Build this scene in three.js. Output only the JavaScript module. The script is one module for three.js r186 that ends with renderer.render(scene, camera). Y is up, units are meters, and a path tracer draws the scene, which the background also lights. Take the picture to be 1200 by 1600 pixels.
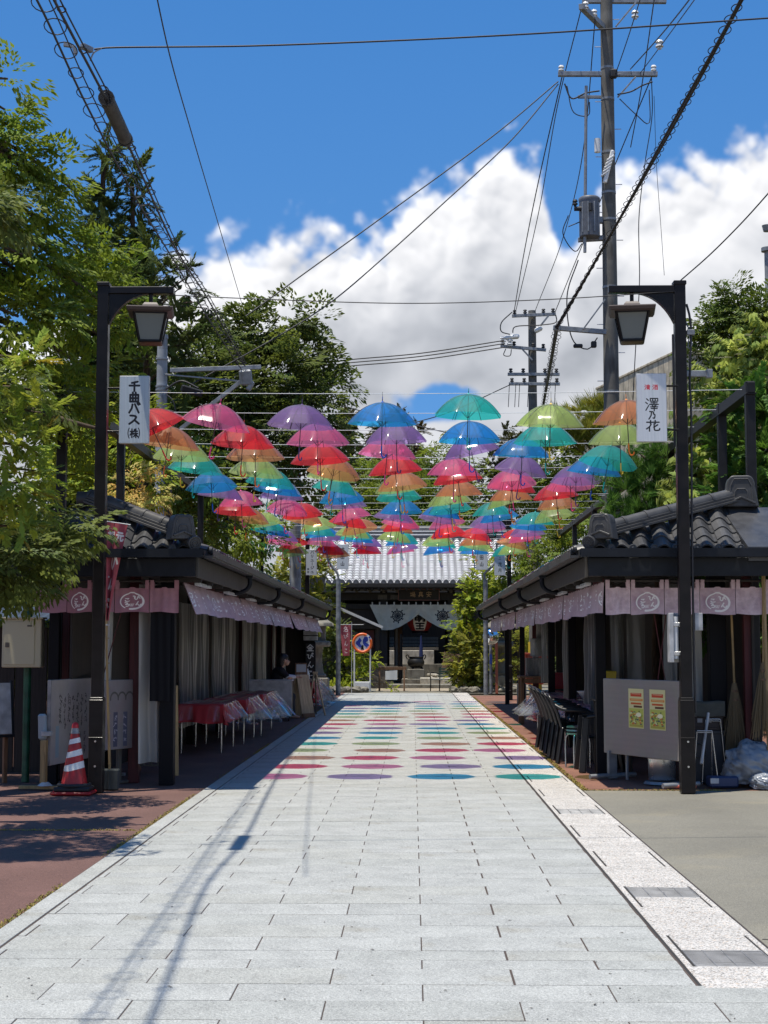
import * as THREE from 'three';
import { mergeGeometries } from 'three/addons/utils/BufferGeometryUtils.js';
import { MarchingCubes } from 'three/addons/objects/MarchingCubes.js';
import { createNoise3D } from 'simplex-noise';

// ---------------------------------------------------------------- camera, sky, sun, exposure
const scene = new THREE.Scene();
const renderer = new THREE.WebGLRenderer({ antialias: true });
renderer.toneMapping = THREE.LinearToneMapping;
renderer.toneMappingExposure = 1.3;
renderer.shadowMap.enabled = true;
renderer.setSize(768, 1024);
const camera = new THREE.PerspectiveCamera(36.8, 0.75, 0.1, 2000);
camera.position.set(0, 1.65, 0);
camera.rotation.order = 'YXZ';
camera.rotation.y = THREE.MathUtils.degToRad(1.0683);
camera.rotation.x = THREE.MathUtils.degToRad(4.992);

function mulberry(a) { return () => { a |= 0; a = (a + 0x6d2b79f5) | 0; let t = Math.imul(a ^ (a >>> 15), 1 | a); t = (t + Math.imul(t ^ (t >>> 7), 61 | t)) ^ t; return ((t ^ (t >>> 14)) >>> 0) / 4294967296; }; }
const { clamp, lerp, smoothstep, degToRad: R } = THREE.MathUtils;

const SUN_SIDE = 0.167, SUN_AHEAD = 0.115;            // metres a shadow moves to the right / away per metre of height
const sun = new THREE.DirectionalLight(new THREE.Color(1.0, 0.94, 0.83), 4.5);
sun.position.set(-SUN_SIDE * 60, 60, -20 + SUN_AHEAD * 60);
sun.target.position.set(0, 0, -20);
sun.castShadow = true;
sun.shadow.mapSize.set(4096, 4096);
Object.assign(sun.shadow.camera, { left: -40, right: 40, top: 70, bottom: -40, near: 1, far: 200 });
scene.add(sun, sun.target);

// summer sky: clear blue with a bank of cumulus, denser and greyer towards its base
function makeSky() {
  const W = 4096, H = 2048, data = new Float32Array(W * H * 4), n3 = createNoise3D(mulberry(77));
  const fbm = (x, y, z, o, gain = 0.5) => { let s = 0, a = 1, t = 0; for (let i = 0; i < o; i++) { s += a * n3(x, y, z); t += a; x *= 2.07; y *= 2.07; z *= 2.07; a *= gain; } return s / t; };
  const billow = (x, y, z, o) => { let s = 0, a = 1, t = 0; for (let i = 0; i < o; i++) { s += a * (2.6 * Math.abs(n3(x, y, z)) - 1); t += a; x *= 2.1; y *= 2.1; z *= 2.1; a *= 0.52; } return s / t; };
  const tops = [[-40, 15], [-22, 12.5], [-14, 12.2], [-10.5, 13.2], [-8.3, 14.6], [-7.2, 15.2], [-6, 14.6], [-4.8, 15.6], [-2.7, 16], [-1, 16], [0.4, 17.2], [1.8, 17.8], [3.7, 18.6], [4.9, 18.4], [5.8, 16.3], [6.6, 16.9], [7.9, 17.6], [9.5, 17.3], [10.8, 18.2], [13, 18.9], [17, 19.5], [26, 17], [40, 15.5]];
  const top = (a) => { if (a <= -40 || a >= 40) return 15; let i = 1; while (tops[i][0] < a) i++; const [x0, y0] = tops[i - 1], [x1, y1] = tops[i]; return lerp(y0, y1, smoothstep(a, x0, x1)); };
  const hole = (a, e, ca, ce, ra, re) => Math.exp(-(((a - ca) / ra) ** 2 + ((e - ce) / re) ** 2));
  for (let row = 0; row < H; row++) {
    const el = ((row + 0.5) / H - 0.5) * 180, up = R(el), y = Math.sin(up), c = Math.cos(up);
    const hz = Math.pow(clamp(1 - el / 34, 0, 1), 1.7);
    const br = lerp(0.052, 0.16, hz), bg = lerp(0.215, 0.41, hz), bb = lerp(0.59, 0.83, hz);
    for (let col = 0; col < W; col++) {
      const round = ((col + 0.5) / W - 0.5) * 2 * Math.PI, x = Math.cos(round) * c, z = Math.sin(round) * c;
      let r = br, g = bg, b = bb;
      if (el > 0 && el < 34) {
        const a = Math.atan2(x, -z) * 180 / Math.PI;
        const far = smoothstep(Math.abs(a), 16, 40);
        const T = top(a) + far * 4.5 * fbm(x * 2.3 + 5, y * 2, z * 2.3, 2);
        // heaped puffs: rounded bumps at four sizes, with soft wisps at the edge
        const big = billow(x * 9, y * 11, z * 9, 3), puff = billow(x * 26 + 3, y * 30, z * 26, 4), fine = fbm(x * 70, y * 80, z * 70, 4), soft = fbm(x * 14 + 7, y * 18, z * 14, 4);
        let dens = (T - el) * 0.68 + big * 0.55 + puff * 0.42 + soft * 0.55 + fine * 0.3;
        // thinner patches where the blue shows through
        dens -= 2.9 * (1 - far) * hole(a, el, 5.75, 16.4, 0.6, 1.6) + 5 * hole(a, el, 2.2, 9.6, 2.2, 1.0) * (0.95 + 1.1 * soft) + 5 * hole(a, el, 0.2, 8.7, 3.2, 0.9) * (0.8 + 1.3 * soft) + 2 * hole(a, el, 4.1, 15.0, 0.8, 0.8) * (0.5 + fine);
        dens -= smoothstep(7.5 - el, 0, 5) * (2.2 + 2.5 * fbm(x * 9, y * 22, z * 9 + 3, 4)) * 0.9;
        dens -= far * 2.6 * (0.35 + fbm(x * 3, y * 3, z * 3 + 11, 3));
        const al = smoothstep(dens, -0.08, 0.6 + 0.6 * (0.5 + 0.5 * soft) + 0.9 * (1 - smoothstep(el, 9, 12)));
        if (al > 0) {
          // sunlit heaps with greyer folds; the bank greys towards its base
          const e2 = 0.0045, rel = billow(x * 26 + 3, y * 30, z * 26, 3) - billow((x - 0.5 * e2) * 26 + 3, (y + e2) * 30, z * 26, 3), rb = billow(x * 9, y * 11, z * 9, 2) - billow((x - 0.006) * 9, (y + 0.012) * 11, z * 9, 2);
          const below = clamp((T - el) / 5.5, 0, 1), grey = smoothstep(below, 0.25, 1.1) * (0.9 + 0.5 * fbm(x * 5 + 1, y * 9, z * 5, 3)) * (1 - 0.6 * smoothstep(a, 6.5, 12));
          let L = lerp(1.0, 0.56, clamp(grey, 0, 1)) + rel * lerp(0.17, 0.015, below) + rb * lerp(0.22, 0.06, below) + soft * lerp(0.09, 0.13, below) + fine * 0.025;
          L = clamp(L, 0.42, 1.12);
          const k = clamp((L - 0.4) / 0.55, 0, 1);
          const cr = L * lerp(0.9, 0.985, k), cg = L * lerp(0.96, 0.99, k), cb = L * lerp(1.08, 1.02, k);
          r = lerp(r, cr, al); g = lerp(g, cg, al); b = lerp(b, cb, al);
        }
      }
      if (el <= 0) { r = 0.17; g = 0.18; b = 0.17; }
      const o = (row * W + col) * 4; data[o] = r / 1.3; data[o + 1] = g / 1.3; data[o + 2] = b / 1.3; data[o + 3] = 1;
    }
  }
  const t = new THREE.DataTexture(data, W, H, THREE.RGBAFormat, THREE.FloatType);
  t.mapping = THREE.EquirectangularReflectionMapping; t.magFilter = THREE.LinearFilter; t.needsUpdate = true;
  return t;
}
scene.background = makeSky();
scene.environment = scene.background;

// ---------------------------------------------------------------- helpers
const V = (x, y, z) => new THREE.Vector3(x, y, z);
const used = new Map();
function numbered(n) { const k = used.get(n) ?? 0; used.set(n, k + 1); return k ? n + '_' + String(k).padStart(3, '0') : n; }
function tag(o, label, category, group) { o.userData = { ...o.userData, label, category }; if (group) o.userData.group = group; return o; }
function thing(name, label, category, p = [0, 0, 0], turn = 0, group) {
  const o = new THREE.Group(); o.name = numbered(name); o.position.set(...p); o.rotation.y = turn; scene.add(o);
  return tag(o, label, category, group);
}
function muv(g) {                                      // uv in metres, by the plane each face lies in
  const p = g.attributes.position, n = p.count, uv = new Float32Array(n * 2), a = V(), b = V(), c = V(), q = V();
  for (let i = 0; i + 2 < n; i += 3) {
    a.fromBufferAttribute(p, i); b.fromBufferAttribute(p, i + 1); c.fromBufferAttribute(p, i + 2);
    q.copy(b).sub(a).cross(c.clone().sub(a)); const X = Math.abs(q.x), Y = Math.abs(q.y), Z = Math.abs(q.z);
    [a, b, c].forEach((v, k) => { const u = X > Y && X > Z ? [v.z, v.y] : Y > Z ? [v.x, v.z] : [v.x, v.y]; uv[(i + k) * 2] = u[0]; uv[(i + k) * 2 + 1] = u[1]; });
  }
  g.setAttribute('uv', new THREE.BufferAttribute(uv, 2)); g.userData.uvDone = true; return g;
}
function ni(g) { const r = g.index ? g.toNonIndexed() : g; for (const k of Object.keys(r.attributes)) if (!['position', 'normal', 'uv'].includes(k)) r.deleteAttribute(k); if (!r.attributes.normal) r.computeVertexNormals(); if (!r.attributes.uv) muv(r); return r; }
function merge(list) { const k = list.some((g) => g.userData.keep); const g = mergeGeometries(list.map(ni), false); g.userData.keep = k; return g; }
function mesh(name, geo, mat) {
  if (!geo.userData.keep && !geo.userData.uvDone) { geo = ni(geo); muv(geo); }
  const m = new THREE.Mesh(geo, mat); m.name = name; m.castShadow = m.receiveShadow = true; return m;
}
function part(name, geo, mat, parent, label) { const m = mesh(name, geo, mat); parent.add(m); if (label) m.userData.label = label; return m; }
function solo(name, geo, mat, label, category, group) { const m = mesh(numbered(name), geo, mat); scene.add(m); return tag(m, label, category, group); }
function struct(name, geo, mat) { const m = mesh(numbered(name), geo, mat); m.userData.kind = 'structure'; scene.add(m); return m; }
function copy(o, label, p, turn) { const c = o.clone(); c.name = numbered(o.name.replace(/_\d{3}$/, '')); c.userData = { ...o.userData, label }; if (p) c.position.set(...p); if (turn !== undefined) c.rotation.y = turn; scene.add(c); return c; }
const tr = (g, x = 0, y = 0, z = 0, rx = 0, ry = 0, rz = 0, s = 1) => { const m = new THREE.Matrix4().compose(V(x, y, z), new THREE.Quaternion().setFromEuler(new THREE.Euler(rx, ry, rz)), Array.isArray(s) ? V(...s) : V(s, s, s)); return g.applyMatrix4(m); };
function tris(list, inside) {                          // flat-shaded triangles; inside: a point all faces turn away from
  const P = [], a = V(), n = V();
  for (const t of list) {
    let [p, q, r] = t;
    if (inside) { n.copy(V(...q)).sub(a.set(...p)).cross(V(...r).sub(a)); if (n.dot(V((p[0] + q[0] + r[0]) / 3 - inside[0], (p[1] + q[1] + r[1]) / 3 - inside[1], (p[2] + q[2] + r[2]) / 3 - inside[2])) < 0) [q, r] = [r, q]; }
    P.push(...p, ...q, ...r);
  }
  const g = new THREE.BufferGeometry(); g.setAttribute('position', new THREE.Float32BufferAttribute(P, 3)); g.computeVertexNormals(); return muv(g);
}
const quad = (a, b, c, d) => [[a, b, c], [a, c, d]];
function box(w, h, d, b = 0.004) {
  b = Math.min(b, w / 3, h / 3, d / 3); const X = w / 2, Y = h / 2, Z = d / 2, A = (i, j, k) => [i * X, j * (Y - b), k * (Z - b)], B = (i, j, k) => [i * (X - b), j * Y, k * (Z - b)], C = (i, j, k) => [i * (X - b), j * (Y - b), k * Z], L = [], S = [-1, 1];
  for (const s of S) { L.push(...quad(A(s, -1, -1), A(s, 1, -1), A(s, 1, 1), A(s, -1, 1)), ...quad(B(-1, s, -1), B(1, s, -1), B(1, s, 1), B(-1, s, 1)), ...quad(C(-1, -1, s), C(1, -1, s), C(1, 1, s), C(-1, 1, s))); }
  for (const s of S) for (const t of S) { L.push(...quad(A(s, t, -1), A(s, t, 1), B(s, t, 1), B(s, t, -1)), ...quad(B(-1, s, t), B(1, s, t), C(1, s, t), C(-1, s, t)), ...quad(A(s, -1, t), A(s, 1, t), C(s, 1, t), C(s, -1, t))); for (const u of S) L.push([A(s, t, u), B(s, t, u), C(s, t, u)]); }
  return tris(L, [0, 0, 0]);
}
const bx = (w, h, d, x, y, z, b, rx = 0, ry = 0, rz = 0) => tr(box(w, h, d, b), x, y, z, rx, ry, rz);      // box whose centre is at x, y, z
const bar = (a, b, w, h = w, bev = 0.003) => { const A = V(...a), B = V(...b), L = A.distanceTo(B), g = box(w, h, L, bev), m = new THREE.Matrix4().lookAt(A, B, Math.abs(B.y - A.y) > 0.99 * L ? V(0, 0, 1) : V(0, 1, 0)); m.setPosition(A.add(B).multiplyScalar(0.5)); return g.applyMatrix4(m); };
const cyl = (r0, r1, h, seg = 16, x = 0, y = 0, z = 0, open = false) => tr(new THREE.CylinderGeometry(r1, r0, h, seg, 1, open), x, y + h / 2, z);   // r0 at the bottom
const pipe = (a, b, r, seg = 8, r2 = r) => { const A = V(...a), B = V(...b), L = A.distanceTo(B), g = new THREE.CylinderGeometry(r2, r, L, seg), q = new THREE.Quaternion().setFromUnitVectors(V(0, 1, 0), B.clone().sub(A).normalize()); return g.applyMatrix4(new THREE.Matrix4().compose(A.add(B).multiplyScalar(0.5), q, V(1, 1, 1))); };
const tube = (pts, r, n = 24, seg = 6, closed = false) => new THREE.TubeGeometry(new THREE.CatmullRomCurve3(pts.map((p) => V(...p)), closed), n, r, seg, closed);
const lathe = (pts, seg = 20) => new THREE.LatheGeometry(pts.map((p) => new THREE.Vector2(...p)), seg);
function shape(pts) { const s = new THREE.Shape(); pts.forEach((p, i) => (i ? s.lineTo(...p) : s.moveTo(...p))); return s; }
const extrude = (pts, d, bev = 0) => new THREE.ExtrudeGeometry(pts instanceof THREE.Shape ? pts : shape(pts), { depth: d, bevelEnabled: bev > 0, bevelThickness: bev, bevelSize: bev, bevelSegments: 1, curveSegments: 10 });
function sheet(nx, ny, f, th = 0) {                    // a grid of points f(u, v); v = 1 is the top row; uv kept; th gives it thickness
  const P = [], U = [], I = [], w = nx + 1;
  for (let j = 0; j <= ny; j++) for (let i = 0; i <= nx; i++) { const u = i / nx, v = j / ny; P.push(...f(u, v)); U.push(u, v); }
  for (let j = 0; j < ny; j++) for (let i = 0; i < nx; i++) { const a = j * w + i; I.push(a, a + 1, a + w + 1, a, a + w + 1, a + w); }
  const g = new THREE.BufferGeometry(); g.setAttribute('position', new THREE.Float32BufferAttribute(P, 3)); g.setAttribute('uv', new THREE.Float32BufferAttribute(U, 2)); g.setIndex(I); g.computeVertexNormals(); g.userData.keep = true;
  if (!th) return g;
  const b = g.clone(), n = g.attributes.normal, p = b.attributes.position; for (let i = 0; i < p.count; i++) p.setXYZ(i, p.getX(i) - n.getX(i) * th, p.getY(i) - n.getY(i) * th, p.getZ(i) - n.getZ(i) * th);
  b.setIndex(I.slice().reverse()); b.computeVertexNormals(); const r = merge([g, b]); r.userData.keep = true; return r;
}
const ORD = ['first', 'second', 'third', 'fourth', 'fifth', 'sixth', 'seventh', 'eighth', 'ninth', 'tenth', 'eleventh', 'twelfth', 'thirteenth', 'fourteenth', 'fifteenth', 'sixteenth', 'seventeenth'];
// ---------------------------------------------------------------- textures and materials
const hash = (x, y, s) => { let h = Math.imul(x, 374761393) ^ Math.imul(y, 668265263) ^ Math.imul(s, 974711); h = Math.imul(h ^ (h >>> 13), 1274126177); return ((h ^ (h >>> 16)) >>> 0) / 4294967296; };
const vn = (x, y, per, s) => { const i = Math.floor(x), j = Math.floor(y), f = x - i, g = y - j, u = f * f * (3 - 2 * f), v = g * g * (3 - 2 * g), m = (k) => ((k % per) + per) % per; return lerp(lerp(hash(m(i), m(j), s), hash(m(i + 1), m(j), s), u), lerp(hash(m(i), m(j + 1), s), hash(m(i + 1), m(j + 1), s), u), v); };
const fb = (u, v, per, s, o = 4) => { let t = 0, a = 0.5, w = 0; for (let i = 0; i < o; i++) { t += a * vn(u * per, v * per, per, s + i); w += a; per *= 2; a *= 0.5; } return t / w; };
function tex(N, f, srgb = true, rep = 1) {
  const d = new Uint8Array(N * N * 4);
  for (let y = 0; y < N; y++) for (let x = 0; x < N; x++) { const c = f((x + 0.5) / N, (y + 0.5) / N, x, y), o = (y * N + x) * 4; const a = Array.isArray(c) ? c : [c, c, c]; for (let k = 0; k < 3; k++) d[o + k] = clamp(a[k] * 255, 0, 255); d[o + 3] = 255; }
  const t = new THREE.DataTexture(d, N, N); t.wrapS = t.wrapT = THREE.RepeatWrapping; t.magFilter = THREE.LinearFilter; t.repeat.set(rep, rep); if (srgb) t.colorSpace = THREE.SRGBColorSpace; t.needsUpdate = true; return t;
}
const re = (t, r, r2 = r) => { const c = t.clone(); c.repeat.set(r, r2); c.needsUpdate = true; return c; };
// fine speckle of light granite: grey, white and a few dark grains, with faint larger clouds
const tGranite = tex(1024, (u, v, x, y) => { const a = hash(x, y, 1), b = hash(x >> 1, y >> 1, 2), c = hash(x >> 2, (y + 1) >> 2, 3); const e = hash(x >> 3, y >> 3, 7); let k = 0.85 + (a - 0.5) * 0.08 + (b - 0.5) * 0.12 + (c - 0.5) * 0.2 + (e - 0.5) * 0.13 + (fb(u, v, 6, 4, 5) - 0.5) * 0.13; if (b > 0.93) k -= 0.2; if (c > 0.975) k -= 0.16; if (c < 0.03) k += 0.08; const st = Math.max(0, fb(u, v, 3, 60, 5) - 0.62) * 0.5; return [k - st * 0.6, k * 1.003 - st * 0.75, k * 0.998 - st]; }, true, 0.85);
const bGranite = tex(512, (u, v, x, y) => 0.5 + (hash(x, y, 8) - 0.5) * 0.5 + (hash(x >> 1, y >> 1, 9) - 0.5) * 0.4, false, 1.1);
// washed terrazzo: white chips, black and rust grains
const tTerrazzo = tex(1024, (u, v, x, y) => { const b = hash(x >> 2, y >> 2, 12), c = hash((x + 1) >> 3, (y + 2) >> 2, 13), a = hash(x, y, 14); let k = 0.9 + (a - 0.5) * 0.12 + (fb(u, v, 5, 15, 4) - 0.5) * 0.16; let r = 0; if (b > 0.86) k -= 0.32; if (c > 0.9) k -= 0.35; if (c < 0.05) r = 0.16; return [k, k - r * 0.5 - 0.01, k - r - 0.025]; }, true, 0.7);
// rough porous paving, reddish
const tRed = tex(1024, (u, v, x, y) => { const a = hash(x, y, 21), b = hash(x >> 1, y >> 1, 22), c = hash(x >> 2, y >> 2, 23); let k = 0.84 + (a - 0.5) * 0.18 + (b - 0.5) * 0.26 + (fb(u, v, 4, 24, 5) - 0.5) * 0.24; if (c > 0.985) k += 0.28; if (c < 0.02) k -= 0.25; return [k, k * 0.985, k * 0.97]; }, true, 0.5);
const tAsph = tex(1024, (u, v, x, y) => { const a = hash(x, y, 31), b = hash(x >> 1, y >> 1, 32); let k = 0.84 + (a - 0.5) * 0.16 + (b - 0.5) * 0.18 + (fb(u, v, 3, 33, 6) - 0.5) * 0.22; const s = Math.max(0, fb(v, u, 5, 37, 4) - 0.6); return [k + s * 0.25, k + s * 0.2, k + s * 0.08]; }, true, 0.33);
const bRough = tex(512, (u, v, x, y) => 0.5 + (hash(x, y, 41) - 0.5) * 0.5 + (hash(x >> 1, y >> 1, 42) - 0.5) * 0.5 + (fb(u, v, 16, 43, 3) - 0.5) * 0.5, false, 0.9);
const tConc = tex(512, (u, v, x, y) => { let k = 0.84 + (hash(x, y, 51) - 0.5) * 0.08 + (fb(u, v, 5, 52, 5) - 0.5) * 0.34; const st = Math.max(0, fb(u * 1, v * 0.125, 16, 53, 3) - 0.55) * 0.7; return [k - st * 0.8, k - st * 0.9, k - st]; }, true, 0.8);
const tWood = tex(512, (u, v, x, y) => { const w = fb(u, v, 3, 61, 4), g = fb(u * 1, v * 0.06 + w * 0.05, 64, 62, 3); const k = 0.68 + g * 0.42 + (w - 0.5) * 0.2; return [k, k * 0.97, k * 0.93]; }, true, 1);
const tTile = tex(512, (u, v, x, y) => { const k = 0.82 + (fb(u, v, 8, 71, 5) - 0.5) * 0.32 + (hash(x >> 1, y >> 1, 72) - 0.5) * 0.06; return [k, k, k * 1.01]; }, true, 1.3);
const tCloth = tex(512, (u, v, x, y) => { const k = 0.92 + (hash(x, y, 81) - 0.5) * 0.08 + ((x & 1) ^ (y & 1)) * 0.05 + (fb(u, v, 4, 82, 5) - 0.5) * 0.22; return k; }, true, 2);
const tBark = tex(256, (u, v, x, y) => { const k = 0.55 + fb(u, v * 0.18, 40, 91, 3) * 0.6 + (fb(u, v, 4, 92, 4) - 0.5) * 0.3; return [k, k * 0.95, k * 0.88]; }, true, 1);
const rSmudge = tex(512, (u, v, x, y) => 0.72 + (fb(u, v, 6, 95, 5) - 0.5) * 0.7, false, 1);

const std = (r, g, b, rough = 0.7, o = {}) => { const m = new THREE.MeshPhysicalMaterial({ roughness: rough, ...o }); m.color.setRGB(r, g, b); return m; };
const thin = (r, g, b, trans, rough, o = {}) => std(r, g, b, rough, { transmission: trans, thickness: 0, ior: 1.45, side: THREE.DoubleSide, ...o });
const M = {
  slab: [0, 1, 2, 3].map((i) => std(0.505 * [1, 0.965, 1.035, 0.985][i], 0.508 * [1, 0.968, 1.035, 0.98][i], 0.482 * [1, 0.96, 1.035, 0.96][i], 0.72, { map: tGranite, bumpMap: bGranite, bumpScale: 0.0009 })),
  terrazzo: std(0.68, 0.665, 0.64, 0.8, { map: tTerrazzo, bumpMap: bRough, bumpScale: 0.002 }),
  mortar: std(0.1, 0.072, 0.058, 0.95, { map: tAsph }),
  red: std(0.198, 0.108, 0.09, 0.93, { map: tRed, bumpMap: bRough, bumpScale: 0.004 }),
  brickRed: std(0.3, 0.145, 0.1, 0.9, { map: tRed, bumpMap: bRough, bumpScale: 0.003 }),
  asphalt: std(0.282, 0.265, 0.213, 0.93, { map: tAsph, bumpMap: bRough, bumpScale: 0.004 }),
  soil: std(0.17, 0.14, 0.1, 0.95, { map: tAsph, bumpMap: bRough, bumpScale: 0.01 }),
  conc: std(0.33, 0.32, 0.29, 0.85, { map: tConc, bumpMap: bRough, bumpScale: 0.001 }),
  concPale: std(0.47, 0.5, 0.52, 0.8, { map: tConc }),
  concPole: std(0.225, 0.215, 0.19, 0.85, { map: tConc }),
  beige: std(0.72, 0.62, 0.46, 0.85, { map: tConc }),
  stone: std(0.3, 0.28, 0.23, 0.9, { map: tConc, bumpMap: bRough, bumpScale: 0.006 }),
  tile: std(0.105, 0.104, 0.102, 0.6, { specularIntensity: 0.6, map: tTile, roughnessMap: rSmudge }),
  tileB: std(0.085, 0.084, 0.083, 0.6, { specularIntensity: 0.6, map: tTile, roughnessMap: rSmudge }),
  tileC: std(0.13, 0.128, 0.125, 0.56, { specularIntensity: 0.6, map: tTile, roughnessMap: rSmudge }),
  silver: [1, 0.92, 1.06].map((k) => std(0.64 * k, 0.64 * k, 0.645 * k, 0.45, {})),
  silverDark: std(0.16, 0.16, 0.165, 0.5, { map: tTile }),
  black: std(0.006, 0.006, 0.008, 0.6, { specularIntensity: 0.35 }),
  darkWood: std(0.032, 0.027, 0.024, 0.7, { map: tWood }),
  greyWood: std(0.15, 0.14, 0.125, 0.75, { map: tWood }),
  wood: std(0.34, 0.23, 0.13, 0.7, { map: tWood }),
  brownWood: std(0.2, 0.115, 0.065, 0.7, { map: tWood }),
  paleWood: std(0.5, 0.42, 0.3, 0.7, { map: tWood }),
  bamboo: std(0.42, 0.3, 0.14, 0.5, { map: tWood }),
  navy: std(0.013, 0.016, 0.022, 0.5, { specularIntensity: 0.6, map: tTile }),
  gutter: std(0.07, 0.068, 0.064, 0.42, { map: tTile }),
  fascia: std(0.07, 0.066, 0.06, 0.7, { map: tWood }),
  sheetMetal: std(0.085, 0.086, 0.09, 0.48, { map: tTile, roughnessMap: rSmudge }),
  post: std(0.014, 0.0115, 0.012, 0.5, { specularIntensity: 0.5, map: tTile, roughnessMap: rSmudge }),
  frame: std(0.018, 0.018, 0.02, 0.5, { specularIntensity: 0.6, map: tTile }),
  redPost: std(0.085, 0.007, 0.01, 0.6, { map: tWood }),
  steel: std(0.55, 0.56, 0.57, 0.38, { metalness: 0.85, roughnessMap: rSmudge }),
  galv: std(0.4, 0.42, 0.43, 0.5, { metalness: 0.35, map: tTile }),
  grate: std(0.42, 0.42, 0.41, 0.5, { metalness: 0.4, map: tTile }),
  pit: std(0.03, 0.028, 0.025, 0.95),
  white: std(0.72, 0.72, 0.7, 0.5, { map: tTile }),
  whiteGloss: std(0.75, 0.76, 0.76, 0.25),
  cream: std(0.4, 0.37, 0.27, 0.55, { map: tTile }),
  porcelain: std(0.8, 0.8, 0.78, 0.15),
  rubber: std(0.02, 0.02, 0.022, 0.6),
  cable: std(0.016, 0.016, 0.02, 0.55),
  wireWhite: std(0.62, 0.64, 0.66, 0.4),
  greenPaint: std(0.025, 0.16, 0.085, 0.45, { map: tTile }),
  orange: std(0.72, 0.13, 0.02, 0.4),
  coneRed: std(0.62, 0.022, 0.028, 0.42, { map: tTile }),
  plasticSheet: thin(0.44, 0.44, 0.41, 0.8, 0.4),
  plasticPale: thin(0.72, 0.71, 0.65, 0.5, 0.32, { clearcoat: 0.5, clearcoatRoughness: 0.25 }),
  boxCream: std(0.5, 0.45, 0.3, 0.45),
  clearFilm: thin(0.95, 0.96, 0.96, 0.93, 0.12),
  bagFilm: thin(0.36, 0.4, 0.46, 0.4, 0.4, { clearcoat: 0.6, clearcoatRoughness: 0.2 }),
  redCloth: std(0.5, 0.03, 0.04, 0.75, { map: tCloth, side: THREE.DoubleSide }),
  noren: std(0.42, 0.235, 0.265, 0.85, { map: tCloth, side: THREE.DoubleSide }),
  norenL: std(0.4, 0.17, 0.2, 0.85, { map: tCloth, side: THREE.DoubleSide }),
  clothWhite: std(0.62, 0.6, 0.53, 0.85, { map: tCloth, side: THREE.DoubleSide }),
  lampGlass: thin(0.27, 0.28, 0.25, 0.3, 0.85),
  blackPlastic: std(0.018, 0.018, 0.02, 0.34),
  yellow: std(0.6, 0.42, 0.02, 0.5),
  trashRed: std(0.62, 0.1, 0.05, 0.5, { map: tTile }),
  grass: std(0.17, 0.18, 0.04, 0.8, { side: THREE.DoubleSide }),
  bark: std(0.1, 0.075, 0.055, 0.9, { map: tBark, bumpMap: tBark, bumpScale: 0.01 }),
  skin: std(0.42, 0.25, 0.18, 0.55),
  hair: std(0.012, 0.01, 0.01, 0.5),
};

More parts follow.
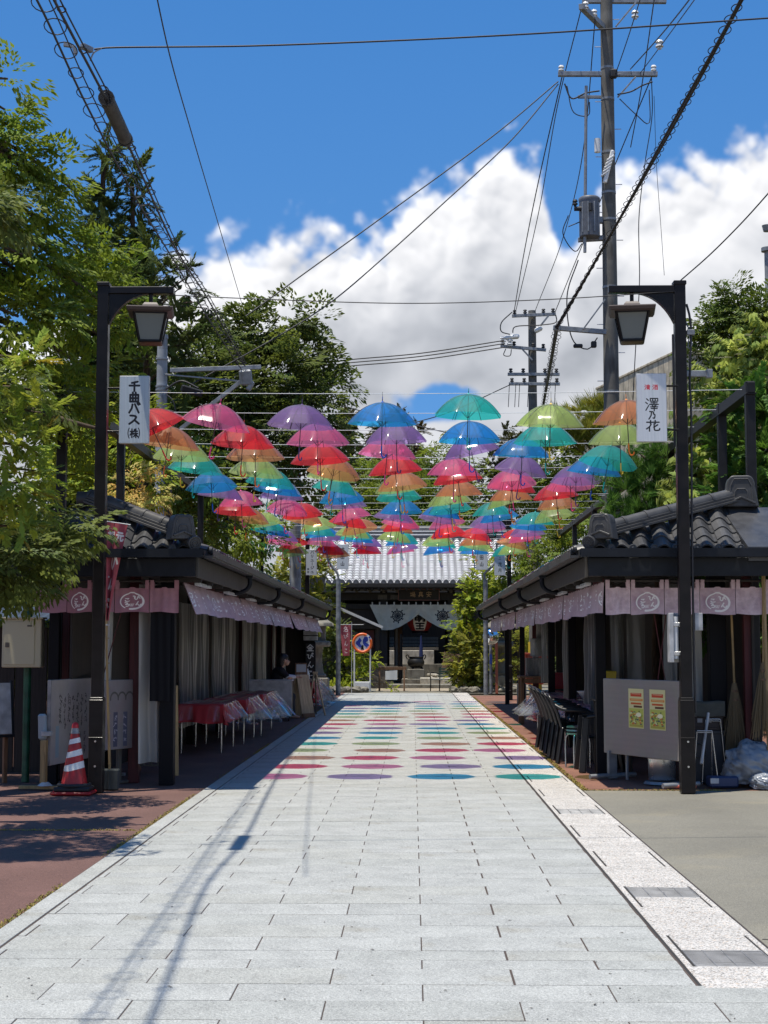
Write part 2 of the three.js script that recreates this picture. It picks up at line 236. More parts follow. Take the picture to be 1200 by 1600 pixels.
// brush and gothic strokes for the lettering: x,y points on a 100 x 100 square
const WATER = '12,10 25,22;5,36 18,47;6,95 27,60;';
const GLYPH = {
  千: '78,8 28,20;8,45 92,45;50,15 50,96', 曲: '15,28 15,92;15,28 85,28;85,28 85,92;15,60 85,60;15,92 85,92;38,6 38,92;62,6 62,92', バ: '36,15 30,50 8,92;56,12 72,50 90,92;78,4 87,18;91,0 99,13', ス: '18,15 78,15 55,60 10,94;55,58 92,92',
  株: '6,32 46,32;27,6 27,97;27,36 6,72;27,36 46,62;60,10 53,36;56,30 95,30;50,54 99,54;75,5 75,97;75,57 50,88;75,57 99,88', 清: WATER + '38,18 95,18;42,32 92,32;34,46 98,46;66,6 66,46;46,56 46,95;46,56 88,56;88,56 88,95 80,92;46,69 88,69;46,81 88,81',
  酒: WATER + '36,14 98,14;44,32 44,95;44,32 92,32;92,32 92,95;44,92 92,92;58,14 58,52 50,60;76,14 76,52 86,58;44,72 92,72', 澤: WATER + '40,8 40,28;40,8 95,8;95,8 95,28;40,28 95,28;58,8 58,28;76,8 76,28;67,30 67,50;44,40 90,40;34,52 99,52;52,56 58,66;82,56 76,66;42,70 94,70;46,82 90,82;68,62 68,99',
  乃: '22,14 70,14 60,42 84,42 78,88 60,82;42,16 38,55 12,94', 花: '8,22 92,22;34,8 34,34;66,8 66,34;38,38 26,62 6,78;26,60 26,97;82,44 56,64;58,36 58,84 66,92 94,90 96,76', 成: '20,24 92,24;20,24 18,60 6,94;22,48 46,48 44,78 34,76;52,6 60,60 88,94 95,76;84,40 70,68 44,92;70,6 82,17',
  田: '15,15 15,90;15,15 85,15;85,15 85,90;15,52 85,52;15,90 85,90;50,15 50,90', 山: '50,8 50,88;16,40 16,88;16,88 84,88;84,40 84,88', リ: '28,14 28,60;72,10 72,55 60,80 40,95', ュ: '22,42 70,42 66,86;10,88 92,88', '｜': '50,8 50,92', ジ: '22,14 40,28;12,38 30,52;18,90 60,74 90,30;70,6 78,20;86,2 94,16',
  月: '26,10 24,60 12,94;26,10 80,10;80,10 80,92 68,90;26,36 80,36;26,62 80,62', 二: '25,30 75,28;10,80 90,78', 元: '24,14 76,14;8,40 92,40;36,42 32,70 10,94;62,42 62,84 72,92 92,88 94,74', 祖: '24,6 32,16;8,28 42,28 12,64;28,46 28,96;34,50 42,58;58,12 58,90;58,12 88,12;88,12 88,90;58,38 88,38;58,62 88,62;46,92 98,92',
  び: '6,30 34,22 18,60 38,90 62,62 60,20 94,56;74,8 80,21;87,2 93,15', ぴ: '6,30 34,22 18,60 38,90 62,62 60,20 94,56;80,6 88,1 95,8 90,17 82,15 80,6', ん: '52,6 10,94 32,56 50,62 56,88 72,90 94,58', こ: '24,18 72,20 58,32;18,62 30,86 84,82', ろ: '22,14 76,14 20,60 60,46 86,64 70,90 38,92',
  金: '50,4 6,44;50,4 94,44;30,42 70,42;18,60 82,60;50,42 50,92;28,70 36,84;72,70 64,84;6,94 94,94', 食: '50,2 6,38;50,2 94,38;50,22 50,34;28,38 28,92;28,38 74,38;74,38 74,66;28,52 74,52;28,66 74,66;28,92 50,84;50,66 62,82 94,95;78,70 62,80',
  堂: '50,4 50,22;28,8 36,20;72,8 64,20;10,40 10,26;10,26 90,26;90,26 90,40;30,38 30,56;30,38 70,38;70,38 70,56;30,56 70,56;50,56 50,92;22,72 78,72;6,94 94,94', 明: '10,18 10,76;10,18 40,18;40,18 40,76;10,46 40,46;10,76 40,76;58,10 56,60 42,96;58,10 92,10;92,10 92,92 80,90;58,36 92,36;58,62 92,62',
  王: '12,14 88,14;18,50 82,50;50,14 50,90;6,90 94,90', 動: '8,12 50,8;4,26 54,26;12,38 12,66;12,38 48,38;48,38 48,66;12,52 48,52;12,66 48,66;30,8 30,88;8,78 52,78;2,95 56,88;62,30 96,30 94,90 82,87;78,6 76,50 58,96', 名: '46,4 16,40;44,16 82,16 60,50 10,88;36,56 36,94;36,56 84,56;84,56 84,94;36,92 84,92;28,36 46,50',
  安: '50,2 50,14;12,32 12,16;12,16 88,16;88,16 88,32;52,28 30,62 78,95;70,40 54,74 16,95;6,54 94,54', 真: '50,2 50,14;20,14 80,14;28,22 28,68;28,22 72,22;72,22 72,68;28,38 72,38;28,53 72,53;8,71 92,71;36,77 12,96;64,77 88,96', 場: '6,34 34,34;20,10 20,76;4,80 38,68;48,10 48,46;48,10 84,10;84,10 84,46;48,28 84,28;48,46 84,46;40,58 96,58;52,58 34,84;56,70 92,70 88,95 78,92;70,72 54,92',
};
function write(c, ch, x, y, s, w, color, sy = s) {
  c.strokeStyle = color; c.lineWidth = w; c.lineCap = 'round'; c.lineJoin = 'round';
  for (const st of GLYPH[ch].split(';')) {
    const p = st.split(' ').map((q) => q.split(',').map(Number)); c.beginPath();
    p.forEach(([a, b], i) => {
      const X = x + (a / 100) * s, Y = y + (b / 100) * sy;
      if (!i) c.moveTo(X, Y); else if (i < p.length - 1 && p.length > 3) { const n = p[i + 1]; c.quadraticCurveTo(X, Y, x + ((a + n[0]) / 200) * s, y + ((b + n[1]) / 200) * sy); } else c.lineTo(X, Y);
    });
    c.stroke();
  }
}
function canvasTex(w, h, draw) { const k = document.createElement('canvas'); k.width = w; k.height = h; const c = k.getContext('2d'); draw(c, w, h); const t = new THREE.CanvasTexture(k); t.colorSpace = THREE.SRGBColorSpace; t.anisotropy = 8; return t; }
function grime(c, w, h, seed, n, color, lo, hi) { const r = mulberry(seed); c.fillStyle = color; for (let i = 0; i < n; i++) { c.globalAlpha = 0.02 + r() * 0.06; const s = lo + r() * (hi - lo); c.beginPath(); c.ellipse(r() * w, r() * h, s * (0.4 + r()), s * (0.4 + r() * 1.6), r() * 3, 0, 7); c.fill(); } c.globalAlpha = 1; }
const printed = (t, rough = 0.6, o = {}) => new THREE.MeshPhysicalMaterial({ map: t, roughness: rough, side: THREE.DoubleSide, ...o });
// a flat face with its own 0..1 uv, standing in x-y
function face(w, h, x = 0, y = 0, z = 0, ry = 0) { const g = tr(new THREE.PlaneGeometry(w, h), x, y, z, 0, ry, 0); g.userData.keep = true; return g; }
// ---------------------------------------------------------------- ground, paved lane, drain strip, side pavings
const flat = (x0, x1, z0, z1, y, n = 1) => { const g = new THREE.PlaneGeometry(Math.abs(x1 - x0), Math.abs(z1 - z0), n, n).rotateX(-Math.PI / 2).translate((x0 + x1) / 2, y, (z0 + z1) / 2); return muv(ni(g)); };
struct('ground', flat(-500, 500, 300, -700, -0.06), M.soil);
{
  const path = struct('path', flat(-2.43, 1.96, 6, -54.95, -0.0035), M.mortar);
  struct('crossing_bed', flat(1.96, 9, 4, -7.66, -0.0035), M.mortar); struct('near_bed', flat(-2.43, -4, 6, 3, -0.014), M.mortar);
  // slabs in running bond: long joints are wider than the bed joints
  const rnd = mulberry(3), cache = new Map(), rest = [[], [], [], []];
  const slabGeo = (w, d, v) => { const k = w.toFixed(2) + '|' + d + '|' + v; if (!cache.has(k)) { const g = box(w - 0.0115, 0.05, d - 0.0095, 0.002); const u = g.attributes.uv, ox = (v * 0.377) % 1, oz = (v * 0.613) % 1; for (let i = 0; i < u.count; i++) u.setXY(i, u.getX(i) + ox * 1.2, u.getY(i) + oz * 1.2); cache.set(k, g); } return cache.get(k); };
  const rows = [0.37, 0.36, 0.365, 0.23, 0.245, 0.39, 0.365, 0.375, 0.4, 0.37, 0.37, 0.37, 0.24, 0.37, 0.38, 0.37];
  let d = 6.99 - 0.37 * 4, i = -4, count = 0;
  while (d < 54.8) {
    const dep = i < 0 ? 0.37 : i < rows.length ? rows[i] : rnd() < 0.14 ? 0.24 : 0.37, x1 = d < 7.6 ? 7.7 : 1.39, odd = ((i % 2) + 2) % 2;
    let x = (odd ? 0.045 : -0.41) - 0.905 * Math.ceil(2.4 / 0.905 + 1);
    while (x < x1) {
      const w0 = Math.max(x, -2.27), w1 = Math.min(x + 0.905 + (rnd() - 0.5) * 0.0, x1);
      if (w1 - w0 > 0.012) {
        const k = Math.floor(rnd() * 4), v = Math.floor(rnd() * 7), g = slabGeo(+(w1 - w0).toFixed(2), dep, v), px = (w0 + w1) / 2, py = -0.025 + (rnd() - 0.5) * 0.003;
        const seen = d > 6.6 && Math.abs((w0 + w1) / 2 / d) < 0.34;
        if (seen && count < 300) { const m = part('paving_stone', g, M.slab[k], path); m.position.set(px, py, -(d + dep / 2)); m.rotation.set((rnd() - 0.5) * 0.003, 0, (rnd() - 0.5) * 0.002); count++; }
        else rest[k].push(tr(g.clone(), px, py, -(d + dep / 2)));
      }
      x += 0.905;
    }
    d += dep; i++;
  }
  rest.forEach((l, k) => { const m = part('far_paving_stones', merge(l), M.slab[k], path); m.userData.kind = 'stuff'; });
  // left edging
  for (let z = 5.2; z < 54.6; z += 0.9) { const m = part('edging_stone', slabGeo(0.15, 0.9, Math.floor(rnd() * 7)), M.slab[Math.floor(rnd() * 4)], path); m.position.set(-2.35, -0.022, -(z + 0.45)); }
  // right drain strip: lids with lifting slots, some with a steel grating
  const strip = struct('drain_strip', flat(1.395, 1.955, -7.6, -54.9, -0.0032), M.pit), tb = new Map();
  const tGeo = (w, dd, v) => { const k = [w, dd, v].join(); if (!tb.has(k)) { const g = box(w, 0.05, dd, 0.003), u = g.attributes.uv; for (let q = 0; q < u.count; q++) u.setXY(q, u.getX(q) + v * 0.37, u.getY(q) + v * 0.61); tb.set(k, g); } return tb.get(k); };
  const put = (x0, x1, z0, z1) => { const m = part('drain_stone', tGeo(+(x1 - x0 - 0.004).toFixed(3), +(z1 - z0 - 0.004).toFixed(3), Math.floor(rnd() * 6)), M.terrazzo, strip); m.position.set((x0 + x1) / 2, -0.025 + (rnd() - 0.5) * 0.002, -(z0 + z1) / 2); };
  put(1.41, 1.945, 7.66, 8.17);
  let n = 0;
  for (let z = 8.17; z < 54; z += 1.82, n++) {
    const g0 = n === 0 ? z : n === 1 ? z + 0.38 : n === 4 ? z + 0.02 : -1, slot = 0.011;
    put(1.41, 1.452, z, z + 0.87); put(1.905, 1.945, z, z + 0.87);
    const a = 1.452 + slot, b = 1.905 - slot;
    if (g0 >= 0) {
      const z0 = g0, z1 = g0 + 0.43, gr = part('grating', merge([bx(b - a, 0.03, 0.008, 0, -0.0135, 0.211), bx(b - a, 0.03, 0.008, 0, -0.0135, -0.211), ...[0, 1, 2, 3, 4].map((k) => bx(0.008, 0.03, 0.43, (k / 4 - 0.5) * (b - a - 0.008), -0.012, 0))]), M.grate, strip);
      gr.position.set((a + b) / 2, 0, -(z0 + z1) / 2);
      const bl = []; for (let k = 1; k < 15; k++) bl.push(bx(b - a - 0.01, 0.022, 0.013, 0, -0.012, (k / 15 - 0.5) * 0.42, 0.002)); part('grating_bars', merge(bl), M.grate, gr);
      const pit = part('pit', flat(a, b, -z0, -z1, -0.0025), M.pit, strip);
      if (g0 === z) put(a, b, z1, z + 0.87); else { put(a, b, z, z0); if (z1 < z + 0.86) put(a, b, z1, z + 0.87); }
    } else { put(a, b, z, z + 0.43); put(a, b, z + 0.43, z + 0.87); }
    put(1.41, 1.945, z + 0.87, z + 1.345); put(1.41, 1.945, z + 1.345, z + 1.82);
  }
}
struct('pavement', flat(-30, -2.43, 6, -56, -0.006), M.red);
struct('brick_pavement', flat(1.96, 12, -18.02, -52.5, -0.006), M.brickRed);
struct('road', flat(1.96, 60, -7.64, -18.02, -0.007), M.asphalt);
{ // shallow seam in the road near its corner
  const s = [[1.98, -8.95], [2.3, -8.9], [2.75, -8.93], [4.2, -8.8]];
  solo('road_seam', merge(s.slice(1).map((p, i) => bar([s[i][0], -0.006, s[i][1]], [p[0], -0.006, p[1]], 0.012, 0.004, 0.001))), M.pit, 'dark straight seam crossing the grey road near the drain strip', 'seam');
}
struct('forecourt', flat(-14, 14, -54.95, -66.5, -0.008), M.asphalt);
struct('temple_yard', flat(-40, 40, -66.5, -120, -0.03), M.soil);
// grass and moss along the joints
{
  const rnd = mulberry(9), blades = (name, pts, label) => {
    const g = tris([...quad([-0.003, 0, 0], [0.003, 0, 0], [0.002, 0.02, 0.004], [-0.002, 0.02, 0.004]), [[-0.002, 0.02, 0.004], [0.002, 0.02, 0.004], [0, 0.034, 0.012]]]);
    const m = new THREE.InstancedMesh(g, M.grass, pts.length), o = new THREE.Object3D(), c = new THREE.Color(); m.name = numbered(name); m.userData = { label, category: 'weeds', kind: 'stuff' };
    pts.forEach(([x, z, s], i) => { o.position.set(x, -0.006, z); o.rotation.set((rnd() - 0.5) * 1.4, rnd() * 6.3, (rnd() - 0.5) * 1.4); o.scale.set(s * 1.5, s * 0.38, s); o.updateMatrix(); m.setMatrixAt(i, o.matrix); const t = rnd(); m.setColorAt(i, c.setRGB(0.9 + t * 1.2, 0.9 + t * 0.5, 0.7 + t * 0.6)); });
    m.castShadow = m.receiveShadow = true; scene.add(m);
  };
  const L = [], Rr = [], S = [], A = [];
  for (let i = 0; i < 9000; i++) { const d = 7 + Math.pow(rnd(), 1.4) * 40; if (fb(0.3, d * 0.013, 60, 5, 3) > 0.36 + rnd() * 0.2) L.push([-2.438 + (rnd() - 0.6) * (0.03 + 0.05 * rnd()), -d, 0.4 + rnd() * 0.9]); }
  for (let i = 0; i < 4500; i++) { const d = 18 + Math.pow(rnd(), 1.3) * 33; Rr.push([1.975 + (rnd() - 0.3) * 0.07, -d, 0.5 + rnd() * 1.2]); }
  for (let i = 0; i < 500; i++) A.push([2 + rnd() * 1.6, -18.02 + (rnd() - 0.5) * 0.05, 0.5 + rnd() * 1.1]);
  for (let i = 0; i < 700; i++) S.push([-2.5 - rnd() * 1.6, -14.05 + (rnd() - 0.5) * 0.05, 0.4 + rnd() * 0.9]);
  blades('grass', L, 'yellow green grass growing along the left edging of the lane');
  blades('grass', Rr, 'dry grass along the right drain strip beside the brick pavement');
  blades('grass', A, 'thin weeds along the seam between road and brick pavement');
  blades('grass', S, 'short weeds in the seam across the left red pavement');
  // litter: bits of leaf on the stones
  const pts = []; for (let i = 0; i < 900; i++) { const d = 6.8 + rnd() * 14; pts.push([-2.3 + rnd() * 4.3, -d, 1]); }
  const g = tris([...quad([-0.012, 0.002, -0.005], [0, 0.004, 0.006], [0.014, 0.002, 0.002], [0, 0.003, -0.008])]), m = new THREE.InstancedMesh(g, std(0.06, 0.045, 0.03, 0.9, { side: THREE.DoubleSide }), pts.length), o = new THREE.Object3D();
  pts.forEach(([x, z], i) => { o.position.set(x, 0.001, z); o.rotation.set(0, rnd() * 6, 0); const s = 0.25 + rnd() * rnd() * 1.0; o.scale.set(s, s, s); o.updateMatrix(); m.setMatrixAt(i, o.matrix); }); m.name = 'leaf_litter'; m.userData = { kind: 'stuff', label: 'scattered bits of dry leaf on the pale paving stones', category: 'litter' }; scene.add(m);
}
// ---------------------------------------------------------------- the two market stalls
// everything of a stall is built for the right side (eave towards -x) and mirrored for the left by s
const cornerLogo = (c, x, y, s, col) => {             // brushed ring with four kana round a small mark
  c.strokeStyle = col; c.lineCap = 'round';
  for (let k = 0; k < 26; k++) { const a0 = -1.75 + k * 0.222, f = k / 26; c.lineWidth = s * (0.105 - 0.065 * f); c.beginPath(); c.arc(x, y, s * 0.45, -a0 - 0.25, -a0, false); c.stroke(); }
  write(c, 'び', x + s * 0.03, y - s * 0.34, s * 0.3, s * 0.055, col); write(c, 'ん', x + s * 0.1, y + s * 0.0, s * 0.27, s * 0.05, col); write(c, 'こ', x - s * 0.31, y - s * 0.2, s * 0.24, s * 0.05, col); write(c, 'ろ', x - s * 0.33, y + s * 0.04, s * 0.26, s * 0.05, col);
  c.lineWidth = s * 0.016; for (let k = 0; k < 6; k++) { c.beginPath(); c.moveTo(x - s * 0.1 + k * s * 0.035, y + s * 0.16); c.lineTo(x - s * 0.08 + (k % 3) * s * 0.05, y + s * 0.31); c.stroke(); }
};
const norenTex = (bg, fg, logo) => canvasTex(256, 256, (c, w, h) => { c.fillStyle = bg; c.fillRect(0, 0, w, h); grime(c, w, h, logo ? 5 : 6, 260, '#8a6a74', 4, 30); const r = mulberry(8); for (let i = 0; i < 5000; i++) { c.globalAlpha = 0.05; c.fillStyle = r() < 0.5 ? '#fff' : '#402028'; c.fillRect(r() * w, r() * h, 2, 1); } c.globalAlpha = 1; if (logo) cornerLogo(c, w * 0.5, h * 0.55, w * 0.74, fg); });
const sideTex = (seed) => canvasTex(1024, 128, (c, w, h) => {
  c.fillStyle = '#cfb6bd'; c.fillRect(0, 0, w, h); grime(c, w, h, seed, 400, '#8a6a74', 3, 24);
  for (let k = 0; k < 11; k++) { const x = 26 + k * 93; if (k % 4 === 0) cornerLogo(c, x + 26, 66, 62, '#ffffff'); else { const g = [['び', 'ん'], ['こ', 'ろ'], ['ん', 'こ']][k % 3]; write(c, g[0], x + 8, 26, 34, 5, '#ffffff'); write(c, g[1], x + 8, 68, 34, 5, '#ffffff'); } }
});
const mNoren = [printed(norenTex('#dac2c6', '#efe9e6', false), 0.9), printed(norenTex('#ccb0b6', '#efe9e6', true), 0.9)], mNorenL = [printed(norenTex('#b0808a', '#efe9e6', false), 0.9), printed(norenTex('#a4727c', '#efe9e6', true), 0.9)];
const mSide = [printed(sideTex(3), 0.9), printed(sideTex(4), 0.9)];
const sTile = (() => {                                  // one S-shaped roof tile: width .26, length .27 (towards -z is up the slope), thickness .02
  const n = 10, L = [], w = 0.272, yy = (u) => 0.046 * Math.sin((u - 0.1) * 2 * Math.PI) * (u < 0.6 ? 0.8 : 1.15) , t = 0.019, d = 0.3;
  for (let i = 0; i < n; i++) {
    const u0 = i / n, u1 = (i + 1) / n, x0 = (u0 - 0.5) * w, x1 = (u1 - 0.5) * w, y0 = yy(u0), y1 = yy(u1);
    L.push(...quad([x0, y0, 0], [x1, y1, 0], [x1, y1 - 0.004, -d], [x0, y0 - 0.004, -d]), ...quad([x0, y0 - t, 0.0], [x1, y1 - t, 0.0], [x1, y1, 0], [x0, y0, 0]));
    L.push(...quad([x0, y0 - t, 0], [x0, y0 - t - 0.004, -d], [x1, y1 - t - 0.004, -d], [x1, y1 - t, 0]));
  }
  const g = tris(L); // smooth along the wave
  return g;
})();
const eaveDisc = merge([tr(new THREE.CylinderGeometry(0.046, 0.046, 0.03, 14), 0, 0, 0, Math.PI / 2), tr(new THREE.TorusGeometry(0.036, 0.006, 5, 14), 0, 0, 0.016), tr(new THREE.SphereGeometry(0.016, 8, 6), 0, 0, 0.012)]);
const oniShape = (w, h) => { const s = new THREE.Shape(); s.moveTo(-w / 2, 0); s.lineTo(-w * 0.4, h * 0.62); s.quadraticCurveTo(-w * 0.38, h, -w * 0.2, h); s.lineTo(w * 0.2, h); s.quadraticCurveTo(w * 0.38, h, w * 0.4, h * 0.62); s.lineTo(w / 2, 0); s.lineTo(-w / 2, 0); return s; };
function oni(parent, w, h, d, p, ry) {                  // ridge-end tile with raised borders and a small gable at its foot
  const o = part('ridge_end_tile', tr(extrude(oniShape(w, h), d, 0.012), 0, 0, -d / 2), M.tile, parent); o.position.set(...p); o.rotation.y = ry;
  const arch = (k, y) => { const ps = [[-w * 0.34 * k, y], [-w * 0.3 * k, h * 0.62 * k + y * 0.4], [-w * 0.2 * k, h * 0.86 * k + y * 0.2], [w * 0.2 * k, h * 0.86 * k + y * 0.2], [w * 0.3 * k, h * 0.62 * k + y * 0.4], [w * 0.34 * k, y]]; return merge(ps.slice(1).map((q, i) => pipe([ps[i][0], ps[i][1], d / 2 + 0.012], [q[0], q[1], d / 2 + 0.012], 0.008, 6))); };
  part('border', merge([arch(1.05, 0.02), arch(0.62, h * 0.22)]), M.tileC, o);
  part('gable', merge([bar([-w * 0.42, 0.03, d / 2 + 0.02], [0, h * 0.3, d / 2 + 0.02], 0.03, 0.02), bar([w * 0.42, 0.03, d / 2 + 0.02], [0, h * 0.3, d / 2 + 0.02], 0.03, 0.02)]), M.tileC, o);
  return o;
}
function ridge(parent, a, b, name = 'ridge') {          // stacked flat tiles under a row of half-round caps with bands
  const A = V(...a), B = V(...b), L = A.distanceTo(B), dir = B.clone().sub(A).normalize(), q = new THREE.Quaternion().setFromRotationMatrix(new THREE.Matrix4().lookAt(B, A, V(0, 1, 0)));
  const o = new THREE.Group(); o.name = name; o.position.copy(A); o.quaternion.copy(q); parent.add(o);
  part('ridge_base', merge([bx(0.23, 0.03, L, 0, 0.02, L / 2), bx(0.2, 0.03, L - 0.02, 0, 0.052, L / 2), bx(0.17, 0.03, L - 0.01, 0, 0.084, L / 2)]), M.tileB, o);
  const n = Math.max(1, Math.round(L / 0.3)), l = L / n;
  for (let i = 0; i < n; i++) { const c = part('ridge_tile', merge([tr(new THREE.CylinderGeometry(0.078, 0.078, l - 0.004, 14, 1, false, -Math.PI / 2, Math.PI), 0, 0, 0, Math.PI / 2, Math.PI, 0), tr(new THREE.CylinderGeometry(0.086, 0.086, 0.035, 14, 1, false, -Math.PI / 2, Math.PI), 0, 0, l / 2 - 0.02, Math.PI / 2, Math.PI, 0)].map((g) => g)), [M.tile, M.tileC][i % 2], o); c.position.set(0, 0.1, (i + 0.5) * l); }
  return o;
}
function stall(s, label) {
  const E = s > 0 ? 1.95 : 2.45, Wd = s > 0 ? 2.05 : 1.6, peakX = s > 0 ? 4.0 : 4.05, peakY = 3.34, zf = 18.0, zp = 18.9, zEnd = 45, X = (x) => s * x, rnd = mulberry(s > 0 ? 31 : 32);
  const t = thing(s > 0 ? 'market_stall' : 'market_stall', label, 'stall', [0, 0, 0]);
  const top = peakX;
  // roof surface under the tiles and along the lane
  const ridgeY = 3.36, eY = 2.76;
  const roofL = [];
  const Q = (a, b, c, d) => roofL.push(...quad(a, b, c, d));
  Q([X(E + 0.05), eY, -zf - 0.05], [X(top), ridgeY, -zp], [X(top), ridgeY, -zEnd], [X(E + 0.05), eY, -zEnd]);
  Q([X(E + 0.05), eY, -zf - 0.05], [X(top + 0.15), eY, -zf - 0.05], [X(top + 0.15), ridgeY, -zp], [X(top), ridgeY, -zp]);
  Q([X(top), ridgeY, -zp], [X(top + 0.12), ridgeY - 0.12, -zp], [X(top + 0.12), ridgeY - 0.12, -zEnd], [X(top), ridgeY, -zEnd]);
  Q([X(E + 0.05), eY - 0.03, -zf - 0.05], [X(top + 0.12), eY - 0.03, -zf - 0.05], [X(top + 0.12), eY - 0.03, -zEnd], [X(E + 0.05), eY - 0.03, -zEnd]);
  Q([X(E + 0.05), eY, -zEnd], [X(top), ridgeY, -zEnd], [X(top), eY - 0.03, -zEnd], [X(E + 0.05), eY - 0.03, -zEnd]);
  Q([X(top + 0.12), eY - 0.03, -zp], [X(top + 0.12), ridgeY - 0.12, -zp], [X(top + 0.12), ridgeY - 0.12, -zEnd], [X(top + 0.12), eY - 0.03, -zEnd]);
  const roof = part('roof', tris(roofL), M.tileB, t);
  // front hip: courses of S tiles under the sloping ridge
  const pitch = Math.atan2(ridgeY - eY, zp - zf), slope = Math.hypot(ridgeY - eY, zp - zf), courses = 5, ex = slope / courses, nx = 8, x0 = E + 0.17, tw = 0.25;
  const cols = Math.ceil((peakX - x0) / tw) + (s > 0 ? -1 : 0);
  for (let c = 0; c < cols; c++) for (let r = 0; r < courses; r++) {
    const x = x0 + tw * (c + 0.5) - 0.02, f = (r * ex) / slope, lim = (x + 0.02 - (E + 0.1)) / (peakX - (E + 0.1));
    if (f > lim + 0.06) continue;
    const m = part('roof_tile', sTile, [M.tile, M.tileB, M.tileC][Math.floor(rnd() * 3)], roof); m.position.set(X(x), eY + 0.045 + f * (ridgeY - eY) + rnd() * 0.003, -zf - f * (zp - zf) + 0.03); m.rotation.set(pitch - 0.07, (rnd() - 0.5) * 0.02, 0); if (s < 0) m.scale.x = -1;
    if (r === 0) { const dsk = part('eave_disc', eaveDisc, M.tileC, roof); dsk.position.set(X(x + 0.09), eY + 0.035, -zf + 0.045); }
  }
  // eave tiles along the lane, seen from their ends
  const et = merge([tr(sTile.clone(), 0, 0, 0), tr(eaveDisc.clone(), 0.09, -0.012, 0.01)]), rest = [];
  const side = Math.atan2(ridgeY - eY, peakX - E);
  for (let k = 0; k < 104; k++) {
    const z = zf + 0.28 + k * 0.255, m4 = new THREE.Matrix4().makeRotationFromEuler(new THREE.Euler(side - 0.08, -s * Math.PI / 2, 0, 'YXZ')).setPosition(X(E - 0.02), eY + 0.052, -z);
    if (k < 60) { const m = part('eave_tile', et, [M.tile, M.tileB, M.tileC][k % 3], roof); m.matrixAutoUpdate = true; m.position.setFromMatrixPosition(m4); m.quaternion.setFromRotationMatrix(m4); }
    else rest.push(et.clone().applyMatrix4(m4));
  }
  part('far_eave_tiles', merge(rest), M.tile, roof).userData.kind = 'stuff';
  // corner roll with a spiral end, hip ridge, ridge-end tiles
  const cr = part('corner_tile', merge([tr(new THREE.CylinderGeometry(0.085, 0.085, 0.3, 18), 0, 0, -0.15, Math.PI / 2)]), M.tile, roof); cr.position.set(X(E + 0.1), eY + 0.095, -zf + 0.06); cr.rotation.set(0.25, -s * 0.55, 0, 'YXZ');
  const sp = []; for (let k = 0; k <= 30; k++) { const a = k * 0.42, q = 0.012 + 0.0017 * k; sp.push([Math.cos(a) * q, Math.sin(a) * q, 0.004]); }
  part('spiral', merge([tube(sp, 0.006, 60, 5), tr(new THREE.TorusGeometry(0.076, 0.008, 6, 20), 0, 0, 0.002)]), M.tileC, cr);
  ridge(roof, [X(E + 0.3), eY + 0.17, -zf - 0.1], [X(peakX - 0.05), ridgeY + 0.05, -zp + 0.02]);
  oni(roof, 0.3, 0.27, 0.16, [X(E + 0.27), eY + 0.15, -zf + 0.02], -s * 0.5);
  if (s > 0) oni(roof, 0.4, 0.36, 0.2, [X(peakX + 0.02), ridgeY, -zp + 0.02], -0.1);
  else part('ridge_stop', merge([tr(new THREE.CylinderGeometry(0.1, 0.1, 0.18, 16), 0, 0, 0, 0, 0, Math.PI / 2)]), M.tileB, roof).position.set(X(peakX), ridgeY + 0.1, -zp + 0.02);
  // flat metal cover over the rear slope's end
  const px0 = s > 0 ? 3.82 : 4.1;
  if (s > 0) part('metal_cover', tris([...quad([3.9, eY + 0.045, -zf + 0.07], [5.3, eY + 0.045, -zf + 0.07], [5.3, ridgeY - 0.01, -zp], [3.79, ridgeY - 0.01, -zp]), ...quad([3.9, eY - 0.12, -zf + 0.07], [5.3, eY - 0.12, -zf + 0.07], [5.3, eY + 0.045, -zf + 0.07], [3.9, eY + 0.045, -zf + 0.07]), ...quad([3.9, eY - 0.12, -zf + 0.07], [3.9, eY + 0.045, -zf + 0.07], [3.79, ridgeY - 0.01, -zp], [3.79, ridgeY - 0.2, -zp])]), M.sheetMetal, roof);
  // gutters with brackets and downpipes
  const frontW = s > 0 ? 3.4 : 2.3;
  const gprof = [[0, 0], [0.1, 0], [0.1, 0.02], [0.115, 0.02], [0.115, 0.1], [0.105, 0.1], [0.105, 0.03], [0.01, 0.03], [0.01, 0.1], [0, 0.1]];
  const gf = tr(extrude(gprof, frontW), 0, 0, 0, 0, Math.PI / 2, 0); // length to +x, opening up, front toward -z... turned below
  part('front_gutter', tr(gf, s > 0 ? X(E) : X(E) - frontW, eY - 0.075, -zf + 0.16), M.navy, t);
  const gsid = extrude(gprof, zEnd - zf - 0.06); if (s > 0) tr(gsid, E - 0.105, eY - 0.075, -zEnd); else tr(gsid, -E - 0.01, eY - 0.075, -zEnd);
  part('side_gutter', gsid, M.gutter, t);
  for (let k = 0; k < 4; k++) { const z = [22.6, 27.5, 33.5, 44.4][k]; part('downpipe', merge([tube([[X(E - 0.05), eY - 0.06, -z], [X(E - 0.05), eY - 0.22, -z], [X(E + 0.02), eY - 0.3, -z], [X(E + 0.22), eY - 0.33, -z], [X(E + 0.4), eY - 0.33, -z]], 0.035, 20, 8), bx(0.1, 0.05, 0.11, X(E - 0.05), eY - 0.09, -z)]), M.navy, t); }
  // fascia boards
  part('front_fascia', bx(frontW - 0.06, 0.215, 0.03, s > 0 ? X(E + 0.1) + frontW / 2 - 0.03 : X(E + 0.1) - frontW / 2 + 0.03, eY - 0.185, -zf - 0.0), M.navy, t);
  part('side_fascia', bx(0.03, 0.24, zEnd - zf - 0.1, X(E + 0.09), eY - 0.18, -(zf + zEnd) / 2), M.fascia, t);
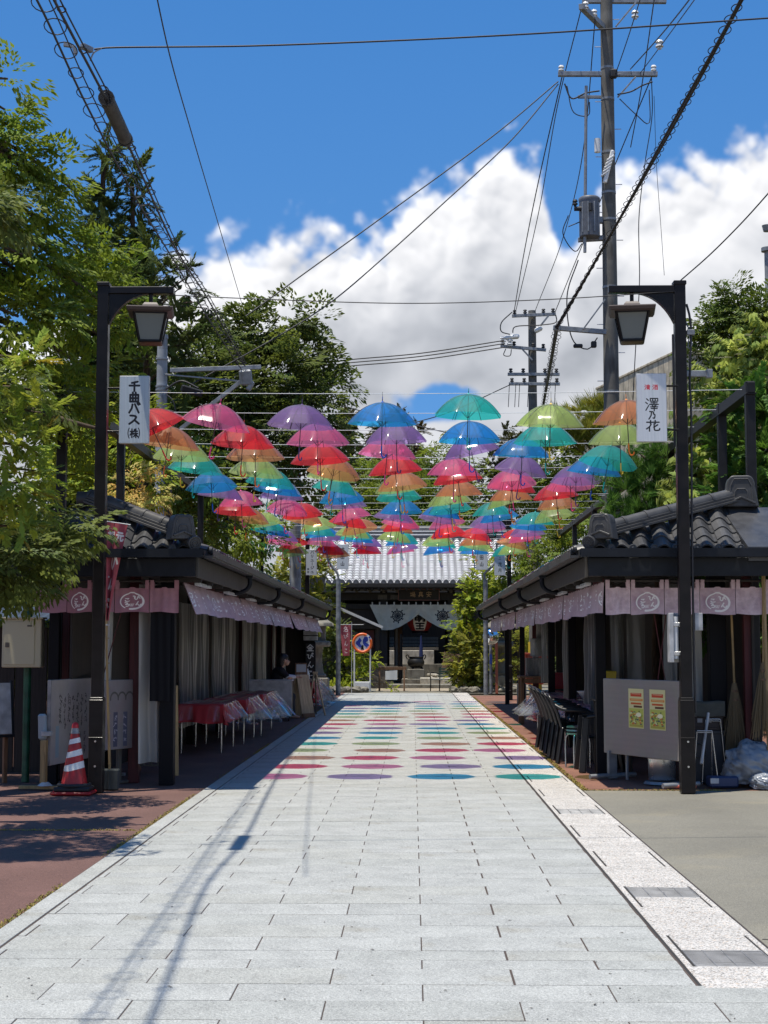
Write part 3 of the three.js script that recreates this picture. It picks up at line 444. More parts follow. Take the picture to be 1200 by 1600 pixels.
  for (let k = 0; k < 26; k++) part('rafter', bx(0.5, 0.06, 0.05, X(E + 0.34), eY - 0.31, -(zf + 0.5 + k * 1.03)), M.darkWood, t);
  part('soffit', bx(0.7, 0.012, zEnd - zf - 0.3, X(E + 0.46), eY - 0.262, -(zf + zEnd) / 2), M.darkWood, t);
  for (let k = 0; k < 9; k++) { const z = 18.9 + k * 2.9; const l = part('tube_light', bx(0.07, 0.035, 1.1, X(E + 0.2), eY - 0.345, -(z + 0.55)), M.white, t); }
  // posts and beams
  const fx = E + 0.5, posts = [];
  const P = (name, x, z, w, m, h = eY - 0.03) => part(name, bx(w, h, w, X(x), h / 2, -z, 0.006), m, t);
  P('post', s > 0 ? 2.42 : fx, s > 0 ? 20.0 : 18.6, s > 0 ? 0.13 : 0.17, M.black); P('post', s > 0 ? peakX + 0.04 : peakX + 0.3, 18.7, 0.12, s > 0 ? M.redPost : M.black); if (s < 0) { P('post', 4.32, 19.2, 0.1, M.redPost); P('post', 3.4, 18.9, 0.13, M.redPost); P('post', 3.98, 20.0, 0.14, M.black); } else { P('post', 3.72, 19.0, 0.2, M.black); }
  for (const z of [22.4, 26.3, 30.2, 34.1, 38.2, 41.9, 44.7]) { if (s > 0 && z > 34.2) continue; P('post', s > 0 ? fx + 0.25 : 3.78, z, 0.13, z > 33 ? M.redPost : M.black); }
  if (s > 0) for (const z of [38.2, 44.4]) P('post', fx + 0.25, z, 0.12, M.black);
  for (const z of [22.4, 30.2, 38.2, 44.7]) P('post', peakX, z, 0.13, M.redPost);
  part('beam', merge([bx(0.09, 0.12, zEnd - 18.5, X(fx + 0.25), eY - 0.12, -(zEnd + 18.4) / 2), bx(peakX - fx, 0.12, 0.09, X((fx + peakX) / 2), eY - 0.12, -18.5)]), M.darkWood, t);
  // back and far side walls of dark boards, floor inside
  const wallEnd = s > 0 ? 33 : 44.8;
  const bw = part('back_wall', bx(0.03, eY, wallEnd - 18.6, X(peakX + 0.08), eY / 2, -(18.6 + wallEnd) / 2), M.darkWood, t);
  if (s < 0) part('end_wall', bx(1.2, eY - 0.1, 0.03, X(peakX - 0.6), eY / 2, -wallEnd), M.darkWood, t);
  else part('end_wall', bx(1.0, eY - 0.1, 0.03, X(peakX - 0.45), eY / 2, -wallEnd), M.darkWood, t);
  part('rail', merge([pipe([X(E + 0.36), 2.43, -18.36], [X(peakX + 0.2), 2.43, -18.36], 0.016, 8)]), M.darkWood, t);
  return { t, X, E, fx, peakX, eY };
}
const SR = stall(1, 'right market stall with grey tiled hip roof and pale mauve curtains'), SL = stall(-1, 'left market stall with grey tiled roof and dusty red curtains');
// ---- short curtains on the front rail, each with its hanging loops
function shortCurtain(x0, x1, top, h, mats, names, grp) {
  const z = -18.34; let x = x0; const rnd = mulberry(Math.round(x0 * 100 + 900));
  names.forEach(([w, logo, label]) => {
    const g = sheet(18, 10, (u, v) => { const fold = Math.sin(u * 9 + x * 7) * 0.010 * (1.2 - v) + Math.sin(u * 23 + x) * 0.004; return [x + 0.004 + u * (w - 0.008), top - 0.075 - (1 - v) * (h + Math.sin(u * 5 + x * 3) * 0.008) - (Math.cos(u * 12.56) > 0.3 ? 0 : 0.012) * v, z + fold]; }, 0.003);
    const c = mesh(numbered('noren_curtain'), g, mats[logo ? 1 : 0]); scene.add(c); tag(c, label, 'curtain', grp);
    const n = Math.max(2, Math.round(w / 0.19)); for (let k = 0; k < n; k++) { const lx = x + 0.03 + (k / (n - 1)) * (w - 0.06); part('loop', bx(0.045, 0.11, 0.006, lx, top - 0.045, z + 0.02, 0.002), mats[0], c); part('loop', bx(0.045, 0.11, 0.006, lx, top - 0.045, z - 0.042, 0.002), mats[0], c); }
    x += w;
  });
}
shortCurtain(2.285, 4.13, 2.43, 0.325, mNoren, [[0.3, 0, 'plain mauve noren panel at the right stall corner post'], [0.4, 1, 'mauve noren panel with white ring emblem left of the lamp post on the right stall'], [0.42, 0, 'plain mauve noren panel just left of the right lamp post'], [0.42, 1, 'mauve noren panel with white ring emblem right of the lamp post on the right stall'], [0.41, 0, 'plain pale mauve noren panel above the brooms']], 'short curtains on the front of the right stall');
shortCurtain(-4.52, -2.78, 2.43, 0.3, mNorenL, [[0.39, 0, 'plain dusty red noren panel above the beige electric box'], [0.3, 1, 'dusty red noren panel with ring emblem left of the left lamp post'], [0.27, 0, 'plain dusty red noren panel just left of the left lamp post'], [0.42, 1, 'dusty red noren panel with ring emblem right of the left lamp post'], [0.35, 0, 'plain dusty red noren panel at the left stall corner post']], 'short curtains on the front of the left stall');
// ---- long gathered curtains along the lane
{
  const seg = (s, z0, z1, k, label, flare) => {
    const E = s > 0 ? 1.95 : 2.45, rnd = mulberry(60 + k), xt = E + 0.33;
    const g = sheet(90, 8, (u, v) => { const z = z0 + u * (z1 - z0), pl = Math.sin(z * 46) * 0.010 * (0.35 + v) + Math.sin(z * 9.2 + k) * 0.018 * (1 - v) + Math.sin(z * 3.1 + k * 2) * 0.02 * (1 - v); return [s * (xt - flare * (1 - v) + pl), 2.42 - 0.0 * u - (1 - v) * 0.37 + Math.sin(z * 2.7 + k) * 0.012 * (1 - v), -z]; });
    const c = mesh(numbered('lane_curtain'), g, mSide[k % 2]); scene.add(c); tag(c, label, 'curtain', 'gathered curtains along the lane side of the stalls');
    const loops = []; for (let z = z0 + 0.04; z < z1; z += 0.11) loops.push(bx(0.012, 0.08, 0.05, s * xt, 2.45, -z, 0.002)); const lp = part('heading_loops', merge(loops), M.redPost, c); lp.userData.kind = 'stuff';
    part('curtain_rod', pipe([s * xt, 2.475, -z0], [s * xt, 2.475, -z1], 0.012, 6), M.darkWood, c);
  };
  const R_ = ['nearest', 'second', 'third', 'fourth', 'farthest'];
  [[18.45, 23.2], [23.3, 28.6], [28.7, 34], [34.1, 39.4], [39.5, 45]].forEach(([a, b], k) => seg(1, a, b, k, `${R_[k]} pale mauve gathered curtain along the lane side of the right stall`, 0.03));
  [[18.55, 24.6], [24.7, 29.2], [29.3, 34.4], [34.5, 39.6], [39.7, 45]].forEach(([a, b], k) => seg(-1, a, b, k + 5, `${R_[k]} pale mauve gathered curtain along the lane side of the left stall`, 0.14));
}
// ---- plastic sheets and drapes hung between the posts
{
  const drape = (name, pts, y0, y1, label, mat, amp = 0.03, f = 26, taper = 0) => {
    const c = new THREE.CatmullRomCurve3(pts.map(([x, z]) => V(x, 0, -z))), L = c.getLength(), n = Math.max(24, Math.round(L * 34));
    const g = sheet(n, 14, (u, v) => { const uu = 0.5 + (u - 0.5) * (1 - taper * (1 - v) * 0.6), p = c.getPoint(clamp(uu, 0, 1)), tg = c.getTangent(clamp(uu, 0, 1)), w = Math.sin(u * L * f + Math.sin(u * L * 3.1 + y0 * 9) * 2.2) * amp * (0.6 + 0.7 * Math.sin(u * L * 5.3 + 1)) * (0.6 + 0.5 * (1 - v)) + Math.sin(u * L * f * 0.37 + 1) * amp * (1.2 - v) + Math.sin(v * 9 + u * 14) * amp * 0.3; return [p.x - tg.z * w, lerp(y0, y1, v) + Math.sin(u * L * 8) * 0.012 * (1 - v), p.z + tg.x * w]; });
    return solo(name, g, mat, label, 'plastic curtain', 'translucent plastic sheets hung in the stalls');
  };
  const PS = M.plasticSheet;
  drape('plastic_curtain', [[-3.32, 18.66], [-3.08, 18.68], [-2.9, 18.66]], 0.25, 2.4, 'wide pleated plastic curtain beside the left corner post', M.plasticPale, 0.05, 34, 0.15);
  drape('plastic_curtain', [[-4.3, 19.85], [-4.15, 19.9], [-3.95, 19.86]], 0.3, 2.4, 'narrow plastic curtain behind the left signboard', M.plasticPale, 0.02, 30);
  drape('plastic_curtain', [[-3.82, 18.62], [-3.7, 18.6], [-3.62, 18.62]], 0.9, 2.4, 'torn plastic curtain behind the banner pole', M.plasticPale, 0.02, 40, 0.5);
  drape('plastic_curtain', [[-3.72, 24.4], [-3.68, 26], [-3.72, 27.9]], 0.35, 2.35, 'first plastic curtain along the lane behind the red tables', PS, 0.03, 20, 0.1);
  drape('plastic_curtain', [[-3.72, 28.4], [-3.68, 30], [-3.72, 32.2]], 0.35, 2.35, 'second plastic curtain along the lane behind the red tables', PS, 0.03, 20, 0.12);
  drape('plastic_curtain', [[-3.7, 33.2], [-3.68, 34.5], [-3.7, 35.8]], 0.35, 2.35, 'third plastic curtain along the lane behind the red tables', PS, 0.03, 20, 0.3);
  drape('plastic_curtain', [[-3.72, 36.6], [-3.7, 37.8], [-3.72, 39.2]], 0.35, 2.35, 'plastic curtain behind the counter of the seated person', PS, 0.03, 18);
  drape('plastic_curtain', [[-3.66, 40.2], [-3.66, 41.0]], 0.3, 2.35, 'narrow plastic curtain beyond the seated person', PS, 0.03, 20);
  drape('plastic_curtain', [[-3.6, 42.2], [-3.6, 43.4]], 0.3, 2.35, 'farthest plastic curtain of the left stall', PS, 0.03, 20);
  drape('plastic_curtain', [[2.58, 20.3], [2.76, 20.25]], 0.5, 2.4, 'plastic curtain gathered at the right corner post', PS, 0.03, 30, 0.6);
  drape('plastic_curtain', [[2.75, 19.95], [3.0, 19.98]], 0.8, 2.4, 'plastic curtain behind the grey notice board', PS, 0.02, 30);
  drape('plastic_curtain', [[3.02, 18.75], [3.2, 18.72]], 0.9, 2.4, 'plastic curtain just left of the right lamp post', PS, 0.025, 30, 0.3);
  drape('plastic_curtain', [[3.4, 19.25], [3.58, 19.2]], 0.9, 2.4, 'plastic curtain tied back right of the right lamp post', M.plasticPale, 0.03, 28, -0.7);
  drape('plastic_curtain', [[2.72, 20.2], [2.72, 20.9]], 0.6, 2.35, 'first plastic curtain along the lane behind the black chairs', PS, 0.025, 24);
  drape('plastic_curtain', [[2.72, 22.9], [2.72, 24.6]], 0.6, 2.35, 'second plastic curtain along the lane behind the black chairs', PS, 0.03, 22);
  drape('plastic_curtain', [[2.72, 27], [2.72, 28.2]], 0.6, 2.35, 'third plastic curtain along the lane behind the black chairs', PS, 0.03, 22, 0.5);
  drape('plastic_curtain', [[2.72, 31.9], [2.72, 32.6]], 0.9, 2.35, 'last plastic curtain along the lane of the right stall', PS, 0.03, 22, 0.5);
  solo('black_cloth', sheet(14, 20, (u, v) => [-3.14 + u * 0.24, 1.0 + v * 1.38, -18.42 + Math.sin(u * 16 + v * 2) * 0.004], 0.004), M.black, 'black cloth hung at the left corner post under the curtain', 'cloth');
  // crossed cords behind the front curtains
  const cord = (pts, label) => solo('cord', merge(pts.map(([a, b]) => pipe(a, b, 0.007, 5))), M.redPost, label, 'cord');
  cord([[[-4.3, 2.3, -19.8], [-4.14, 0.5, -19.8]], [[-4.14, 2.3, -19.8], [-4.3, 0.5, -19.8]]], 'two crossed dark cords left of the left lamp post');
  cord([[[-3.48, 2.2, -18.55], [-3.75, 1.2, -18.55]]], 'slanting dark cord right of the left lamp post');
  cord([[[2.86, 2.3, -18.6], [3.06, 1.0, -18.6]], [[3.08, 2.3, -18.6], [2.9, 1.0, -18.6]]], 'two crossed dark cords left of the right lamp post');
}
// ---------------------------------------------------------------- temple gate at the end of the lane, hall behind, side building
{
  const rnd = mulberry(51), g = thing('temple_gate', 'dark wooden temple gate with silvery grey tiled roof at the end of the lane', 'temple gate', [0, 0, 0]);
  const x0 = -4.0, x1 = 4.62, ze = -70, zr = -75, ye = 4.52, yr = 6.86, sl = Math.hypot(zr - ze, yr - ye), pitch = Math.atan2(yr - ye, ze - zr);
  const roof = part('roof', tris([...quad([x0, ye, ze], [x1, ye, ze], [x1, yr, zr], [x0, yr, zr]), ...quad([x0, ye, -80], [x1, ye, -80], [x1, yr, zr], [x0, yr, zr]), ...quad([x0, ye - 0.02, ze], [x1, ye - 0.02, ze], [x1, ye - 0.02, -80], [x0, ye - 0.02, -80]), [[x0, ye, ze], [x0, yr, zr], [x0, ye, -80]], [[x1, ye, ze], [x1, yr, zr], [x1, ye, -80]]]), M.silverDark, g);
  // barrel tiles: a curved cover per course, each overlapping the one below
  const cw = 0.315, rows = 18, ex = sl / rows, tile = (() => { const n = 8, L = [], r = 0.138, d = ex * 1.12; for (let i = 0; i < n; i++) { const a0 = Math.PI * (i / n), a1 = Math.PI * ((i + 1) / n), p = (a, k, q) => [-Math.cos(a) * r * k, Math.sin(a) * r * 0.8 * k, q]; L.push(...quad(p(a0, 1, 0), p(a1, 1, 0), p(a1, 0.8, -d), p(a0, 0.8, -d))); } L.push(...quad([r, 0.0, 0.0], [cw - r, 0.0, 0.0], [cw - r, -0.025, -d], [r, -0.025, -d]), ...quad([r, -0.02, 0.0], [cw - r, -0.02, 0.0], [cw - r, 0.0, 0.0], [r, 0.0, 0.0])); return tris(L); })();
  const cols = Math.floor((x1 - x0) / cw), pts = []; let made = 0;
  for (let r = 0; r < rows; r++) for (let c = 0; c < cols; c++) {
    const f = r / rows, p = V(x0 + 0.16 + c * cw, ye + 0.03 + f * (yr - ye) + (rnd() - 0.5) * 0.008, ze + f * (zr - ze)), m = M.silver[Math.floor(rnd() * 3)], e = new THREE.Euler(pitch - 0.055 + (rnd() - 0.5) * 0.02, (rnd() - 0.5) * 0.02, 0);
    if (made < 300) { const t = part('roof_tile', tile, m, roof); t.position.copy(p); t.rotation.copy(e); made++; if (r === 0) { const k = part('eave_disc', tr(new THREE.CylinderGeometry(0.115, 0.115, 0.04, 14), 0, 0.03, 0.0, Math.PI / 2), M.silverDark, roof); k.position.copy(p).add(V(0, 0.0, 0.03)); } }
    else pts.push([p, e]);
  }
  const im = new THREE.InstancedMesh(tile, M.silver[0], pts.length), o = new THREE.Object3D(), cc = new THREE.Color(); pts.forEach(([p, e], i) => { o.position.copy(p); o.rotation.copy(e); o.updateMatrix(); im.setMatrixAt(i, o.matrix); const k = 0.88 + rnd() * 0.24; im.setColorAt(i, cc.setRGB(k, k, k)); }); im.name = 'upper_roof_tiles'; im.userData.kind = 'stuff'; im.castShadow = true; roof.add(im);
  part('ridge', merge([bx(8.7, 0.2, 0.5, 0.31, yr + 0.12, zr), bx(8.5, 0.14, 0.42, 0.31, yr + 0.3, zr), bx(8.6, 0.1, 0.36, 0.31, yr + 0.42, zr), tr(new THREE.CylinderGeometry(0.13, 0.13, 8.6, 14), 0.31, yr + 0.5, zr, 0, 0, Math.PI / 2)]), M.silverDark, roof);
  part('ridge_line', merge([bx(8.64, 0.04, 0.52, 0.31, yr + 0.215, zr + 0.02), bx(8.54, 0.03, 0.44, 0.31, yr + 0.37, zr + 0.02)]), M.silver[2], roof);
  for (const s of [0, 1]) part('verge_roll', tr(new THREE.CylinderGeometry(0.14, 0.14, sl, 14), s ? x1 - 0.1 : x0 + 0.62, (ye + yr) / 2 + 0.1, (ze + zr) / 2, Math.PI / 2 + pitch, 0, 0), M.silver[0], roof);
  part('eave_board', merge([bx(8.5, 0.16, 0.1, 0.31, ye - 0.1, ze + 0.05), bx(8.4, 0.06, 0.5, 0.31, ye - 0.2, ze - 0.2)]), M.darkWood, g);
  for (let k = 0; k < 27; k++) part('rafter', bx(0.09, 0.1, 1.4, x0 + 0.25 + k * 0.315, ye - 0.26, ze - 0.7), M.darkWood, g);
  // frame
  for (const [x, w] of [[-3.4, 0.3], [-1.34, 0.34], [1.78, 0.34], [3.9, 0.3]]) for (const z of [-71.4, -77.6]) part('pillar', bx(w, ye - 0.3, w, x, (ye - 0.3) / 2, z, 0.02), M.darkWood, g);
  part('beam', merge([bx(8, 0.34, 0.24, 0.2, 3.95, -71.3), bx(8, 0.24, 0.24, 0.2, 3.5, -71.45), bx(8, 0.3, 0.24, 0.2, 3.9, -77.6)]), M.darkWood, g);
  part('wall', merge([bx(2.1, 3.6, 0.08, -2.4, 1.8, -71.5), bx(2.1, 3.6, 0.08, 2.85, 1.8, -71.5), bx(0.08, 4.2, 6, -3.45, 2.1, -74.5), bx(0.08, 4.2, 6, 3.95, 2.1, -74.5), bx(8, 0.05, 6.4, 0.2, 4.0, -74.5)]), M.darkWood, g);
  for (let k = 0; k < 12; k++) part('bracket', bx(0.14, 0.16, 0.3, -3.2 + k * 0.62, 4.2, -71.05, 0.02), M.greyWood, g);
  for (const x of [-1.2, -0.62]) part('votive_tag', bx(0.42, 0.22, 0.02, x - 0.2, 3.92, -71.14), M.greyWood, g);
  part('bell_rope', pipe([-0.78, 3.4, -72], [-0.78, 0.75, -72], 0.09, 8), M.greyWood, g, 'pale twisted rope hanging in the gate');
  part('inner_post', bx(0.22, 3.4, 0.22, -0.6, 1.7, -73.6), M.brownWood, g);
  // hall behind with pale plinth and dark steps
  const h = thing('temple_hall', 'dark main hall with pale stone plinth seen through the gate', 'temple hall', [0, 0, -86]);
  part('plinth', bx(3.0, 0.75, 0.4, -0.35, 1.06, 2.0, 0.02), std(0.72, 0.66, 0.56, 0.8, { map: tConc }), h);
  part('foot', bx(6, 0.7, 3, 0, 0.35, 1.4), M.stone, h);
  for (let k = 0; k < 4; k++) part('step', bx(3.4, 0.15, 0.4, -0.3, 1.52 + k * 0.19, 1.5 - k * 0.4), M.greyWood, h);
  part('wall', bx(12, 5, 0.2, 0, 2.5, -0.6), M.darkWood, h); part('roof', tr(extrude([[-7.5, 0], [0, 2.8], [7.5, 0]], 8), 0, 4.6, -6), M.tileB, h);
  part('beam', merge([bx(12, 0.3, 0.3, 0, 4.2, 0.6), bx(0.3, 4.4, 0.3, -2.6, 2.2, 0.6), bx(0.3, 4.4, 0.3, 2.6, 2.2, 0.6)]), M.darkWood, h);
  // plaque
  const pl = thing('plaque', 'dark name plaque with reddish frame hung under the gate eave', 'plaque', [0.28, 4.03, -70.95]); pl.rotation.x = 0.18;
  part('board', bx(1.84, 0.5, 0.05, 0, 0, 0), M.darkWood, pl); part('frame', merge([bx(1.9, 0.035, 0.07, 0, 0.255, 0), bx(1.9, 0.035, 0.07, 0, -0.255, 0), bx(0.035, 0.54, 0.07, 0.94, 0, 0), bx(0.035, 0.54, 0.07, -0.94, 0, 0)]), std(0.2, 0.09, 0.075, 0.6), pl);
  part('lettering', face(1.8, 0.46, 0, 0, 0.029), printed(canvasTex(512, 130, (c, w, hh) => { c.fillStyle = '#17120f'; c.fillRect(0, 0, w, hh); ['場', '真', '安'].forEach((q, i) => write(c, q, 140 + i * 105, 24, 74, 7, '#a88a66')); }), 0.6), pl);
  // white curtain with two wheel crests, drawn up in the middle
  const crest = (c, x, y, s) => { c.strokeStyle = c.fillStyle = '#1b1a20'; c.lineWidth = s * 0.07; c.beginPath(); c.arc(x, y, s * 0.36, 0, 7); c.stroke(); c.lineWidth = s * 0.045; c.beginPath(); c.arc(x, y, s * 0.15, 0, 7); c.stroke(); for (let k = 0; k < 8; k++) { const a = (k * Math.PI) / 4, q = Math.cos(a), r = Math.sin(a); c.lineWidth = s * 0.055; c.beginPath(); c.moveTo(x, y); c.lineTo(x + q * s * 0.46, y + r * s * 0.46); c.stroke(); c.beginPath(); c.arc(x + q * s * 0.48, y + r * s * 0.48, s * 0.055, 0, 7); c.fill(); const b = a + Math.PI / 8; c.beginPath(); c.ellipse(x + Math.cos(b) * s * 0.25, y + Math.sin(b) * s * 0.25, s * 0.075, s * 0.04, b, 0, 7); c.fill(); } c.beginPath(); c.arc(x, y, s * 0.08, 0, 7); c.fill(); };
  const ct = canvasTex(1024, 256, (c, w, hh) => { c.fillStyle = '#c9c5b4'; c.fillRect(0, 0, w, hh); grime(c, w, hh, 12, 400, '#8f8a78', 5, 40); crest(c, w * 0.268, hh * 0.5, 160); crest(c, w * 0.745, hh * 0.5, 160); });
  const xl = -1.98, xr = 2.6, mid = 0.27;
  const cg = sheet(100, 16, (u, v) => { const x = lerp(xl, xr, u), t = Math.abs(x < mid ? (mid - x) / (mid - xl) : (x - mid) / (xr - mid)), low = lerp(0.42, 1.16, Math.pow(Math.sin(clamp(t * 1.28, 0, 1) * Math.PI / 2), 0.85)) , sh = x < mid ? (1 - v) * t * t * 0.55 : -(1 - v) * t * t * 0.55; return [x + sh, 3.56 - low * (1 - v) + Math.sin(u * 60) * 0.006, -70.9 + Math.sin(u * 38 + (1 - v) * 4 * (x < mid ? 1 : -1)) * 0.03 * (1 - v) + Math.sin(u * 75) * 0.012]; });
  const cu = solo('gate_curtain', cg, printed(ct, 0.9), 'white gate curtain with two dark wheel crests drawn up in the middle', 'curtain');
  for (let k = 0; k < 14; k++) part('loop', bx(0.06, 0.14, 0.02, xl + 0.12 + k * 0.335, 3.62, -70.9), M.clothWhite, cu);
  // big paper lantern
  const ln = thing('paper_lantern', 'large red paper lantern with white lettered front in the gate', 'lantern', [0.33, 2.95, -72.0]);
  const pr = []; for (let k = 0; k <= 20; k++) { const a = k / 20, y = -0.58 + 1.16 * a; pr.push([0.36 + 0.27 * Math.sin(a * Math.PI) ** 0.8 - 0.012 * (k % 2), y]); }
  part('body', lathe(pr, 28), std(0.3, 0.02, 0.02, 0.7), ln); part('hoop', merge([cyl(0.38, 0.38, 0.1, 24, 0, -0.68, 0), cyl(0.38, 0.38, 0.1, 24, 0, 0.58, 0)]), M.black, ln);
  const lf = canvasTex(200, 400, (c, w, hh) => { c.fillStyle = '#ded8cc'; c.fillRect(0, 0, w, hh); ['動', '明', '王'].forEach((q, i) => write(c, q, 22, 8 + i * 131, 156, 27, '#17151a', 118)); });
  part('lettering', sheet(10, 12, (u, v) => { const a = (u - 0.5) * 1.05, y = -0.55 + 1.1 * v, r = 0.372 + 0.27 * Math.sin(clamp((y + 0.58) / 1.16, 0, 1) * Math.PI) ** 0.8; return [Math.sin(a) * r, y, Math.cos(a) * r]; }), printed(lf, 0.7), ln);
  // incense burner in the yard
  const ib = thing('incense_burner', 'round dark bronze incense burner on a stone pedestal before the gate', 'incense burner', [0.13, 0, -66]);
  part('pedestal', merge([bx(0.72, 0.42, 0.72, 0, 0.48, 0, 0.02), bx(1.2, 0.28, 1.1, 0, 0.14, 0, 0.02)]), M.stone, ib);
  part('bowl', tr(lathe([[0, 0], [0.2, 0], [0.33, 0.1], [0.37, 0.22], [0.33, 0.36], [0.26, 0.42], [0.32, 0.47], [0.3, 0.48], [0.22, 0.43], [0, 0.4]], 24), 0, 0.74, 0), std(0.03, 0.028, 0.025, 0.45, { metalness: 0.5 }), ib);
  part('leg', merge([0, 1, 2].map((k) => pipe([Math.cos(k * 2.1) * 0.2, 0.84, Math.sin(k * 2.1) * 0.2], [Math.cos(k * 2.1) * 0.27, 0.68, Math.sin(k * 2.1) * 0.27], 0.05, 8))), M.black, ib);
  part('handle', merge([-1, 1].map((s) => tube([[s * 0.28, 1.16, 0], [s * 0.36, 1.3, 0], [s * 0.42, 1.24, 0], [s * 0.36, 1.1, 0]], 0.025, 14, 6))), M.black, ib);
  solo('blue_banner', merge([cyl(0.1, 0.07, 0.7, 12, 0.36, 0.95, -67.2), cyl(0.06, 0.03, 0.5, 12, 0.36, 1.62, -67.2), cyl(0.02, 0.02, 1.0, 8, 0.36, 0, -67.2)]), std(0.015, 0.025, 0.1, 0.7), 'dark blue cloth wrapped on a pole behind the incense burner', 'banner');
  solo('iron_pole', cyl(0.05, 0.05, 2.2, 8, -0.52, 0, -68), M.black, 'thin dark pole standing left of the incense burner', 'pole');
  // stone slabs and low wall to the right
  const st = thing('stone_slabs', 'pile of pale flat stone slabs right of the incense burner', 'stones', [0, 0, 0]);
  [[0.95, 0.18, -64, 1.3, 0.36, 1.2, 0], [1.5, 0.36, -64.5, 1.1, 0.1, 1.4, 0.4], [1.15, 0.46, -65, 0.8, 0.09, 1.4, 0.25], [1.75, 0.15, -63.4, 1, 0.3, 0.9, -0.1]].forEach(([x, y, z, w, hh, d, r]) => part('slab', bx(w, hh, d, x, y, z, 0.02, 0, r, 0), std(0.62, 0.57, 0.46, 0.85, { map: tConc }), st));
  solo('wooden_board', bx(1.0, 0.85, 0.06, 1.75, 0.92, -66, 0.01, -0.15, 0.35, -0.12), M.brownWood, 'leaning brown wooden board right of the incense burner', 'board');
  struct('yard_step', bx(3.6, 0.2, 1.2, 0.2, 0.05, -61.8, 0.02), M.stone); struct('yard_path', flat(-1.4, 1.75, -57.2, -66, 0.004), std(0.42, 0.35, 0.25, 0.95, { map: tAsph }));
  // side building
  const sb = thing('side_building', 'low dark building with pale roof edge left of the temple gate', 'building', [0, 0, 0]);
  part('roof', tris([...quad([-1.25, 2.42, -61.6], [-3.5, 3.42, -61.6], [-3.5, 3.42, -68], [-1.25, 2.42, -68]), ...quad([-5.6, 2.42, -61.6], [-3.5, 3.42, -61.6], [-3.5, 3.42, -68], [-5.6, 2.42, -68])]), M.tileB, sb);
  part('roof_edge', merge([bar([-1.2, 2.4, -61.58], [-3.5, 3.42, -61.58], 0.06, 0.1), bar([-5.6, 2.4, -61.58], [-3.5, 3.42, -61.58], 0.06, 0.1)]), M.silver[1], sb);
  part('ridge', tr(new THREE.CylinderGeometry(0.16, 0.16, 6.6, 14), -3.5, 3.5, -64.8, Math.PI / 2), M.tileC, sb);
  part('gable', tris([[[-1.4, 2.35, -61.7], [-5.4, 2.35, -61.7], [-3.5, 3.36, -61.7]]]), M.darkWood, sb);
  part('wall', bx(3.9, 2.4, 5, -3.45, 1.2, -64.6), M.darkWood, sb); part('post', merge([bx(0.16, 2.4, 0.16, -1.42, 1.2, -61.9), bx(0.16, 2.4, 0.16, -2.6, 1.2, -61.9)]), M.darkWood, sb);
  part('red_panel', bx(0.34, 0.7, 0.05, -1.72, 1.95, -61.98), M.redPost, sb); part('hung_disc', merge([tr(new THREE.CylinderGeometry(0.22, 0.22, 0.05, 18), -2.3, 2.02, -61.96, Math.PI / 2), bx(0.1, 0.4, 0.04, -2.28, 1.6, -61.96)]), M.greyWood, sb);
  // wooden fence panel
  const fp = thing('wooden_fence', 'weathered plank fence behind the round no entry sign', 'fence', [-1.55, 0, -60.3]);
  for (let k = 0; k < 6; k++) part('plank', bx(0.19, 0.95, 0.03, -0.55 + k * 0.2, 0.5, (rnd() - 0.5) * 0.02), M.greyWood, fp); part('rail', merge([bx(1.5, 0.06, 0.04, 0.05, 0.85, 0.04), bx(1.5, 0.06, 0.04, 0.05, 0.25, 0.04), bar([-0.4, 0.8, 0.06], [0.4, 0.3, 0.06], 0.04)]), M.greyWood, fp);
}
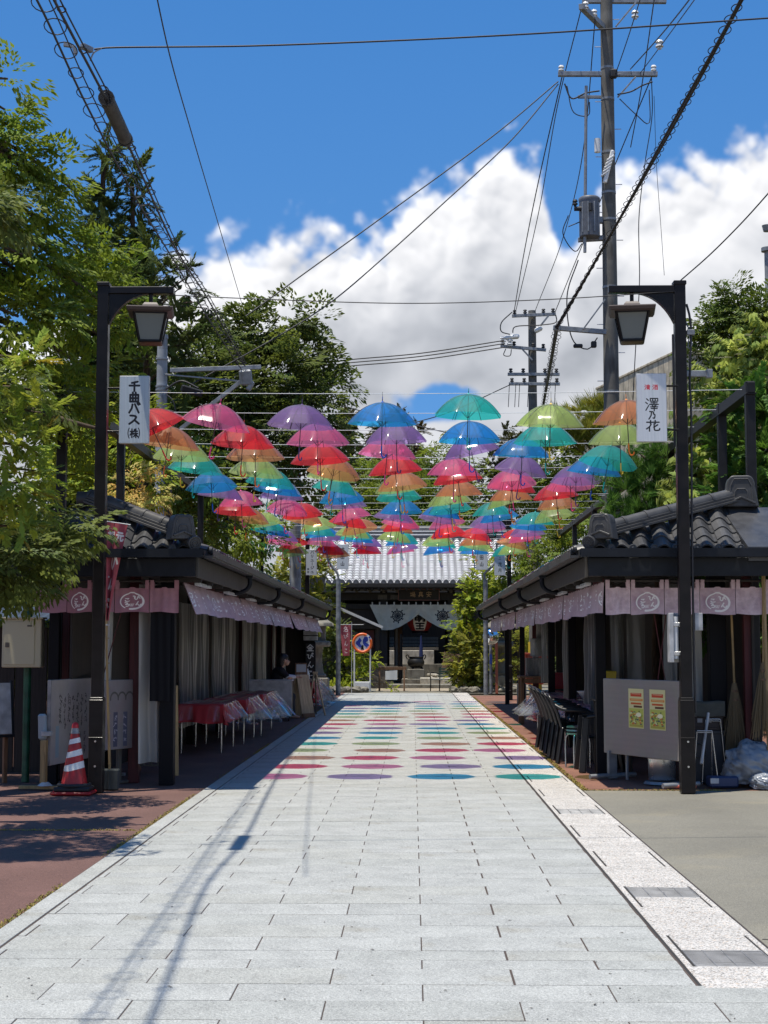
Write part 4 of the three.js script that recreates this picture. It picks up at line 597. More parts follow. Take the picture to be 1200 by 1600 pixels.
// ---------------------------------------------------------------- hanging umbrellas, their wires and the steel frame
{
  const COL = { teal: [0.06, 0.64, 0.58], blue: [0.045, 0.43, 0.82], purple: [0.47, 0.31, 0.63], pink: [0.92, 0.25, 0.49], red: [0.98, 0.075, 0.1], orange: [0.81, 0.4, 0.19], 'yellow green': [0.62, 0.74, 0.3] };
  const names = ['teal', 'blue', 'purple', 'pink', 'red', 'orange', 'yellow green'], hooks = { teal: [0.02, 0.45, 0.4], blue: [0.01, 0.1, 0.5], purple: [0.1, 0.05, 0.16], pink: [0.8, 0.08, 0.3], red: [0.7, 0.02, 0.03], orange: [0.8, 0.25, 0.03], 'yellow green': [0.85, 0.55, 0.05] };
  const Rm = 0.445, Hh = 0.275, NP = 8, prof = (t) => Hh * (1 - Math.pow(t, 2.15));            // t: 0 apex .. 1 rim tip
  const canopy = (() => { const P = [], I = [], U = [], nr = 9, na = NP * 6;
    for (let j = 0; j <= nr; j++) for (let i = 0; i <= na; i++) {
      const t = j / nr, f = (i % 6) / 6, a = (i / na) * 2 * Math.PI, sag = Math.sin(f * Math.PI);      // panels dip between the ribs and their hem is cut inwards
      const r = Rm * t * (1 - 0.065 * sag * t), y = prof(t) - 0.032 * sag * t * (1 - t * 0.55) + 0.012 * sag * t * t;
      P.push(Math.cos(a) * r, y - Hh, Math.sin(a) * r); U.push(i / na, t);
    }
    for (let j = 0; j < nr; j++) for (let i = 0; i < na; i++) { const a = j * (na + 1) + i, b = a + na + 1; I.push(a, a + 1, b + 1, a, b + 1, b); }
    const g = new THREE.BufferGeometry(); g.setAttribute('position', new THREE.Float32BufferAttribute(P, 3)); g.setAttribute('uv', new THREE.Float32BufferAttribute(U, 2)); g.setIndex(I); g.computeVertexNormals(); g.userData.keep = true; return g; })();
  const rib = (() => { const pts = []; for (let k = 0; k <= 7; k++) { const t = k / 7; pts.push([Rm * t * 0.995, prof(t) - Hh - 0.006, 0]); } return tube(pts, 0.0036, 10, 4); })();
  const stretcher = pipe([0.012, -0.3, 0], [Rm * 0.52, prof(0.52) - Hh - 0.008, 0], 0.002, 4);
  const shaft = pipe([0, 0.04, 0], [0, -0.56, 0], 0.0062, 6), ferrule = merge([cyl(0.007, 0.004, 0.075, 8, 0, 0, 0), cyl(0.022, 0.008, 0.012, 10, 0, 0, 0)]);
  const handle = tube([[0, -0.55, 0], [0, -0.63, 0], [0.004, -0.675, 0], [0.028, -0.702, 0], [0.058, -0.69, 0], [0.066, -0.66, 0]], 0.0095, 18, 6);
  const metal = std(0.045, 0.042, 0.05, 0.4), proto = {}, far = {};
  const build = (n, detail) => {
    const [r, g, b] = COL[n], film = thin(r, g, b, 0.88, 0.52, { clearcoat: 1, clearcoatRoughness: 0.09, ior: 1.5, specularIntensity: 0.22 }), hm = std(...hooks[n], 0.35);
    const u = new THREE.Group(); part('canopy', canopy, film, u); part('shaft', shaft, metal, u); part('ferrule', ferrule, hm, u); part('handle', handle, hm, u);
    if (detail) for (let k = 0; k < NP; k++) { const rb = part('rib', rib, metal, u); rb.rotation.y = -(k / NP) * 2 * Math.PI; part('stretcher', stretcher, metal, rb); }
    return u;
  };
  names.forEach((n) => { proto[n] = build(n, true); far[n] = build(n, false); });
  const xs = [-3.42, -2.38, -1.35, -0.32, 0.71, 1.75, 2.83];
  // [dx, dy, tilt about z, tilt about x] of the ones that hang nearest
  const near = { '0,0': [0.02, -0.07, 0.42, 0.1], '0,1': [-0.06, 0.01, -0.2, 0.02], '0,2': [-0.05, 0.0, -0.06, 0.03], '0,3': [-0.06, 0.03, -0.02, 0.06], '0,4': [0.0, 0.13, -0.03, 0.02], '0,5': [0.0, 0.0, -0.03, 0.1], '0,6': [-0.13, 0.05, 0.05, 0.05], '1,0': [0.09, -0.03, -0.14, 0.03], '1,1': [0.06, -0.02, -0.06, 0.0], '1,2': [0.05, 0.0, 0.0, 0.02], '1,3': [0.09, 0.02, 0.03, 0.06], '1,4': [0.07, 0.03, 0.0, 0.02], '1,5': [0.07, 0.0, 0.0, 0.02], '1,6': [0.01, 0.0, 0.02, 0.06], '2,0': [0, 0.0, -0.03, 0], '2,1': [0.05, 0, 0, 0], '2,3': [-0.03, 0.03, -0.1, 0.03], '3,0': [0, 0, -0.12, 0], '3,1': [-0.08, -0.06, -0.1, 0.0], '3,3': [0.02, -0.03, 0.1, 0.05], '4,1': [0.0, -0.05, -0.15, 0.0] };
  const rnd = mulberry(21), rowName = ['nearest', ...ORD.slice(1, 16).map((o) => o + ' nearest'), 'farthest'], H = 4.86;
  const frameL = -4.42, frameR = 4.21;
  for (let r = 0; r < 17; r++) {
    const d = 19.3 + 1.66 * r, z = -d;
    for (let c = 0; c < 7; c++) {
      const n = names[(((5 - (c + 1) + r) % 7) + 7) % 7], j = near[r + ',' + c] ?? [(rnd() - 0.5) * 0.3, (rnd() - 0.6) * 0.18, (rnd() - 0.5) * 0.42, (rnd() - 0.4) * 0.24];
      if (!near[r + ',' + c] && rnd() < 0.18) j[2] *= 1.7;
      const u = (r < 9 ? proto : far)[n].clone(); u.name = numbered('umbrella'); scene.add(u);
      u.position.set(xs[c] + j[0], H - 0.16 + j[1], z); u.rotation.set(j[3], 0, j[2]); u.children[0].rotation.y = rnd() * 0.8;
      u.children.forEach((k, i) => { if (i > 3) k.rotation.y += u.children[0].rotation.y; if (i === 3) k.rotation.y = (rnd() - 0.5) * 2.6; });
      tag(u, `${n} see-through umbrella hanging ${ORD[c]} from the left in the ${rowName[r]} row`, 'umbrella', 'umbrellas hung in rows over the lane');
      // hook of thin wire that ties the tip to the row's cable
      const top = V(0, 0.075, 0).applyEuler(u.rotation).add(u.position);
      if (H - top.y > 0.015) part('tie', pipe([0, 0.07, 0], u.worldToLocal(V(top.x, H + 0.004, z)).toArray(), 0.0025, 4), metal, u);
    }
    solo('support_wire', merge([tube([[frameL, H + 0.02, z], [-1.5, H - 0.015, z], [1.5, H - 0.015, z], [frameR, H + 0.02, z]], 0.0042, 16, 5), ...(r < 8 ? [pipe([frameL, H + 0.02, z], [frameL - 0.02, H + 0.02, z], 0.012, 6)] : [])]), M.wireWhite, `white wire across the lane carrying the ${rowName[r]} row of umbrellas`, 'wire', 'wires carrying the umbrellas');
  }
  // frame of square steel posts with a rail on top, one on each side behind the stalls
  const frame = (name, x, ds, d0, d1, label) => {
    const t = thing(name, label, 'framework', [x, 0, 0]);
    part('rail', merge([bx(0.1, 0.13, d1 - d0, 0, H + 0.0, -(d0 + d1) / 2), bx(0.13, 0.02, d1 - d0 - 0.01, 0, H - 0.075, -(d0 + d1) / 2)]), M.frame, t);
    ds.forEach((d) => part('post', bx(0.115, H + 0.085, 0.115, 0, (H + 0.085) / 2, -d, 0.008), M.frame, t));
    return t;
  };
  frame('umbrella_rack', frameL, [19.2, 23.1, 27.6, 31.9, 36.3, 40.6, 44.9], 19.0, 46.4, 'dark square steel frame standing behind the left stalls carrying wires');
  frame('umbrella_rack', frameR, [19.1, 20.85, 25, 29.2, 35.6, 40, 44.6], 19.0, 46.4, 'dark square steel frame standing behind the right stalls carrying wires');
}
// ---------------------------------------------------------------- lamp posts, signs, power poles, cables
function lampPost(x, z, s, label, h = 5.85) {           // s: +1 the arm reaches towards +x
  const t = thing('street_lamp', label, 'street lamp', [x, 0, z], 0, 'dark lamp posts with hanging lanterns');
  part('post', merge([bx(0.128, h - 1.0, 0.128, 0, 1.0 + (h - 1.0) / 2, 0, 0.006)]), M.post, t);
  part('post_base', merge([bx(0.16, 1.05, 0.16, 0, 0.525, 0, 0.008), bx(0.148, 0.03, 0.148, 0, 1.06, 0, 0.006), bx(0.166, 0.012, 0.166, 0, 0.62, 0, 0.003)]), M.post, t);
  part('bolt', merge([0.3, 0.58].map((y) => tr(new THREE.CylinderGeometry(0.012, 0.012, 0.02, 8), s * -0.0, y, 0.082, Math.PI / 2))), M.steel, t);
  part('arm', merge([bx(0.78, 0.085, 0.11, s * (0.07 + 0.36), h - 0.07, 0, 0.008), bx(0.15, 0.05, 0.15, 0, h + 0.0, 0, 0.008)]), M.post, t);
  const br = new THREE.Shape(); br.moveTo(0, 0); br.lineTo(0.46, 0); br.quadraticCurveTo(0.15, -0.03, 0, -0.36); br.lineTo(0, 0);
  const bg = tr(extrude(br, 0.07), 0, 0, -0.035); if (s < 0) tr(bg, 0, 0, 0, 0, Math.PI, 0); part('bracket', tr(bg, s * 0.07, h - 0.11, 0), M.post, t);
  // lantern: stem, flared square roof, tapering frame with four panes
  const L = new THREE.Group(); L.name = 'lantern'; L.position.set(s * 0.55, h - 0.12, 0); L.rotation.y = s * 0.12; t.add(L);
  part('stem', cyl(0.024, 0.024, 0.11, 10, 0, -0.1, 0), M.post, L);
  const roofG = (() => { const ring = [[0.075, -0.1], [0.095, -0.125], [0.115, -0.165], [0.17, -0.205], [0.225, -0.222], [0.27, -0.205], [0.285, -0.18], [0.29, -0.192], [0.27, -0.225], [0.19, -0.245]], T = []; for (let k = 0; k < ring.length - 1; k++) for (let q = 0; q < 4; q++) { const c = (r, y, i, up) => { const a = Math.PI / 4 + i * Math.PI / 2; return [Math.cos(a) * r * 1.3, y + (up ? 0.025 : 0), Math.sin(a) * r * 1.3]; }; const [r0, y0] = ring[k], [r1, y1] = ring[k + 1]; T.push(...quad(c(r0, y0, q), c(r1, y1, q), c(r1, y1, q + 1), c(r0, y0, q + 1))); } return tris(T); })();
  roofG.computeVertexNormals(); part('lantern_roof', roofG, std(0.06, 0.04, 0.038, 0.5, { side: THREE.DoubleSide }), L);
  const a = 0.185, b = 0.122, y0 = -0.24, y1 = -0.56, fr = [];
  for (const [i, k] of [[1, 1], [1, -1], [-1, 1], [-1, -1]]) fr.push(bar([i * a, y0, k * a], [i * b, y1, k * b], 0.026, 0.026));
  for (const [w, y] of [[a, y0], [b, y1]]) for (const q of [1, -1]) fr.push(bx(2 * w + 0.024, 0.024, 0.024, 0, y, q * w), bx(0.024, 0.024, 2 * w + 0.024, q * w, y, 0));
  fr.push(bx(2 * b, 0.012, 2 * b, 0, y1 - 0.012, 0)); part('lantern_frame', merge(fr), M.post, L);
  const pn = (q) => { const c = [[-a, y0, a], [a, y0, a], [b, y1, b], [-b, y1, b]]; return tr(tris(quad(...c)), 0, 0, 0, 0, q * Math.PI / 2, 0, [0.985, 1, 0.985]); };
  for (let q = 0; q < 4; q++) part('pane', pn(q), M.lampGlass, L);
  return t;
}
lampPost(-3.595, -17.6, 1, 'near left dark lamp post with hanging lantern beside the traffic cone');
{ const t = lampPost(3.1, -17.65, -1, 'near right dark lamp post with hanging lantern beside the notice board');
  part('cable_run', merge([tube([[0.075, 5.6, 0.04], [0.12, 5.4, 0.03], [0.1, 4.7, 0.02], [0.11, 4.4, 0.02], [0.095, 3, 0.03], [0.095, 1.2, 0.03], [0.1, 0.9, 0.03]], 0.014, 40, 6), bx(0.022, 1.3, 0.03, -0.085, 4.6, 0.02)]), M.cable, t);
  part('junction_box', merge([bx(0.09, 0.06, 0.06, 0.12, 5.27, 0.02), pipe([0.07, 5.4, 0], [0.12, 5.27, 0.02], 0.008), tube([[0.1, 5.24, 0.02], [0.13, 5.12, 0.03], [0.09, 5.08, 0.02], [0.1, 5.2, 0.02]], 0.008, 16, 5)]), M.galv, t);
  part('sign_bracket', merge([bx(0.28, 0.07, 0.05, 0.19, 4.79, 0.0), bx(0.07, 0.1, 0.07, 0.33, 4.79, 0.0)]), M.galv, t);
  const f = part('light_box', merge([bx(0.05, 0.56, 0.16, -0.155, 1.75, -0.05), bx(0.14, 0.56, 0.02, -0.1, 1.75, -0.12)]), M.white, t); part('tube', cyl(0.032, 0.032, 0.48, 12, -0.1, 1.51, -0.02), M.porcelain, f); part('clip', merge([bx(0.13, 0.045, 0.1, -0.11, 1.9, -0.03), bx(0.13, 0.045, 0.1, -0.11, 1.57, -0.03)]), M.steel, f);
  part('switch_box', bx(0.09, 0.2, 0.08, 0.16, 1.93, -0.04), M.white, t);
}
lampPost(-3.3, -48.2, 1, 'far left lamp post at the end of the left stalls', 5.7);
lampPost(2.99, -47.8, -1, 'far right lamp post at the end of the right stalls', 5.7);
// sign boxes that hang beside the posts
function sign(x, y, z, w, h, draw, label, s, dpt = 0.05) {
  const t = thing('hanging_sign', label, 'sign', [x, y, z]);
  part('board', bx(w, h, dpt, 0, 0, 0, 0.006), M.white, t);
  part('face', face(w - 0.012, h - 0.012, 0, 0, dpt / 2 + 0.003), printed(canvasTex(256, Math.round((256 * h) / w), draw), 0.4), t);
  part('bracket', merge([0.32, -0.32].map((k) => bx(0.16, 0.022, 0.022, -s * (w / 2 + 0.06), k * h, 0))), M.post, t);
  return t;
}
const dirt = (c, w, h, base, streak) => { c.fillStyle = base; c.fillRect(0, 0, w, h); const r = mulberry(4); for (let i = 0; i < 26; i++) { c.globalAlpha = 0.05 + r() * 0.06; c.fillStyle = r() < 0.5 ? streak : '#ffffff'; const x = r() * w, k = 6 + r() * 16; c.beginPath(); c.moveTo(x, 0); c.lineTo(x + k, 0); c.lineTo(x + k * 2.2, h); c.lineTo(x + k * 1.6, h); c.fill(); } c.globalAlpha = 1; };
sign(-3.2, 4.365, -17.5, 0.345, 0.785, (c, w, h) => { dirt(c, w, h, '#b4bec4', '#8a97a0'); const k = '#14141c'; ['千', '曲', 'バ', 'ス'].forEach((g, i) => write(c, g, w * 0.3, h * (0.07 + i * 0.166), w * 0.4, 18, k, w * 0.36)); write(c, '株', w * 0.36, h * 0.785, w * 0.28, 12, k, w * 0.32); c.lineWidth = 8; c.strokeStyle = k; for (const q of [-1, 1]) { c.beginPath(); c.moveTo(w * (0.5 + q * 0.16), h * 0.78); c.quadraticCurveTo(w * (0.5 + q * 0.24), h * 0.855, w * (0.5 + q * 0.16), h * 0.93); c.stroke(); } }, 'pale bus company sign beside the near left lamp post', 1);
sign(2.735, 4.37, -17.5, 0.345, 0.79, (c, w, h) => { dirt(c, w, h, '#d5d8db', '#b4bac0'); write(c, '清', w * 0.26, h * 0.155, w * 0.19, 6, '#d04048'); write(c, '酒', w * 0.53, h * 0.155, w * 0.19, 6, '#d04048'); write(c, '澤', w * 0.27, h * 0.35, w * 0.46, 10, '#141416', w * 0.46); write(c, '乃', w * 0.36, h * 0.54, w * 0.3, 11, '#141416', w * 0.32); write(c, '花', w * 0.28, h * 0.68, w * 0.5, 12, '#141416', w * 0.4); }, 'white sake sign with brushed black characters beside the near right lamp post', -1);
sign(-3.17, 4.27, -48.1, 0.34, 0.8, (c, w, h) => { dirt(c, w, h, '#d2d6d8', '#aab2b8'); ['バ', 'リ', 'ュ', '｜', 'ジ', 'ュ'].forEach((g, i) => write(c, g, w * 0.4, h * (0.03 + i * 0.155), w * 0.36, 12, '#1c2430', w * 0.3)); write(c, '金', w * 0.1, h * 0.72, w * 0.2, 8, '#1c2430'); write(c, '田', w * 0.1, h * 0.84, w * 0.2, 8, '#1c2430'); }, 'small white shop sign with katakana at the far left lamp post', 1);
sign(2.7, 4.25, -47.7, 0.34, 0.82, (c, w, h) => { dirt(c, w, h, '#cfd3d6', '#aab2b8'); write(c, '月', w * 0.36, h * 0.1, w * 0.3, 9, '#15171c'); write(c, '二', w * 0.36, h * 0.3, w * 0.28, 9, '#15171c'); write(c, '花', w * 0.3, h * 0.5, w * 0.42, 11, '#15171c'); write(c, '月', w * 0.32, h * 0.74, w * 0.36, 11, '#15171c'); }, 'small white sign with brushed characters at the far right lamp post', -1);
// two plain steel street lights beyond the stalls, each with a small board
for (const s of [-1, 1]) {
  const z = s < 0 ? -53.0 : -53.4, x = s < 0 ? -2.56 : 2.52, t = thing('street_light', s < 0 ? 'thin grey steel street light with curved arm left of the temple gate' : 'thin grey steel street light with curved arm behind the right bush', 'street light', [x, 0, z]);
  part('pole', cyl(0.085, 0.08, 3.95, 14), M.galv, t);
  part('collar', cyl(0.1, 0.1, 0.1, 14, 0, 2.55, 0), M.galv, t);
  part('arm', tube([[0, 3.9, 0], [-0.03, 4.15, 0], [s * 0.22, 4.4, 0], [s * 0.36, 4.62, 0], [s * 0.4, 5.2, 0]], 0.04, 30, 8), M.galv, t);
  part('lamp_head', bx(0.5, 0.1, 0.24, s * 0.6, 5.22, 0, 0.03), M.galv, t);
  sign(x - s * 0.13 + (s < 0 ? 0.02 : -0.0), 4.72, z + 0.12, 0.4, 0.86, (c, w, h) => { dirt(c, w, h, '#d2d8db', '#aab4ba'); ['成', '田', '山'].forEach((g, i) => write(c, g, w * 0.3, h * (0.12 + i * 0.28), w * 0.38, 13, '#15202a', w * 0.42)); }, s < 0 ? 'pale temple name board on the left steel street light' : 'pale temple name board on the right steel street light', s);
}
// ---- power poles
const insulator = (x, y, z, k = 1) => merge([cyl(0.03 * k, 0.03 * k, 0.03, 10, x, y, z), cyl(0.055 * k, 0.05 * k, 0.03, 10, x, y + 0.03 * k, z), cyl(0.03 * k, 0.03 * k, 0.03, 10, x, y + 0.06 * k, z), cyl(0.055 * k, 0.04 * k, 0.04, 10, x, y + 0.09 * k, z)]);
{
  const t = thing('power_pole', 'tall concrete power pole with transformer rising behind the right stall roof', 'power pole', [4.3, 0, -33]);
  const A = (p) => [p[0] - 4.3, p[1], p[2] + 33];
  part('pole', cyl(0.195, 0.13, 17, 24), M.concPole, t);
  const step = []; for (let k = 0; k < 22; k++) { const y = 2.4 + k * 0.62, s = k % 2 ? 1 : -1, r = 0.19 - y * 0.0036; step.push(pipe([s * r, y, 0.05], [s * (r + 0.14), y, 0.05], 0.009, 6)); } part('step_bolt', merge(step), M.steel, t).userData.kind = 'stuff';
  for (const y of [5.4, 7.1, 9.4, 10.9, 11.5, 12.4, 13.6, 14.3]) part('band', cyl(0.2 - y * 0.0037, 0.2 - y * 0.0037, 0.05, 24, 0, y, 0), M.galv, t);
  const arm = (a, b, w, ins, nm = 'crossarm') => { const p = part(nm, bar(A(a), A(b), w, w), M.galv, t); return p; };
  const c1 = arm([3.22, 14.21, -33], [5.40, 14.19, -33], 0.1); part('insulator', merge([insulator(...A([3.29, 14.25, -33]), 1.2), insulator(...A([5.32, 14.24, -33]), 1.2)]), M.porcelain, c1); part('brace', bar(A([4.51, 13.64, -32.9]), A([4.91, 14.10, -32.9]), 0.05, 0.03), M.galv, c1);
  const c2 = arm([3.77, 15.87, -33], [5.62, 15.85, -33], 0.1); part('brace', bar(A([4.49, 15.24, -32.9]), A([4.96, 15.81, -32.9]), 0.05, 0.03), M.galv, c2);
  const c3 = arm([3.59, 15.15, -31.6], [4.25, 15.23, -33], 0.12); part('insulator', merge([insulator(...A([3.69, 15.12, -31.7]), 1.3), insulator(...A([3.93, 15.16, -32.2]), 1.3)]), M.porcelain, c3);
  arm([3.65, 13.69, -33], [4.24, 13.68, -33], 0.06); arm([3.62, 10.48, -33], [4.20, 10.51, -33], 0.09);
  part('conduit', pipe(A([3.81, 13.86, -32.8]), A([3.74, 10.15, -32.8]), 0.035, 10), M.galv, t);
  const c4 = arm([3.04, 8.50, -32.8], [4.18, 8.40, -32.8], 0.1); part('brace', bar(A([3.67, 8.44, -32.7]), A([4.15, 9.09, -32.7]), 0.06, 0.03), M.galv, c4);
  const tp = A([3.86, 10.50, -32.9]), tfm = part('transformer', tr(lathe([[0, 0], [0.2, 0], [0.225, 0.03], [0.225, 0.8], [0.235, 0.82], [0.235, 0.87], [0.2, 0.9], [0, 0.92]], 24), ...tp), std(0.18, 0.195, 0.22, 0.45, { map: tTile }), t);
  part('cooling_rib', merge([0, 1, 2, 3].map((k) => bx(0.03, 0.66, 0.03, tp[0] + Math.cos(0.6 + k * 0.6) * 0.228, tp[1] + 0.42, tp[2] + Math.sin(0.6 + k * 0.6) * 0.228))), M.galv, tfm);
  part('bushing', merge([insulator(tp[0] - 0.32, tp[1] + 0.68, tp[2] + 0.1, 1.1), tr(new THREE.CylinderGeometry(0.05, 0.05, 0.2, 10), tp[0] - 0.24, tp[1] + 0.62, tp[2] + 0.1, 0, 0, Math.PI / 2), tr(new THREE.CylinderGeometry(0.045, 0.045, 0.16, 10), tp[0] + 0.0, tp[1] + 0.62, tp[2] + 0.24)]), M.rubber, tfm);
  part('hanger', merge([bx(0.2, 0.14, 0.12, tp[0] + 0.3, tp[1] + 0.42, 0), bx(0.2, 0.1, 0.12, tp[0] + 0.3, tp[1] + 0.02, 0)]), M.galv, tfm);
  part('cutout', merge([0, 1, 2, 3, 4].map((k) => bx(0.2, 0.035, 0.12, -0.1 + k * 0.03, 11.9 + k * 0.085, 0.2, 0.01, 0, 0, 0.6)).concat([bx(0.09, 0.75, 0.09, -0.02, 12.05, 0.2, 0.02, 0, 0, -0.25), cyl(0.07, 0.07, 0.3, 10, -0.25, 12.4, 0.12)])), M.porcelain, t);
  part('jumper_wire', merge([tube([[-0.95, 13.95, 0.1], [-0.8, 13.6, 0.15], [-0.5, 13.7, 0.2], [-0.2, 13.75, 0.2]], 0.018, 24, 5), tube([[-0.9, 13.9, 0.1], [-0.75, 13.25, 0.2], [-0.45, 13.2, 0.2], [-0.42, 13.5, 0.2]], 0.012, 24, 5), tube([[0.2, 13.7, 0.1], [0.5, 13.75, 0.15], [0.75, 13.9, 0.1], [0.98, 14.0, 0.05]], 0.018, 24, 5), tube([[0.25, 13.6, 0.1], [0.6, 13.2, 0.2], [0.85, 13.0, 0.2], [0.9, 13.8, 0.1]], 0.012, 24, 5), tube([[-0.9, 11.0, 0.1], [-1.02, 10.6, 0.1], [-0.75, 10.2, 0.1], [-0.62, 10.35, 0.2]], 0.012, 24, 5), tube([[-0.7, 10.0, 0.15], [-0.95, 9.2, 0.15], [-0.8, 8.2, 0.1], [-0.5, 8.05, 0.1], [-0.3, 8.3, 0.1]], 0.014, 30, 5), tube([[-0.2, 11.2, 0.15], [-0.55, 10.9, 0.15], [-0.9, 10.75, 0.1]], 0.012, 16, 5)]), M.cable, t);
  part('connector', merge([bx(0.16, 0.2, 0.14, 0.12, 14.15, 0.15, 0.03), bx(0.2, 0.08, 0.1, -0.72, 8.12, 0.1, 0.02), bx(0.12, 0.14, 0.1, -0.38, 8.15, 0.1, 0.02)]), M.rubber, t);
}
{
  const t = thing('power_pole', 'concrete power pole with four crossarms farther down the right side', 'power pole', [4.1, 0, -52]), A = (p) => [p[0] - 4.1, p[1], p[2] + 52];
  part('pole', cyl(0.2, 0.13, 13.1, 20), M.concPole, t); part('guard', cyl(0.225, 0.225, 1.6, 20, 0, 0.2, 0), M.yellow, t, 'yellow guard sleeve at the foot');
  for (const [a, b] of [[[3.40, 12.88, -51.8], [4.89, 12.94, -51.8]], [[3.00, 11.84, -51.8], [4.55, 11.70, -51.8]], [[3.24, 10.87, -51.8], [5.00, 10.86, -51.8]], [[3.28, 10.54, -51.8], [5.01, 10.53, -51.8]]]) { const c = part('crossarm', bar(A(a), A(b), 0.1), M.galv, t); const p = A(a), q = A(b), n = [0.06, 0.3, 0.72, 0.94]; part('insulator', merge(n.map((k) => insulator(lerp(p[0], q[0], k), lerp(p[1], q[1], k) + 0.04, lerp(p[2], q[2], k), 1.3))), M.rubber, c); }
  part('brace', merge([bar(A([4.17, 12.28, -51.7]), A([4.64, 12.87, -51.7]), 0.06), bar(A([4.08, 11.33, -51.7]), A([3.74, 11.71, -51.7]), 0.05)]), M.galv, t);
  part('fitting', merge([insulator(...A([3.08, 11.91, -51.7]), 2), insulator(...A([3.32, 11.82, -51.7]), 2), bx(0.5, 0.14, 0.2, ...A([3.39, 12.13, -51.7]), 0.04, 0, 0, 0.1), bx(0.3, 0.16, 0.2, ...A([4.29, 12.39, -51.7]), 0.05, 0, 0, 0.5)]), M.porcelain, t);
  part('jumper_wire', merge([tube([A([3.39, 12.97, -51.6]), A([3.02, 12.59, -51.6]), A([3.02, 12.31, -51.6]), A([3.32, 12.20, -51.6])], 0.02, 20, 5), tube([A([4.87, 12.87, -51.6]), A([4.89, 12.63, -51.6]), A([4.37, 12.52, -51.6]), A([3.45, 12.44, -51.6]), A([3.41, 12.26, -51.6])], 0.02, 24, 5), tube([A([3.17, 11.71, -51.6]), A([3.10, 11.49, -51.6]), A([3.31, 11.47, -51.6]), A([3.36, 11.69, -51.6])], 0.016, 20, 5), ...[[796, 620], [806, 640], [812, 632], [826, 640], [868, 640]].map(([x, y]) => pipe(A([3.63, 10.50, -51.6]).map((v, i) => (i ? v : v + (x - 812) * 0.0216)), A([3.63, 9.71, -51.6]).map((v, i) => (i ? v : v + (x - 814) * 0.0216)), 0.012, 5))]), M.cable, t);
}
{ // concrete pole on the left with a bracket, a box and a flood light
  const t = thing('concrete_pole', 'pale concrete pole behind the left stall with a bracket and grey box', 'pole', [-4.95, 0, -30]), A = (p) => [p[0] + 4.95, p[1], p[2] + 30];
  part('pole', cyl(0.15, 0.1, 7.75, 20), M.concPale, t); part('cap', cyl(0.115, 0.11, 0.08, 16, 0, 7.72, 0), M.galv, t);
  part('bracket', merge([bar(A([-4.77, 7.07, -29.9]), A([-2.98, 7.13, -29.9]), 0.08), bar(A([-4.56, 5.90, -29.9]), A([-3.36, 6.86, -29.9]), 0.07), bar(A([-4.87, 6.99, -29.9]), A([-3.36, 6.85, -29.9]), 0.03)]), M.galv, t);
  part('box', merge([bx(0.22, 0.3, 0.25, ...A([-3.27, 6.91, -29.8]), 0.03, 0.2, 0.3, 0.1), bx(0.1, 0.2, 0.1, ...A([-3.18, 6.74, -29.8]), 0.02, 0, 0, -0.5)]), M.galv, t);
  part('flood_light', bx(0.42, 0.14, 0.3, ...A([-4.30, 6.61, -29.6]), 0.02, 0.2, 0.2, -0.3), M.frame, t);
  for (const y of [7.3, 6.75, 6.68, 6.1]) part('band', cyl(0.125, 0.125, 0.035, 16, 0, y, 0), M.galv, t);
  part('cable_loops', merge([tube([[0.1, 6.6, 0.1], [0.25, 6.45, 0.15], [0.3, 6.0, 0.15], [0.15, 5.7, 0.13], [0.12, 6.2, 0.13]], 0.012, 30, 5), tube([[0.1, 6.7, 0.1], [0.4, 6.85, 0.15], [0.75, 6.7, 0.2]], 0.02, 16, 5), tube([[0.1, 6.3, 0.12], [0.32, 6.2, 0.15], [0.3, 5.85, 0.15], [0.1, 5.6, 0.13]], 0.009, 24, 5)]), M.cable, t);
}
{ const t = thing('concrete_pole', 'pale concrete pole far down the left side beside a dark lamp post', 'pole', [-3.62, 0, -47.4]); part('pole', cyl(0.2, 0.15, 8.4, 20), M.concPale, t); part('cap', cyl(0.16, 0.155, 0.06, 16, 0, 8.4, 0), M.galv, t); }
// ---- overhead cables
const cable = (pts, r, label, n = 60) => solo('cable', tube(pts, r, n, 6), M.cable, label, 'cable');
function lashed(pts, r, label, coilR, pitch, extra) {   // a thick cable hung on a messenger wire by rings, with slack coils
  const t = thing('cable_bundle', label, 'cable'), c = new THREE.CatmullRomCurve3(pts.map((p) => V(...p))), L = c.getLength();
  part('cable', new THREE.TubeGeometry(c, 90, r, 7), M.cable, t);
  part('messenger_wire', new THREE.TubeGeometry(new THREE.CatmullRomCurve3(pts.map((p) => V(p[0] + coilR * 0.5, p[1] + coilR * 1.3, p[2]))), 90, Math.min(0.012, r * 0.6), 6), M.cable, t);
  if (extra) part('cable', new THREE.TubeGeometry(new THREE.CatmullRomCurve3(pts.map((p, i) => V(p[0] - r * 1.1, p[1] - r * 0.9 * (i % 2 ? 1 : -1), p[2]))), 90, r * 0.7, 6), M.cable, t);
  const rings = [], n = Math.floor(L / pitch); for (let k = 0; k < n; k++) { const p = c.getPointAt((k + 0.5) / n), tg = c.getTangentAt((k + 0.5) / n), g = new THREE.TorusGeometry(coilR * (0.75 + 0.5 * hash(k, 3, 5)), Math.min(0.0065, r * 0.5), 5, 14), q = new THREE.Quaternion().setFromUnitVectors(V(0, 0, 1), tg.clone().add(V(0, 0.35, 0.9)).normalize()); rings.push(g.applyMatrix4(new THREE.Matrix4().compose(p.add(V(coilR * 0.2, coilR * 0.65, 0)), q, V(1, 1.15, 1)))); }
  part('hanger_rings', merge(rings), M.cable, t).userData.kind = 'stuff';
  return t;
}
